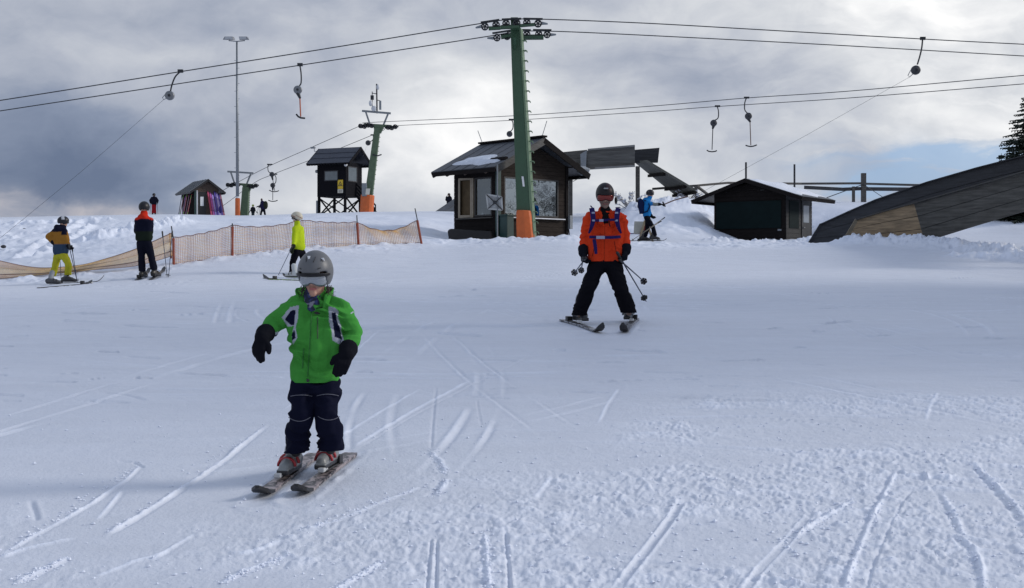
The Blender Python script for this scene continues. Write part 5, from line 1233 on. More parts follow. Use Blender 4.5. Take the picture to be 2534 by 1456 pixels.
# ------------------------------------------------------------ trees, brush, stones
NEEDLE = M('spruce_needles', (.012, .022, .014), .8, .5, 3); BARK = M('bark', (.030, .026, .022), .85, .4, 8)
def spruce(base, H, Rr, label, seed, snow=.0):
    rr = random.Random(seed); t = thing('spruce_tree', base, label, 'tree')
    m = MB(); m.tube([base - UP * .4, base + UP * H * .5, base + UP * H], .018 * H + .02, 8, .01); m.build('trunk', BARK, t)
    m = MB(); z = H * .06
    while z < H * .985:
        s = 1 - z / H; n = 9 + int(8 * s)
        for k in range(n):
            if rr.random() < .10: continue
            an = rr.uniform(0, 6.28); L = Rr * (s ** .8) * rr.uniform(.62, 1.12) + .06; dr = -.22 - .25 * rr.random()
            d = Vector((math.cos(an), math.sin(an), 0)); p0 = base + UP * z; tip = p0 + d * L + UP * (L * dr + .16 * L)
            sidev = Vector((-d.y, d.x, 0)); ns = max(3, int(L / .10))
            m.tube([p0, p0.lerp(tip, .5) - UP * .03 * L, tip], .012 + .006 * L, 3)
            for q in range(ns):
                f = (q + .6) / ns; c = p0.lerp(tip, f) - UP * (.03 * L * 4 * f * (1 - f)); wv = (1 - f) * L * .34 + .05
                for sg in (-1, 1, 0):
                    ln = wv * rr.uniform(.7, 1.25); dd = (d * rr.uniform(.35, .9) + sidev * sg * rr.uniform(.6, 1.1) + UP * rr.uniform(-.75, .12)).normalized()
                    a = c; b = c + dd * ln; hw = .028 + .03 * ln; pn = dd.cross(UP).normalized() * hw; pv = UP * hw * .8
                    m.add([a - pn * .5, a.lerp(b, .55) - pn, b, a.lerp(b, .55) + pn, a.lerp(b, .5) - pv * 1.6], [(0, 1, 2, 3), (0, 4, 2)])
        z += H * .030 * rr.uniform(.7, 1.3) + .03
    m.build('crown', NEEDLE, t); return t
def ground_at(vx, D): return Vector(((vx - CX) / FV * D, D, gzv(vx, D)))
D = 46; p = ground_at(2556, D); spruce(p, CZ + (663 - 190) / FV * D - p.z, 2.1, 'tall dark spruce cut by the right edge behind the ramp', 4)
p = ground_at(2498, 49); spruce(p, CZ + (663 - 358) / FV * 49 - p.z, .75, 'slim young spruce top just left of the tall spruce', 9)
p = ground_at(2478, 49.5); spruce(p, CZ + (663 - 380) / FV * 49.5 - p.z, .65, 'smallest young spruce top showing above the ramp', 12)
def spruce_copy(src, base, k, label):
    r = src.copy(); COL.objects.link(r); r.location = base; r.scale = (k, k, k * 1.05); r.rotation_euler = (0, 0, k * 40); r['label'] = label
    for ch in src.children: c = ch.copy(); COL.objects.link(c); c.parent = r
    return r
# spruces added out of view on the right, only to shade the middle of the piste
SHADE_TREES = [(22, 14.5), (21.8, 18.6), (24.5, 22.6)]
p = Vector((22, 14.5, gz(22, 14.5))); shade_tree = spruce(p, 20, 4.4, 'tall spruce added out of view right of the piste to cast shade', 41); shade_tree['group'] = 'spruces added out of view for shade'
for i, (x, y) in enumerate(SHADE_TREES[1:]): spruce_copy(shade_tree, Vector((x, y, gz(x, max(y, 1)) - .1)), (.92, 1.06, .98, 1.1, .95, 1.03)[i % 6], 'tall spruce added out of view right of the piste to cast shade')
def larch(base, H, label, seed):
    rr = random.Random(seed); t = thing('bare_tree', base, label, 'tree')
    m = MB(); b = MB(); m.tube([base - UP * .4, base + UP * H * .55 + Vector((.1, 0, 0)), base + UP * H], .20, 10, .03); m.build('trunk', BARK, t)
    def br(p, d, L, r, lv):
        q = p + d * L * .5 + UP * rr.uniform(-.05, .12) * L; e = p + d * L + UP * rr.uniform(-.1, .25) * L; b.tube([p, q, e], r, 4, r * .35)
        if lv:
            for k in range(7):
                f = rr.uniform(.2, 1); c = p.lerp(e, f); nd = (d + Vector((rr.uniform(-1, 1), rr.uniform(-1, 1), rr.uniform(-.6, .7)))).normalized(); br(c, nd, L * rr.uniform(.3, .5), r * .55, lv - 1)
    for k in range(64):
        z = H * (.16 + .8 * k / 64); an = rr.uniform(0, 6.28); br(base + UP * z, Vector((math.cos(an), math.sin(an), rr.uniform(-.1, .3))).normalized(), (H - z) * .34 + .7, .030, 2)
    b.build('branches', BARK, t)
larch(Vector((132, 36.6, gz(132, 36.6))), 17, 'bare branching tree far to the right, seen mirrored in the cabin window', 21)
larch(Vector((139, 40.5, gz(139, 40.5))), 15, 'second bare tree far to the right, seen mirrored in the cabin window', 22)

TWIG = M('frosted_twigs', (.16, .15, .15), .85, .5, 12)
def brush(pix, D, n, L, label, seed, lean=(0, 0), mat=None):
    rr = random.Random(seed); base = V(*pix, D); base.z = gz(base.x, base.y); t = thing('frosted_shrub', base, label, 'shrub')
    m = MB(); f = MB()
    for k in range(n):
        an = rr.uniform(0, 6.28); d = Vector((math.cos(an) * .8 + lean[0], math.sin(an) * .5, rr.uniform(.25, 1.0) + lean[1])).normalized(); l = L * rr.uniform(.45, 1.1); p0 = base + Vector((rr.uniform(-.3, .3) * L, rr.uniform(-.2, .2) * L, -.05))
        e = p0 + d * l; mid = p0.lerp(e, .55) + UP * .06 * l; m.tube([p0, mid, e], .016, 4, .006)
        for q in range(5):
            c = mid.lerp(e, rr.random()); dd = (d + Vector((rr.uniform(-1, 1), rr.uniform(-.6, .6), rr.uniform(-.6, .6)))).normalized(); m.tube([c, c + dd * l * .3], .009, 3)
            if rr.random() < .7: f.ell(c + dd * l * .18, .05 * rr.uniform(.6, 1.5), .04, .025, seg=6, ring=4)
    m.build('twigs', mat or TWIG, t); f.build('snow_tufts', SNOW, t, True)
brush((1566, 512), 51, 16, .85, 'frosted low shrub on the bank left of the blue skier', 3, (-.3, .1))
brush((1592, 530), 49.5, 10, .4, 'small frosted shrub half buried beside the trestle post', 4)
brush((1707, 490), 52, 30, .62, 'snow dusted heap of branches at the foot of the sloping chute', 6, (.2, -.1), M('brown_twigs', (.05, .032, .026), .85, .4, 10))
def stone(pix, r, label, seed):
    p = G(*pix); rr = random.Random(seed); m = MB(); m.ell(p + UP * r * .1, r, r * .9, r * .62, seg=14, ring=9)
    for i, v in enumerate(m.v): m.v[i] = p + (v - p) * (1 + .35 * mnoise.noise(v * 5 + Vector((seed, 0, 0))))
    m.build('stone', M('dark_rock', (.035, .035, .04), .85, .4, 6, bump=.5, bscale=14), None, label=label, cat='stone')
stone((9, 612), .085, 'dark stone poking from the snow bank at the left edge', 2)
stone((2, 575), .05, 'dark stone higher on the snow bank at the left edge', 5)
stone((60, 568), .06, 'small dark stone high on the left snow bank', 6)

# trestle board beside the blue skier
def trestle():
    D = 41.2; t = thing('barrier_board', ground_at(1582, D), 'white barrier board with red triangle leaning on wooden legs by the blue skier', 'barrier'); o = Vector((0, 0, 0))
    m = MB(); m.slab([V(1568, 579, D), V(1605, 580, D), V(1606, 549, D + .1), V(1570, 548, D + .1)], Vector((0, .025, 0))); m.build('panel', M('dull_white_board', (.42, .42, .38), .7, .15, 5), t)
    m = MB(); m.prism([V(1583, 578, D - .05), V(1604, 580, D - .05), V(1600, 552, D + .04)], Vector((0, .02, 0))); m.build('red_panel', M('dull_red', (.22, .03, .018), .6, .2, 6), t)
    for (a, b) in (((1581, 600), (1596, 546)), ((1616, 600), (1600, 546))):
        m = MB(); m.beam(V(*a, D - .1), V(*b, D - .04), .07, .045, (0, 1, 0)); m.build('leg', M('pale_lath', (.33, .26, .16), .7, .2, 6), t)
    m = MB(); m.beam(V(1540, 577, D + .1), V(1590, 580, D + .06), .04, .03); m.build('rail', M('violet_rail', (.06, .04, .16), .6, .2, 6), t)
trestle()
# ------------------------------------------------------------ people
def frame_axes(f, tilt=0.0):
    f = Vector((f[0], f[1], 0)).normalized(); r = Vector((-f.y, f.x, 0))
    up = Vector((0, 0, 1)); fw = (f * math.cos(tilt) - up * math.sin(tilt)).normalized(); u2 = (up * math.cos(tilt) + f * math.sin(tilt)).normalized()
    return r, fw, u2
def helmet(name, c, rx, ry, rz, f, tilt, col, parent, label=None, brow=.10, low=-.62, nape=-.50, seg=44, ring=30):
    r, fw, u = frame_axes(f, tilt); m = MB(); vs = []
    for i in range(ring + 1):
        t = math.pi * i / ring * .80
        for k in range(seg):
            a = 2 * math.pi * k / seg; d = Vector((math.sin(t) * math.cos(a), math.sin(t) * math.sin(a), math.cos(t))); vs.append(d)
    def keep(d):
        if d.y > .30 and d.z < brow + .10 * (abs(d.x) > .5): return abs(d.x) > .80 and d.z > low
        if d.z < low: return False
        if d.y < -.2 and d.z < nape: return False
        return True
    fs = []
    for i in range(ring):
        for k in range(seg):
            q = (i * seg + k, i * seg + (k + 1) % seg, (i + 1) * seg + (k + 1) % seg, (i + 1) * seg + k)
            if keep(sum((vs[j] for j in q), Vector()) / 4): fs.append(q)
    W = [c + r * (d.x * rx) + fw * (d.y * ry * (1.0 if d.y > 0 else 1.08)) + u * (d.z * rz) for d in vs]
    used = sorted({j for q in fs for j in q}); ix = {j: n for n, j in enumerate(used)}
    m.add([W[j] for j in used], [tuple(ix[j] for j in q) for q in fs])
    o = m.build(name, SHELL, parent, True, col=col, label=label)
    s = o.modifiers.new('thick', 'SOLIDIFY'); s.thickness = rx * .12; s.offset = -1
    s = o.modifiers.new('sub', 'SUBSURF'); s.levels = 1; s.render_levels = 1
    return o
def face_patch(name, c, rx, ry, rz, f, tilt, a0, z0, z1, col, parent, mat, th=.006, notch=0.0, N=26, K=8, label=None):
    """curved strip across the face: goggles, lens, strap, brow band"""
    r, fw, u = frame_axes(f, tilt); vs = []; m = MB()
    def pt(s, v, k):
        a = s * a0; lo = z0 + notch * math.exp(-(s * 3.6) ** 2); rnd = max(0, abs(s) - .72) / .28; h = (z1 - lo) / 2 * math.sqrt(max(0, 1 - rnd ** 2.2 * .9)); z = (z1 + lo) / 2 + (v * 2 - 1) * h
        q = math.sqrt(max(.05, 1 - z * z)); return c + r * (math.sin(a) * q * rx * k) + fw * (math.cos(a) * q * ry * k) + u * (z * rz)
    for k in (1.0, 1.0 + th / rx):
        for i in range(N + 1):
            for j in range(K + 1): vs.append(pt(-1 + 2 * i / N, j / K, k))
    n = (N + 1) * (K + 1); fs = []; ix = lambda i, j, o: o * n + i * (K + 1) + j
    for i in range(N):
        for j in range(K): fs += [(ix(i, j, 1), ix(i + 1, j, 1), ix(i + 1, j + 1, 1), ix(i, j + 1, 1)), (ix(i, j, 0), ix(i, j + 1, 0), ix(i + 1, j + 1, 0), ix(i + 1, j, 0))]
    for i in range(N): fs += [(ix(i, 0, 0), ix(i + 1, 0, 0), ix(i + 1, 0, 1), ix(i, 0, 1)), (ix(i, K, 0), ix(i, K, 1), ix(i + 1, K, 1), ix(i + 1, K, 0))]
    for j in range(K): fs += [(ix(0, j, 0), ix(0, j, 1), ix(0, j + 1, 1), ix(0, j + 1, 0)), (ix(N, j, 0), ix(N, j + 1, 0), ix(N, j + 1, 1), ix(N, j, 1))]
    m.add(vs, fs); return m.build(name, mat, parent, True, col=col, label=label)

def glove(name, wr, ha, S, thumb, curl, parent, col=(.010, .011, .016), vox=.006, cuff=1.0, bend=None, fa=None):
    """glove with palm, four bent fingers and a thumb; thumb: direction of the thumb side"""
    wr, ha = Vector(wr), Vector(ha); d = (ha - wr).normalized(); sd = Vector(thumb); sd = (sd - d * sd.dot(d)).normalized(); n = d.cross(sd)
    if bend is not None and n.dot(Vector(bend)) < 0: n = -n
    m = MB(); L = .185 * S
    m.capsule(fa if fa is not None else wr - d * .055 * S, .060 * S * cuff, wr + d * .01 * S, .050 * S * cuff)
    kn = []
    for i in range(4):
        o = sd * (.033 - .022 * i) * S; k = wr + d * (L * (.50 + .02 * (1.5 - abs(i - 1.2)))) + o; kn.append(k); m.capsule(wr + d * .01 * S + o * .7, .027 * S, k, .0215 * S, 12, 4)
    for i, k in enumerate(kn):
        fl = (.078, .088, .082, .064)[i] * S; c1 = curl * (1 + .12 * i)
        d1 = (d * math.cos(c1) + n * math.sin(c1)).normalized(); c2 = c1 * 2.1; d2 = (d * math.cos(c2) + n * math.sin(c2)).normalized()
        j = k + d1 * fl * .55; e = j + d2 * fl * .50; m.capsule(k, .0205 * S, j, .0185 * S, 10, 4); m.capsule(j, .0185 * S, e, .0155 * S, 10, 4)
    b = wr + d * .035 * S + sd * .030 * S; q = b + (sd * .75 + d * .65 + n * .25).normalized() * .048 * S; e = q + (d * .9 + n * .35 + sd * .15).normalized() * .040 * S
    m.capsule(b, .025 * S, q, .0205 * S, 10, 4); m.capsule(q, .0205 * S, e, .0165 * S, 10, 4)
    return blob(name, m, vox, CLOTH, parent, 2, col=col, wr=.0012 * S, ws=40)

def boot(an, toe, S, parent, cols, vox=.01, h=.27, buckles=True, lean=None):
    """ski boot: an = ankle at the ground below the shin, toe = unit direction of the foot"""
    an = Vector(an); toe = Vector((toe[0], toe[1], 0)).normalized(); side = Vector((-toe.y, toe.x, 0)); m = MB()
    heel = an - toe * .085 * S; tip = an + toe * .175 * S; top = an + UP * h * S + (Vector(lean) if lean else toe * .05 * S)
    m.capsule(an + UP * .10 * S - toe * .02 * S, .062 * S, top, .064 * S, 14, 4)
    m.capsule(heel + UP * .075 * S, .058 * S, an + toe * .09 * S + UP * .068 * S, .056 * S, 14, 4); m.capsule(an + toe * .05 * S + UP * .07 * S, .056 * S, tip + UP * .050 * S, .040 * S, 14, 4)
    m.box((heel + tip) / 2 + UP * .022 * S + toe * .01 * S, .34 * S, .085 * S, .040 * S, toe, side, UP)
    shell, cuff = cols[0], cols[1]
    def cf(p, n):
        z = (p.z - an.z) / S
        return (.015, .015, .018) if z < .035 else (shell if z < .135 else cuff)
    o = blob('boot', m, vox, BOOT, parent, 2, col=cf)
    if buckles:
        for i, (a, z, w) in enumerate(((.12, .11, .054), (.06, .125, .060))):
            b = MB(); rr = w * S * 1.14; c = an + toe * (a * S) + UP * (z - .055) * S if i < 2 else an.lerp(top, (z - .02) / h)
            pts = [c + side * rr * math.cos(q) + (UP * rr * .85 * math.sin(q) if i < 2 else toe * rr * math.sin(q)) for q in np.linspace(-.1, math.pi + .1, 11)]
            b.tube(pts, .011 * S, 5); b.build('buckle', BOOT, o, True, col=cols[2])
    return o

SKITOP = {}
def ski_top(name, base, streak, scale=9):
    if name in SKITOP: return SKITOP[name]
    m = bpy.data.materials.new(name); m.use_nodes = True; t = m.node_tree; g = NG(t); b = t.nodes['Principled BSDF']
    tc = g.n('ShaderNodeTexCoord'); n = g.noise(tc.outputs['Object'], scale, 5, .55, 1.8)
    f = g.m('MULTIPLY', g.m('SUBTRACT', n.outputs['Fac'], .46), 12.0, clamp=True)
    t.links.new(g.mix(f, base, streak), b.inputs['Base Color']); b.inputs['Roughness'].default_value = .38; SKITOP[name] = m; return m
def ski(tip, tail, mat, label, W=.085, S=1.0, group='skis worn by the skiers', foot=None, lift=.0, tipmat=None, tipup=.075):
    """tip and tail lie on the snow"""
    tip, tail = Vector(tip), Vector(tail); d = tip - tail; L = d.length; N = 26; h = Vector((d.x, d.y, 0)).normalized(); sd = Vector((-h.y, h.x, 0))
    t = thing('ski', (tip + tail) / 2, label, 'ski', group); rows = []
    for i in range(N + 1):
        s = i / N; p = tail.lerp(tip, s); p.z = max(p.z, gz(p.x, p.y)) + .002 + lift
        side = 1 + .30 * (2 * s - 1) ** 2 - .08 * (s < .5) * (1 - 2 * s); w = W * .5 * side * .86
        k = max(0, (s - .84) / .16); p.z += tipup * S * k ** 2
        if s > .93: w *= math.sqrt(max(.04, 1 - ((s - .93) / .07) ** 2 * .96))
        if s < .02: w *= .86
        rows.append((p, w, s))
    def strip(a, b, mat, nm, par):
        m = MB(); vs = []; fs = []; R_ = [r for r in rows if a - 1e-6 <= r[2] <= b + 1e-6]
        for (p, w, s) in R_: vs += [p - sd * w, p + sd * w, p + sd * w + UP * .016, p - sd * w + UP * .016]
        n = len(R_)
        for i in range(n - 1):
            A, B = 4 * i, 4 * i + 4; fs += [(A, A + 1, B + 1, B), (A + 3, B + 3, B + 2, A + 2), (A + 1, A + 2, B + 2, B + 1), (A, B, B + 3, A + 3)]
        fs += [(0, 3, 2, 1), (4 * n - 4, 4 * n - 3, 4 * n - 2, 4 * n - 1)]; m.add(vs, fs); return m.build(nm, mat, par)
    cut = rows[22][2]; strip(0, cut, mat, 'running_surface', t); strip(cut, 1, tipmat or BLACK, 'shovel', t)
    if foot is not None:
        f = Vector(foot); s = max(0, min(1, (f - tail).dot(d) / d.length_squared)); c = tail.lerp(tip, s); c.z = max(c.z, gz(c.x, c.y)) + .018 + lift
        m = MB(); m.box(c + h * .225 * S + UP * .018, .065 * S, .048 * S, .032 * S, h, sd, UP); m.box(c + h * .175 * S + UP * .014, .06 * S, .045 * S, .024 * S, h, sd, UP); b = m.build('toe_binding', M('binding_white', (.50, .51, .52), .4, .2, 10), t, bevel=.006)
        m = MB(); m.box(c - h * .15 * S + UP * .03, .08 * S, .07 * S, .07 * S, h, sd, UP); m.box(c + UP * .008, .42 * S, .055 * S, .014 * S, h, sd, UP); m.build('heel_binding', BLACK, t, bevel=.006)
    return t
def pole(grip, tip, label, group='ski poles', basket=.05, mat=None, star=False, r=.009):
    grip, tip = Vector(grip), Vector(tip); d = (tip - grip).normalized(); t = thing('ski_pole', tip, label, 'ski pole', group)
    m = MB(); m.tube([grip, tip], r, 6, r * .75); m.build('shaft', mat or M('pole_blue_grey', (.045, .055, .085), .4, .2, 10, metal=.4), t, True)
    m = MB(); m.capsule(grip - d * .03, .019, grip + d * .09, .016, 10, 3); m.build('grip', BLACK, t, True)
    c = tip - d * .07; a = d.cross(Vector((.3, .1, 1))).normalized(); b = d.cross(a); m = MB()
    if star:
        for k in range(6):
            q = a * math.cos(k * math.pi / 3) + b * math.sin(k * math.pi / 3); m.beam(c, c + q * basket, .018, .008, d); m.beam(c + q * basket * .72 - q.cross(d) * .016, c + q * basket * .72 + q.cross(d) * .016, .014, .008, d)
        m.cyl(c - d * .008, c + d * .008, basket * .4, basket * .4, 10)
    else: m.cyl(c - d * .006, c + d * .006, basket, basket * .8, 12)
    m.build('basket', BLACK, t); return t

def person(label, D, J, S, look=(0, -1), tilt=0.0, cols=None, vox=.02, fine=False, group=None, jacket_col=None, trouser_col=None, hood=None, hel=None, rt=1.0, rj=1.0, hem=None, boots=None, gloves=True, base=None, collar=True, hand_opt=None, wr=.004, helmet_kw=None, boot_h=.27):
    """J: joints as (photo x, photo y, depth offset)"""
    W = {k: (V(v[0], v[1], D + v[2]) if not isinstance(v, Vector) else v) for k, v in J.items()}
    base = base or (W['ftL'] + W['ftR']) / 2
    t = thing('person', base, label, 'person', group); f = Vector((look[0], look[1], 0)).normalized(); r = Vector((-f.y, f.x, 0))
    C = dict(skin=(.42, .24, .17)); C.update(cols or {})
    hd = W['hd']; nk = (W['shL'] + W['shR']) / 2; pv = (W['hpL'] + W['hpR']) / 2
    # body: one continuous skin from head to feet, mostly under the clothes
    m = MB(); rr, fw, u = frame_axes(f, tilt); ax = (rr, fw, u)
    m.ell(hd + fw * .005 * S, .074 * S, .094 * S, .112 * S, ax); m.ell(hd - u * .055 * S + fw * .028 * S, .054 * S, .060 * S, .062 * S, ax)
    m.capsule(hd - u * .07 * S - fw * .02 * S, .052 * S, nk + UP * .02 * S, .058 * S)
    if fine:
        m.capsule(hd + fw * .090 * S + u * .020 * S, .011 * S, hd + fw * .108 * S - u * .022 * S, .0155 * S, 10, 3)      # nose
        m.ell(hd + fw * .092 * S - u * .056 * S, .026 * S, .010 * S, .0085 * S, ax, 12, 8); m.ell(hd + fw * .089 * S - u * .069 * S, .022 * S, .010 * S, .009 * S, ax, 12, 8)   # lips
        m.ell(hd + fw * .076 * S - u * .097 * S, .026 * S, .022 * S, .022 * S, ax, 12, 8)                               # chin
        for s in (-1, 1): m.ell(hd + fw * .060 * S + rr * s * .040 * S - u * .028 * S, .027 * S, .026 * S, .028 * S, ax, 12, 8); m.ell(hd + rr * s * .076 * S - u * .01 * S, .012 * S, .022 * S, .032 * S, ax, 10, 8)
    m.capsule(nk - UP * .04 * S, .068 * S, pv, .062 * S)
    for s in 'LR':
        m.capsule(W['sh' + s], .036 * S, W['el' + s], .026 * S); m.capsule(W['el' + s], .026 * S, W['wr' + s], .024 * S); m.capsule(nk - UP * .05 * S, .06 * S, W['sh' + s], .036 * S)
        m.capsule(W['hp' + s], .075 * S, W['kn' + s], .05 * S); m.capsule(W['kn' + s], .05 * S, W['an' + s], .036 * S); m.capsule(pv, .078 * S, W['hp' + s], .07 * S)
    lip = hd + fw * .10 * S - u * .0625 * S
    def skin(p, n):
        if fine and (p - lip).length < .034 * S and abs((p - lip).dot(u)) < .0095 * S: return C.get('lip', (.34, .12, .10))
        if fine and abs((p - lip).dot(u)) < .0025 * S and (p - lip).length < .03 * S: return (.10, .03, .03)
        if fine and C.get('beard') and (p - hd).dot(u) < -.035 * S and (p - hd).dot(fw) > 0: return C['beard']
        return C['skin'] if p.z > nk.z + .02 * S else (.012, .012, .014)
    blob('body', m, vox * (.34 if fine else .8), SKIN, t, 2 if fine else 1, col=skin)
    # trousers
    m = MB()
    for s in 'LR':
        m.capsule(W['hp' + s] + UP * .01 * S, .10 * S * rt, W['kn' + s], .082 * S * rt); m.capsule(W['kn' + s], .082 * S * rt, W['an' + s] + UP * .02 * S, .086 * S * rt); m.capsule(pv + UP * .02 * S, .105 * S, W['hp' + s], .10 * S * rt)
    blob('trousers', m, vox * (.62 if fine else 1), CLOTH, t, 3, col=trouser_col or C['trousers'], wr=wr, ws=9, hem=lambda p: W['anL'].z if (p - W['anL']).length < (p - W['anR']).length else W['anR'].z)
    # jacket
    m = MB(); hemw = W.get('hemL', W['hpL'] - UP * .04 * S), W.get('hemR', W['hpR'] - UP * .04 * S)
    m.capsule(W['shL'].lerp(W['shR'], .12), .082 * S * rj, W['shL'].lerp(W['shR'], .88), .082 * S * rj)
    for s, hh in (('L', hemw[0]), ('R', hemw[1])):
        top = W['sh' + s].lerp(nk, .30) - UP * .06 * S; m.capsule(top, .098 * S * rj, hh, .118 * S * rj)
        m.capsule(W['sh' + s], .074 * S * rj, W['el' + s], .064 * S * rj); m.capsule(W['el' + s], .064 * S * rj, W['el' + s].lerp(W['wr' + s], .80), .052 * S * rj); m.capsule(nk + UP * .03 * S, .05 * S, W['sh' + s], .062 * S * rj)
    m.capsule(nk - UP * .10 * S - f * .0, .115 * S * rj, (hemw[0] + hemw[1]) / 2, .125 * S * rj)
    if collar: m.capsule(nk + UP * .015 * S, .085 * S, (nk + UP * .075 * S - f * .012 * S) if fine else (hd - u * .10 * S - f * .01 * S), .078 * S)
    if hood == 'down': m.ell(nk - f * .085 * S + UP * .05 * S, .12 * S, .075 * S, .10 * S, (r, f, UP)); m.ell(nk + UP * .07 * S, .115 * S, .10 * S, .075 * S, (r, f, UP))
    hz = hem if hem is not None else min(hemw[0].z, hemw[1].z)
    blob('jacket', m, vox * (.30 if fine else 1), CLOTH, t, 5 if fine else 3, col=jacket_col or C['jacket'], wr=wr * 1.2, ws=8, hem=hz)
    # gloves, boots
    ho = hand_opt or {}
    for s in 'LR':
        if gloves and s not in ho.get('skip', ''):
            th, cu, bd = ho.get(s, (f * .8 + (r if s == 'R' else -r) * .1, .45, None))
            glove('glove', W['wr' + s], W['ha' + s], S, th, cu, t, C.get('glove', (.010, .011, .016)), vox * (.30 if fine else .55), ho.get('cuff', 1.0), bd, W['el' + s].lerp(W['wr' + s], .80))
        if boots: boot(W['ft' + s], boots[s], S, t, C['boot'], vox * (.45 if fine else .7), boot_h, buckles=fine or vox < .03, lean=Vector(((W['kn' + s] - W['ft' + s]).x, (W['kn' + s] - W['ft' + s]).y, 0)) * .22)
    if hel:
        c = hd + u * hel.get('dz', .035) * S; rx, ry, rz = (q * S for q in hel.get('r', (.115, .135, .125)))
        h = helmet('helmet', c, rx, ry, rz, f, tilt, hel['col'], t, brow=hel.get('brow', .05))
        if hel.get('goggles'):
            gc = hel['goggles']; fc = hd + u * .012 * S
            gf = face_patch('goggles', fc, .094 * S, .112 * S, .112 * S, f, tilt, hel.get('ga', 1.12), hel.get('g0', -.36), hel.get('g1', .36), gc[0], t, SHELL, .014 * S, hel.get('notch', .12))
            face_patch('lens', fc, .1075 * S, .1255 * S, .112 * S, f, tilt, hel.get('ga', 1.12) * .90, hel.get('g0', -.36) + .06, hel.get('g1', .36) - .07, None, gf, gc[1], .004 * S, hel.get('notch', .12))
    return t, W, (rr, fw, u)

LENSGREY = M('grey_mirror_lens', (.30, .32, .345), .16, .06, 5, metal=.55); LENSRED = M('red_visor', (.17, .022, .018), .12, .1, 5, metal=.3); LENSDARK = M('dark_lens', (.02, .02, .025), .12, .1, 5)
def inpoly(x, y, poly):
    c = False; n = len(poly)
    for i in range(n):
        (x0, y0), (x1, y1) = poly[i], poly[i - 1]
        if (y0 > y) != (y1 > y) and x < (x1 - x0) * (y - y0) / (y1 - y0) + x0: c = not c
    return c
def px(p): return CX + FV * p.x / p.y, HY + FV * (CZ - p.z) / p.y
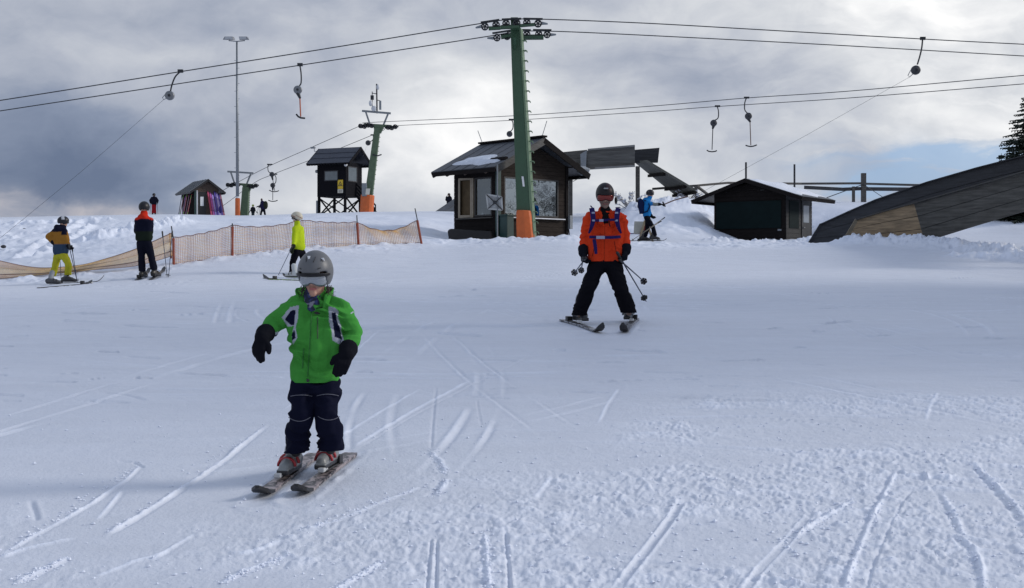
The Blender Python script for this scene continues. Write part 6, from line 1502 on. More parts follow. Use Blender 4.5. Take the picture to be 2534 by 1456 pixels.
# ---- child in the green jacket, nearest
def child():
    D = 6.75; S = .80
    def q(L): return [((680 + x / 3.832) / 1.01026, (610 + y / 3.832) / 1.01026) for x, y in L]
    GRN, NAVY, SIL = (.056, .275, .046), (.006, .008, .026), (.36, .38, .45)
    white = [q([(175, 605), (258, 590), (248, 720), (228, 800), (243, 900), (200, 968), (188, 880), (212, 788), (150, 792), (93, 705)]), q([(543, 602), (600, 610), (640, 650), (628, 700), (665, 790), (660, 830), (690, 925), (660, 972), (580, 925), (568, 830), (545, 740)]), q([(-30, 870), (60, 842), (85, 862), (40, 920), (-20, 945)])]
    navy = [q([(180, 640), (225, 632), (215, 780), (185, 782), (122, 725)]), q([(212, 820), (228, 900), (192, 925), (190, 870)]), q([(568, 655), (612, 660), (622, 740), (650, 800), (672, 920), (600, 890), (590, 800)]), q([(0, 885), (75, 862), (80, 870), (40, 915), (0, 930)])]
    dark = [q([(420, 612), (495, 600), (494, 612), (425, 628)])]
    seam = q([(437, 690), (437, 860)]); 
    def jc(p, n):
        if n.y < .55:
            x, y = px(p)
            for g_ in navy:
                if inpoly(x, y, g_): return NAVY
            for g_ in white:
                if inpoly(x, y, g_): return SIL
            if inpoly(x, y, dark[0]): return (.012, .05, .016)
        return GRN
    def tc(p, n):
        return (.0065, .0075, .020)
    J = dict(hd=(781, 690, -.02), shL=(727, 762, .02), shR=(838, 765, .03), elL=(680, 800, .05), elR=(873, 826, .07), wrL=(651, 832, -.10), wrR=(859, 874, -.09), haL=(630, 892, -.16), haR=(838, 924, -.17),
             hpL=(752, 962, .02), hpR=(808, 962, .02), knL=(744, 1035, -.07), knR=(811, 1035, -.07), anL=(732, 1119, .01), anR=(818, 1113, .02), hemL=(762, 930, .02), hemR=(802, 930, .02))
    fL, fR = G(722, 1180), G(812, 1166); J['ftL'] = fL + UP * .035; J['ftR'] = fR + UP * .035
    tL0, tL1, tR0, tR1 = G(636, 1238), G(779, 1128), G(733, 1234), G(868, 1127)
    hdir = (tL0 - tL1); hv = (hdir.x, hdir.y)
    helc = lambda p, n: (.118, .122, .130)
    t, W, (r, fw, u) = person('child skier in a bright green jacket with grey helmet and mirrored goggles', D, J, S, look=(-.10, -1), tilt=.10, fine=True, vox=.014, rj=.93, rt=1.0,
        cols=dict(trousers=(.006, .007, .022), jacket=GRN, glove=(.0075, .008, .012), skin=(.40, .215, .155), lip=(.33, .10, .09), boot=((.21, .22, .225), (.21, .22, .225), (.34, .018, .025))), jacket_col=jc, trouser_col=tc,
        boots={'L': hv, 'R': hv}, hem=V(780, 945, D).z, hand_opt={'L': (Vector((.75, -.3, -.1)), .42, (.6, .3, 0)), 'R': (Vector((-.85, -.2, .1)), .50, (.2, .9, -.2)), 'cuff': 1.15}, wr=.021, boot_h=.16,
        hel=dict(col=helc, goggles=((.10, .105, .115), LENSGREY), r=(.124, .148, .148), dz=.052, brow=-.03, g0=-.53, g1=.34, ga=1.22, notch=.22))
    hd = W['hd']
    # black band between helmet rim and goggles, vents, small marks on the shell
    hc = hd + u * .052 * S; R3 = [q_ * S for q_ in (.124, .148, .148)]
    hl = [o for o in bpy.data.objects if o.parent == t and o.name.startswith('helmet')][0]
    face_patch('rim_band', hc, R3[0] * .985, R3[1] * .99, R3[2], (-.10, -1), .10, 1.2, -.16, -.02, (.008, .008, .010), hl, SHELL, .008, 0)
    def onshell(a, z, k=1.012):
        qq = math.sqrt(1 - z * z); return hc + r * (math.sin(a) * qq * R3[0] * k) + fw * (math.cos(a) * qq * R3[1] * k) + u * (z * R3[2] * k)
    for (a0, z0, a1, z1) in ((.42, .20, .62, .24), (-.72, .22, -.58, .18), (.20, .52, .36, .74), (-.42, .74, -.30, .52), (.72, .55, .86, .66)):
        m = MB(); m.tube([onshell(a0, z0), onshell((a0 + a1) / 2, (z0 + z1) / 2), onshell(a1, z1)], .0036, 5, .0022); m.build('vent', M('vent_dark', (.03, .03, .034), .6, .1, 9), hl)
    m = MB(); c = onshell(-.16, .70); m.prism([c + r * -.008 + u * .010, c + r * .008 + u * .010, c + r * .004 - u * .010, c - r * .004 - u * .010], fw * .003); m.build('emblem', WHITE, hl)
    m = MB(); c = onshell(.85, .60); m.prism([c + r * -.010 + u * .008, c + r * .006 + u * .010, c + r * .012 - u * .008], fw * .004); m.build('emblem', WHITE, hl)
    # scarf
    m = MB(); nk = (W['shL'] + W['shR']) / 2 + Vector((-.01, 0, 0))
    m.capsule(nk + UP * .035, .062, nk + UP * .075 + fw * .015, .056); m.ell(nk + fw * .044 + UP * .046, .046, .036, .034, (r, fw, u)); m.ell(nk + fw * .058 + UP * .016, .026, .024, .028, (r, fw, u))
    def sc(p, n):
        k = mnoise.noise(p * 38); k2 = mnoise.noise(p * 60 + Vector((3, 3, 3)))
        return (.20, .21, .26) if k > .22 else ((.045, .055, .15) if k2 > .15 else (.03, .036, .06))
    blob('neck_scarf', m, .006, CLOTH, t, 2, col=sc, wr=.004, ws=30)
    # stand-up collar, open at the throat
    m = MB(); N = 22; vs = []
    for k_ in (0, 1):
        for j in range(5):
            for i in range(N + 1):
                a = -2.35 + 4.7 * i / N; h = j / 4; rx, ry = .084 + .020 * h + .006 * k_, .082 + .016 * h + .006 * k_
                fall = max(0, abs(a) - 1.5) * .030; vs.append(nk - fw * .004 + r * (math.sin(a) * rx) - fw * (math.cos(a) * ry) + UP * (.0 + h * (.112 - fall)))
    n_ = 5 * (N + 1); ix = lambda i, j, k_: k_ * n_ + j * (N + 1) + i; fs = []
    for j in range(4):
        for i in range(N): fs += [(ix(i, j, 1), ix(i + 1, j, 1), ix(i + 1, j + 1, 1), ix(i, j + 1, 1)), (ix(i, j, 0), ix(i, j + 1, 0), ix(i + 1, j + 1, 0), ix(i + 1, j, 0))]
    for i in range(N): fs.append((ix(i, 4, 0), ix(i, 4, 1), ix(i + 1, 4, 1), ix(i + 1, 4, 0)))
    for j in range(4): fs += [(ix(0, j, 0), ix(0, j, 1), ix(0, j + 1, 1), ix(0, j + 1, 0)), (ix(N, j, 0), ix(N, j + 1, 0), ix(N, j + 1, 1), ix(N, j, 1))]
    m.add(vs, fs); m.build('collar', CLOTH, t, True, col=GRN)
    # hair tufts under the helmet
    m = MB(); rr = random.Random(4)
    for s in (-1, 1):
        m = MB()
        for k_ in range(46):
            p = hd + r * s * rr.uniform(.055, .082) + fw * rr.uniform(-.05, .035) - u * rr.uniform(.035, .075); e = p + Vector((s * rr.uniform(-.008, .026), rr.uniform(-.02, .02), -rr.uniform(.012, .04))); m.tube([p, p.lerp(e, .6) + UP * rr.uniform(-.012, .004), e + Vector((s * .006, 0, rr.uniform(0, .012)))], .0022, 3, .0008)
        m.build('hair', M('dark_brown_hair', (.022, .014, .010), .6, .3, 20), t)
    # stitched lines: follow the front of the cloth
    def on_front(part, pts):
        o = [q_ for q_ in bpy.data.objects if q_.parent == t and q_.name.split('.')[0] == part][0]; off = WLOC[t.name]; vv = [(px(v.co + off), v.co + off) for v in o.data.vertices if v.normal.y < .25]
        out = []
        for (a, b) in pts:
            near = [p for (xy, p) in vv if abs(xy[0] - a) < 4 and abs(xy[1] - b) < 4]
            if near: yy = min(p.y for p in near); out.append(V(a, b, yy - .003))
        return out
    piping = M('grey_piping', (.10, .10, .13), .6, .1, 9)
    for (cx_, y0, bow) in ((746, 978, 3), (811, 976, 4), (741, 1043, -10), (814, 1040, -9)):
        pts = on_front('trousers', [(cx_ + 27 * q_, y0 + bow * q_ * q_) for q_ in np.linspace(-1, 1, 13)])
        if len(pts) > 2: m = MB(); m.tube(pts, .0022, 4); m.build('piping', piping, t)
    for nm, L_ in (('zip', [(786, 785 + 6 * q_) for q_ in range(10)]), ('pocket_seam', [(752 - .35 * q_, 862 + 5 * q_) for q_ in range(11)]), ('placket', [(772 - .45 * q_, 765 + 7 * q_) for q_ in range(25)])):
        pts = on_front('jacket', L_)
        if len(pts) > 2: m = MB(); m.tube(pts, .0030 if nm != 'zip' else .0036, 4); m.build(nm, M('green_seam', (.018, .14, .020), .8, .1, 9) if nm != 'zip' else M('zip_dark', (.010, .06, .014), .6, .1, 9), t)
    m = MB(); c = V(762, 942, D - .14); m.cyl(c, c + Vector((0, -.006, 0)), .0095, .008, 10); m.build('snap_button', BLACK, t)
    m = MB(); c = V(867, 775, D - .075); m.prism([c, c + Vector((.016, 0, .010)), c + Vector((.018, 0, .003)), c + Vector((.004, 0, -.006))], Vector((0, .004, 0))); m.build('sleeve_emblem', WHITE, t)
    top = ski_top('ski_pale_swirl', (.33, .28, .285), (.028, .025, .03), 13)
    ski(tL0, tL1, top, "child's left ski in the picture, pale with dark swirls and black tip", .092, .8, foot=fL, group='skis of the green child')
    ski(tR0, tR1, top, "child's right ski in the picture, pale with dark swirls, beneath the red buckled boot", .092, .8, foot=fR, group='skis of the green child')
child()

# ---- man in orange
def man():
    D = 14.1; S = 1.0; OR = (.60, .048, .015); PUR = (.020, .015, .090)
    J = dict(hd=(1497, 490, -.03), shL=(1459, 541, 0), shR=(1536, 541, 0), elL=(1449, 588, .04), elR=(1546, 586, .04), wrL=(1443, 624, -.02), wrR=(1549, 620, -.03), haL=(1444, 657, -.06), haR=(1547, 654, -.08),
             hpL=(1480, 655, .02), hpR=(1516, 655, .02), knL=(1456, 712, -.12), knR=(1535, 714, -.12), anL=(1434, 780, .02), anR=(1556, 774, .02), hemL=(1478, 636, .02), hemR=(1518, 636, .02))
    fL, fR = G(1433, 801), G(1556, 797); J['ftL'] = fL + UP * .035; J['ftR'] = fR + UP * .035
    tipL, tailL, tipR, tailR = G(1492, 827), G(1391, 794), G(1541, 827), G(1574, 791)
    dL, dR = tipL - tailL, tipR - tailR
    def jc(p, n):
        x, y = px(p)
        if n.y < .2:
            if abs(x - (1497 - (y - 540) * .02)) < .6 and y > 552: return (.20, .022, .010)
            if abs(x - (1474 - (y - 598) * .22)) < 1.0 and 598 < y < 635: return (.16, .016, .010)
            if abs(x - (1520 + (y - 598) * .20)) < 1.0 and 598 < y < 630: return (.16, .016, .010)
            if y > 644 and abs(x - 1493) < 1.6: return (.08, .01, .01)
        return OR
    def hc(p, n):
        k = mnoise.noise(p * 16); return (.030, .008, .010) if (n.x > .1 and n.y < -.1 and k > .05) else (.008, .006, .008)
    t, W, (r, fw, u) = person('man skiing towards us in an orange red jacket with dark helmet and red visor', D, J, S, look=(0, -1), tilt=.16, fine=True, vox=.018, rj=1.0, rt=1.06,
        cols=dict(trousers=(.006, .006, .009), jacket=OR, glove=(.008, .009, .014), skin=(.32, .19, .14), lip=(.2, .085, .07), beard=(.185, .125, .10), boot=((.025, .027, .034), (.20, .21, .23), (.26, .27, .29))), jacket_col=jc,
        boots={'L': (dL.x, dL.y), 'R': (dR.x, dR.y)}, hem=V(1497, 647, D).z, hand_opt={'L': (Vector((.2, -1, 0)), .85, (1, .3, 0)), 'R': (Vector((-.2, -1, 0)), .85, (-1, .3, 0)), 'cuff': 1.15}, wr=.014,
        hel=dict(col=hc, goggles=((.02, .012, .014), LENSRED), r=(.110, .138, .134), dz=.045, brow=-.02, g0=-.38, g1=.34, ga=1.15, notch=.16))
    m = MB(); c = W['hd'] + r * .118 - u * .03; m.ell(c + r * .012, .018, .03, .045, (r, fw, u)); m.build('goggle_clip', BLACK, t, True)
    m = MB(); c = W['hd'] + fw * .146 + u * .125; m.box(c, .05, .012, .014, r, fw, u); m.build('helmet_mark', M('dull_silver', (.3, .3, .3), .4, .1, 9), t)
    nk = (W['shL'] + W['shR']) / 2
    m = MB(); m.capsule(nk + UP * .02, .072, nk + UP * .10 + fw * .01, .066); m.ell(nk + fw * .075 - UP * .01, .05, .04, .075, (r, fw, UP)); blob('neck_warmer', m, .011, CLOTH, t, 2, col=(.008, .008, .010), wr=.003, ws=20)
    m = MB()                                               # open collar flaps
    for s in (-1, 1):
        m.slab([nk + r * s * .105 + UP * .085 - fw * .02, nk + r * s * .070 + UP * .075 + fw * .085, nk + r * s * .012 - UP * .075 + fw * .145, nk + r * s * .085 - UP * .045 + fw * .125], fw * .016 + r * s * .006)
    m.build('collar', CLOTH, t, col=OR, bevel=.006)
    # backpack with shoulder straps, chest and waist straps
    bp = thing('backpack', nk - UP * .3 + Vector((0, .22, 0)), 'blue violet backpack worn by the man in orange, straps across his chest', 'backpack')
    m = MB(); c = nk + Vector((0, .25, -.27)); m.ell(c, .15, .095, .25, seg=18, ring=12); m.box(c, .25, .15, .40); blob('bag', m, .02, CLOTH, bp, 4, col=PUR, wr=.004, ws=10)
    F = -.155
    def strap(pts, w, nm, col, th=.014):
        m = MB(); P = [V(a, b, D + d) for a, b, d in pts]
        for i in range(len(P) - 1):
            a, b = P[i], P[i + 1]; dd = (b - a).normalized(); sd = dd.cross(Vector((0, 1, 0))).normalized(); o = Vector((0, -th, 0)); w0 = w[i]; w1 = w[i + 1]
            m.hexa([a - sd * w0, a + sd * w0, b + sd * w1, b - sd * w1], [a - sd * w0 + o, a + sd * w0 + o, b + sd * w1 + o, b - sd * w1 + o])
        return m.build(nm, CLOTH, bp, col=col, bevel=.004)
    for s in (-1, 1):
        f = lambda x: 1497 + s * x
        st = strap([(f(31), 513, .02), (f(33), 515, -.075), (f(30), 530, -.150), (f(29), 545, -.178), (f(33), 562, -.172), (f(40), 578, -.10)], [.028, .030, .030, .028, .022, .010], 'shoulder_strap', PUR)
        for (dx, y) in ((29, 527), (28, 546)):
            m = MB(); p = V(f(dx), y, D - .196); m.box(p, .035, .008, .02); m.build('strap_buckle', M('pale_buckle', (.28, .30, .42), .5, .1, 9), st)
    strap([(1470, 546, -.185), (1484, 546, -.192), (1500, 545, -.195), (1526, 544, -.185)], [.014] * 4, 'chest_strap', PUR)
    strap([(1458, 587, -.10), (1466, 587, -.158), (1490, 588, -.182), (1512, 588, -.178), (1528, 587, -.158), (1536, 586, -.10)], [.017] * 6, 'waist_strap', PUR)
    strap([(1470, 592, -.176), (1473, 610, -.176), (1475, 629, -.174)], [.020, .021, .016], 'strap_end', PUR)
    strap([(1507, 545, -.20), (1508, 556, -.202), (1510, 562, -.20)], [.010, .009, .005], 'hanging_cord', (.10, .012, .01))
    m = MB(); p = V(1486, 588, D - .20); m.box(p, .10, .01, .036); m.build('buckle', M('pale_buckle', (.28, .30, .42)), bp, bevel=.003)
    m = MB(); p = V(1488, 546, D - .208); m.box(p, .05, .01, .03); m.build('buckle', M('pale_buckle', (.28, .30, .42)), bp, bevel=.003)
    top = ski_top('ski_black_white', (.30, .31, .34), (.04, .04, .05), 6)
    ski(tipL, tailL, top, "orange man's ski on the left side, its black shovel turned inward", .088, 1.0, foot=fL, group='skis of the man in orange', tipup=.11)
    ski(tipR, tailR, top, "orange man's ski on the right side, pointing at the camera", .088, 1.0, foot=fR, group='skis of the man in orange', tipup=.11)
    hR, hL = W['haR'], W['haL']; g = 'poles of the man in orange'
    pole(V(1530, 630, D - .16), V(1599, 746, D + .45), 'longer ski pole held out low from the right glove of the orange man', g, .044, star=True)
    pole(V(1536, 646, D - .10), V(1597, 700, D + .80), 'ski pole from the right glove of the orange man, upper one', g, .044, star=True)
    pole(V(1449, 640, D - .16), V(1420, 677, D + 1.0), 'foreshortened ski pole by the left glove of the orange man, outer one', g, .044, star=True)
    pole(V(1443, 640, D - .16), V(1438, 671, D + 1.05), 'foreshortened ski pole by the left glove of the orange man, inner one', g, .040, star=True)
man()

# ---- skier in mustard jacket and yellow trousers
def mustard():
    D = 27.5; S = .94; zc = lambda vy: V(0, vy, D).z
    z1, z2 = zc(573), zc(606)
    def jc(p, n):
        x, y = px(p)
        if y < 574 or (y < 582 and 152 < x < 166): return (.008, .009, .022)
        if y < 604: return (.30, .14, .026)
        return (.035, .060, .105)
    J = dict(hd=(157, 551, 0), shL=(140, 570, .05), shR=(160, 572, -.05), elL=(118, 586, .06), elR=(166, 595, -.12), wrL=(134, 603, -.02), wrR=(170, 612, -.16), haL=(142, 608, -.04), haR=(174, 616, -.2), hpL=(142, 634, .06), hpR=(159, 634, -.04), knL=(137, 660, .03), knR=(170, 656, -.08), anL=(130, 684, .06), anR=(168, 681, -.02), hemL=(143, 622, .02), hemR=(158, 622, -.02))
    fL, fR = G(127, 707), G(166, 702); J['ftL'] = fL + UP * .035; J['ftR'] = fR + UP * .035
    def hc(p, n):
        d = p - V(157, 545, D); return (.42, .44, .48) if (d.z > .01 and abs(d.x - .03 + d.z * .3) < .030) else (.012, .012, .018)
    t, W, _ = person('skier with mustard and blue jacket, yellow trousers and black striped helmet', D, J, S, look=(.85, .5), vox=.026, cols=dict(trousers=(.42, .40, .030), jacket=(.3, .14, .03), glove=(.01, .011, .016), boot=((.05, .052, .06), (.20, .21, .23), (.03, .03, .034))), jacket_col=jc, boots={'L': (.8, .3), 'R': (1, .12)}, hood='down', rj=1.0, rt=.98, hel=dict(col=hc, goggles=((.02, .02, .02), LENSDARK), brow=.05), hem=zc(633), wr=.008)
    bk = M('dark_ski_top', (.03, .032, .04), .4, .3, 9)
    ski(G(228, 703), G(95, 714), bk, 'dark ski under the rear foot of the skier in yellow trousers', .085, 1, group='skis of the skier in yellow trousers', foot=fL)
    ski(G(258, 697), G(122, 706), bk, 'dark ski with raised tip under the front foot of the skier in yellow trousers', .085, 1, group='skis of the skier in yellow trousers', foot=fR, tipup=.14)
    g = 'poles of the skier in yellow trousers'
    pole(V(171, 609, D - .25), V(192, 702, D - .3), 'ski pole in the right hand of the skier in yellow trousers, reaching the boot tip', g, .045)
    pole(V(178, 612, D - .05), V(191, 699, D - .05), 'ski pole leaning just right of the skier in yellow trousers', g, .045)
    pole(V(147, 612, D + .25), V(152, 706, D + .2), 'ski pole between the legs of the skier in yellow trousers', g, .045)
mustard()

# ---- skier seen from behind, red collar
def redcollar():
    D = 27.5; S = 1.03
    def jc(p, n):
        x, y = px(p)
        if y < 541 + abs(x - 356) * .14: return (.52, .030, .014)
        if y < 572: return (.007, .008, .020)
        return (.012, .018, .013)
    J = dict(hd=(357, 516, 0), shL=(341, 546, 0), shR=(372, 546, 0), elL=(338, 573, -.06), elR=(372, 573, -.06), wrL=(350, 577, -.24 + .45), wrR=(364, 577, .2), haL=(362, 577, .22), haR=(352, 578, .24), hpL=(348, 603, 0), hpR=(366, 603, 0), knL=(350, 636, .04), knR=(374, 634, .04), anL=(352, 672, 0), anR=(381, 668, 0), hemL=(348, 588, 0), hemR=(365, 588, 0))
    J['elL'] = (338, 573, .05); J['elR'] = (373, 573, .05)
    fL, fR = G(353, 690), G(383, 688); J['ftL'] = fL + UP * .035; J['ftR'] = fR + UP * .035
    person('skier standing with back turned in navy jacket with bright red collar and shoulders', D, J, S, look=(.12, 1), vox=.026, cols=dict(trousers=(.007, .008, .016), jacket=(.01, .01, .02), glove=(.01, .011, .016), boot=((.05, .045, .04), (.035, .035, .038), (.10, .09, .08))), jacket_col=jc, boots={'L': (.1, 1), 'R': (.25, 1)}, hood='down', rj=1.0, rt=.95, hem=V(0, 597, D).z, hel=dict(col=lambda p, n: (.012, .012, .016), r=(.118, .138, .13), dz=.03), wr=.008)
    bk = M('dark_ski_top', (.03, .032, .04))
    ski(G(369, 672), G(337, 695), bk, 'ski under the left foot of the skier with red collar', .085, 1, group='skis of the skier with red collar', foot=fL)
    ski(G(407, 669), G(372, 694), bk, 'ski under the right foot of the skier with red collar', .085, 1, group='skis of the skier with red collar', foot=fR)
    g = 'poles planted beside the skier with red collar'
    pole(V(402, 577, D + .15), V(414, 688, D + .1) , 'left one of the two ski poles planted in a V beside the red collared skier', g, .045)
    pole(V(426, 577, D + .1), V(417, 689, D + .05), 'right one of the two ski poles planted in a V beside the red collared skier', g, .045)
redcollar()

# ---- skier in lime jacket, half hidden
def lime():
    D = 28.6; S = .93
    J = dict(hd=(734, 541, 0), shL=(730, 566, -.07), shR=(745, 566, .09), elL=(728, 593, -.16), elR=(748, 592, .14), wrL=(726, 612, -.24), wrR=(745, 612, .12), haL=(722, 621, -.28), haR=(740, 622, .10), hpL=(733, 624, -.07), hpR=(746, 624, .07), knL=(724, 650, -.06), knR=(756, 652, .10), anL=(724, 675, -.03), anR=(764, 676, .10), hemL=(734, 612, -.03), hemR=(744, 612, .03))
    fL, fR = G(728, 690), G(764, 688); J['ftL'] = fL + UP * .035; J['ftR'] = fR + UP * .035
    def hc(p, n):
        d = p - V(734, 538, D); k = d.z + .55 * d.x
        return (.012, .010, .014) if abs(k + .055) < .022 else ((.20, .04, .02) if abs(k + .012 - .06 * (d.x > 0)) < .008 else (.52, .48, .38))
    person('skier in lime yellow jacket and cream helmet standing side on before the net', D, J, S, look=(-1, .15), vox=.026, cols=dict(trousers=(.006, .006, .010), jacket=(.44, .56, .020), glove=(.02, .025, .015), boot=((.48, .50, .50), (.40, .42, .42), (.1, .1, .1))), boots={'L': (-1, 0), 'R': (-1, .05)}, rj=1.02, rt=1.0, hem=V(0, 622, D).z, hel=dict(col=hc, goggles=((.02, .02, .02), LENSDARK), r=(.128, .150, .142)), wr=.008)
    gs = ski_top('ski_lime_black', (.20, .34, .05), (.03, .035, .03), 8)
    ski(G(651, 692), G(775, 696), gs, 'nearer ski of the skier in the lime jacket, thin upturned tip', .085, 1, group='skis of the skier in the lime jacket', foot=fL, tipup=.10)
    ski(G(700, 686), G(800, 690), gs, 'farther green ski of the skier in the lime jacket', .085, 1, group='skis of the skier in the lime jacket', foot=fR)
    g = 'poles of the skier in the lime jacket'
    pole(V(722, 613, D - .36), V(682, 695, D - .4), 'ski pole slanting forward from the hand of the skier in the lime jacket', g, .045)
    pole(V(738, 616, D + .05), V(708, 692, D + .0), 'steeper ski pole of the skier in the lime jacket', g, .045)
lime()

# ---- skier in blue being pulled by the lift
def blue():
    D = 40.0; S = 1.0
    def jc(p, n):
        x, y = px(p); return (.17, .18, .18) if (x > 1614.5 and y < 515) else (.014, .17, .46)
    J = dict(hd=(1609, 481, 0), shL=(1601, 501, -.16), shR=(1603, 500, .16), elL=(1618, 506, -.14), elR=(1606, 522, .18), wrL=(1632, 506, -.08), wrR=(1612, 536, .1), haL=(1645, 506, -.05), haR=(1619, 541, .05), hpL=(1600, 540, -.08), hpR=(1603, 540, .08), knL=(1616, 563, -.1), knR=(1602, 568, .1), anL=(1620, 584, -.08), anR=(1596, 586, .1), hemL=(1599, 532, -.04), hemR=(1601, 532, .04))
    fL, fR = ground_at(1617, D - .08), ground_at(1592, D + .1)
    fL.z = max(fL.z, V(0, 596, D).z); fR.z = max(fR.z, V(0, 597, D).z)
    J['ftL'] = fL + UP * .03; J['ftR'] = fR + UP * .03
    person('skier in bright blue hooded jacket gripping the lift tether beside the snow bank', D, J, S, look=(1, .1), vox=.03, cols=dict(trousers=(.006, .007, .012), jacket=(.012, .15, .42), glove=(.008, .008, .010), boot=((.02, .02, .022), (.02, .02, .022), (.06, .06, .06))), jacket_col=jc, boots={'L': (1, .05), 'R': (1, .05)}, hood='down', rt=.95, rj=.98, hem=V(0, 541, D).z, hel=dict(col=lambda p, n: (.07, .06, .06) if mnoise.noise(p * 14) > .15 else (.014, .013, .018), goggles=((.02, .02, .02), LENSDARK)), wr=.008)
    bp = thing('backpack', V(1588, 512, D), 'dark navy backpack on the back of the skier in the blue jacket', 'backpack')
    m = MB(); c = V(1588, 511, D); m.ell(c, .13, .15, .27, (Vector((.98, 0, .2)), Vector((0, 1, 0)), Vector((-.2, 0, .98))), 16, 12); m.box(c - UP * .06, .20, .26, .36, (.98, 0, .2), (0, 1, 0), (-.2, 0, .98)); blob('bag', m, .03, CLOTH, bp, 4, col=(.010, .018, .060), wr=.005, ws=9)
    m = MB(); m.tube([V(1594, 496, D - .17), V(1604, 500, D - .2), V(1608, 512, D - .21), V(1602, 524, D - .2), V(1592, 526, D - .16)], .022, 6); m.build('shoulder_strap', CLOTH, bp, True, col=(.010, .018, .055))
    bk = M('dark_ski_top', (.03, .032, .04))
    sl = lambda x, d: Vector(((x - CX) / FV * d, d, max(gzv(x, d), V(0, 597, d).z)))
    ski(sl(1650, D - .08), sl(1566, D - .08), bk, 'near ski of the skier in blue, under the front boot', .085, 1, group='skis of the skier in blue', foot=fL)
    ski(sl(1632, D + .12), sl(1548, D + .12), bk, 'far ski of the skier in blue, under the rear boot', .085, 1, group='skis of the skier in blue', foot=fR)
    g = 'poles trailing from the skier in blue'; pm = M('pole_pale', (.22, .19, .15), .5, .2, 10)
    pole(V(1643, 540, D - .30), V(1562, 597, D - .35), 'upper ski pole trailing behind the skier in blue', g, .045, pm, r=.012)
    pole(V(1634, 549, D - .34), V(1556, 600, D - .40), 'lower ski pole trailing behind the skier in blue', g, .045, pm, r=.012)
    bar = thing('tow_bar', V(1648, 505, D), 'dark tow bar held by the skier in blue at the end of the tether', 'tow bar')
    m = MB(); m.tube([V(1644, 506, D - .05), V(1668, 496, D + .1), V(1700, 487, D + .2)], .022, 6); m.build('rod', BROWNROD, bar)
    m = MB(); m.tube([V(1640, 500, D - .12), V(1644, 507, D - .06), V(1646, 511, D + .02)], .026, 6); m.build('crossbar', BLACK, bar)
blue()

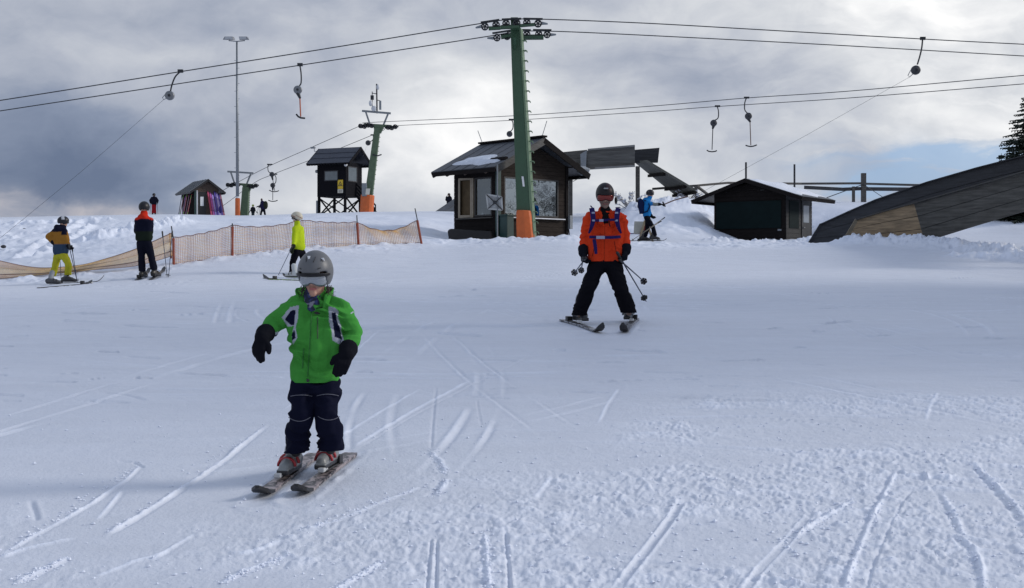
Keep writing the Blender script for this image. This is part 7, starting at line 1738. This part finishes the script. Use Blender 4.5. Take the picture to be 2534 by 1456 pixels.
# ---- small figures on the skyline
def far_people():
    D = 94; k = FV / D
    def fig(label, x, y, h, look, spread, arms, cols, jc=None, hel=None, D=94):
        """x,y feet in the photo, h body height in photo units"""
        q = lambda dx, fy, dz=0: (x + dx * h, y - fy * h, dz); S = h / (FV / D) / 1.78
        J = dict(hd=q(arms.get('hx', 0), .90), shL=q(-.10 * spread, .79), shR=q(.10 * spread, .79), elL=q(*arms['eL']), elR=q(*arms['eR']), wrL=q(*arms['wL']), wrR=q(*arms['wR']), haL=q(*arms['hL']), haR=q(*arms['hR']),
                 hpL=q(-.05 * spread, .50), hpR=q(.05 * spread, .50), knL=q(*arms.get('kL', (-.055, .28))), knR=q(*arms.get('kR', (.055, .28)))
                 , anL=q(*arms.get('aL', (-.06, .08))), anR=q(*arms.get('aR', (.06, .08))), ftL=q(*arms.get('fL', (-.06, .0))), ftR=q(*arms.get('fR', (.06, .0))))
        return person(label, D, J, S, look=look, vox=.045, cols=cols, jacket_col=jc, boots={'L': look, 'R': look}, hel=hel, rt=1.0, wr=.006), S
    bt = ((.02, .02, .024), (.03, .03, .034), (.1, .1, .1)); H = lambda c: dict(col=lambda p, n: c, r=(.125, .14, .135))
    a = dict(eL=(-.19, .66), eR=(.19, .66), wL=(-.16, .55, -.1), wR=(.16, .55, -.1), hL=(-.145, .53, -.14), hR=(.145, .53, -.14))
    fig('distant skier with red trousers and black jacket on the left skyline', 381, 533, 55, (.2, 1), 1.0, a, dict(trousers=(.34, .014, .022), jacket=(.012, .012, .024), boot=bt), hel=H((.014, .014, .018)))
    g = 'poles of the distant skier with red trousers'; pm = M('pole_dark', (.03, .035, .05), .5, .2, 8)
    pole(V(373, 503, 93.8), V(371, 534, 93.7), 'left ski pole of the distant skier with red trousers', g, .05, pm, r=.016); pole(V(389, 503, 93.8), V(391, 534, 93.7), 'right ski pole of the distant skier with red trousers', g, .05, pm, r=.016)
    a = dict(hx=-.06, eL=(-.12, .64, -.1), eR=(.02, .62, .1), wL=(-.22, .60, -.1), wR=(-.10, .57, .1), hL=(-.26, .59, -.1), hR=(-.15, .56, .1), kL=(-.10, .27), kR=(.08, .28), aL=(-.10, .08), aR=(.12, .08), fL=(-.10, 0), fR=(.13, 0))
    fig('distant adult in dark clothes with backpack, walking behind a small child', 651, 545, 56, (-1, .1), .8, a, dict(trousers=(.012, .012, .02), jacket=(.022, .020, .060), boot=bt, skin=(.10, .06, .05)))
    bp = thing('backpack', V(656, 510, 94), 'dark olive backpack on the distant walking adult', 'backpack'); m = MB(); m.ell(V(657, 508, 94), .20, .17, .34, seg=14, ring=10); m.box(V(657, 507, 94), .26, .26, .4); blob('bag', m, .05, CLOTH, bp, 3, col=(.03, .034, .024), wr=.006, ws=6)
    m = MB(); m.ell(V(648, 492.5, 94), .13, .14, .12, seg=14, ring=10); 
    a = dict(eL=(-.16, .62), eR=(.14, .62), wL=(-.24, .48), wR=(.24, .50), hL=(-.28, .43), hR=(.29, .45))
    fig('distant small child in dark clothes with yellow green helmet', 626, 546, 40, (-.5, .8), 1.0, a, dict(trousers=(.03, .04, .045), jacket=(.014, .016, .022), boot=bt), hel=H((.30, .36, .06)))
    g = 'poles of the distant walking adult'; pole(V(640, 511, 93.8), V(633, 546, 93.7), 'left ski pole of the distant walking adult', g, .05, pm, r=.016); pole(V(644, 513, 93.8), V(638, 546, 93.7), 'right ski pole of the distant walking adult', g, .05, pm, r=.016)
    a = dict(eL=(-.15, .66), eR=(.13, .68), wL=(-.13, .80, -.1), wR=(.06, .84, -.1), hL=(-.10, .86, -.1), hR=(.02, .88, -.1))
    fig('tiny dark figure seen above the grey roof left of the ticket cabin', 1111, 530, 52, (0, -1), 1.0, a, dict(trousers=(.012, .012, .02), jacket=(.012, .013, .022), boot=bt), hel=H((.014, .014, .018)), D=101)
far_people()
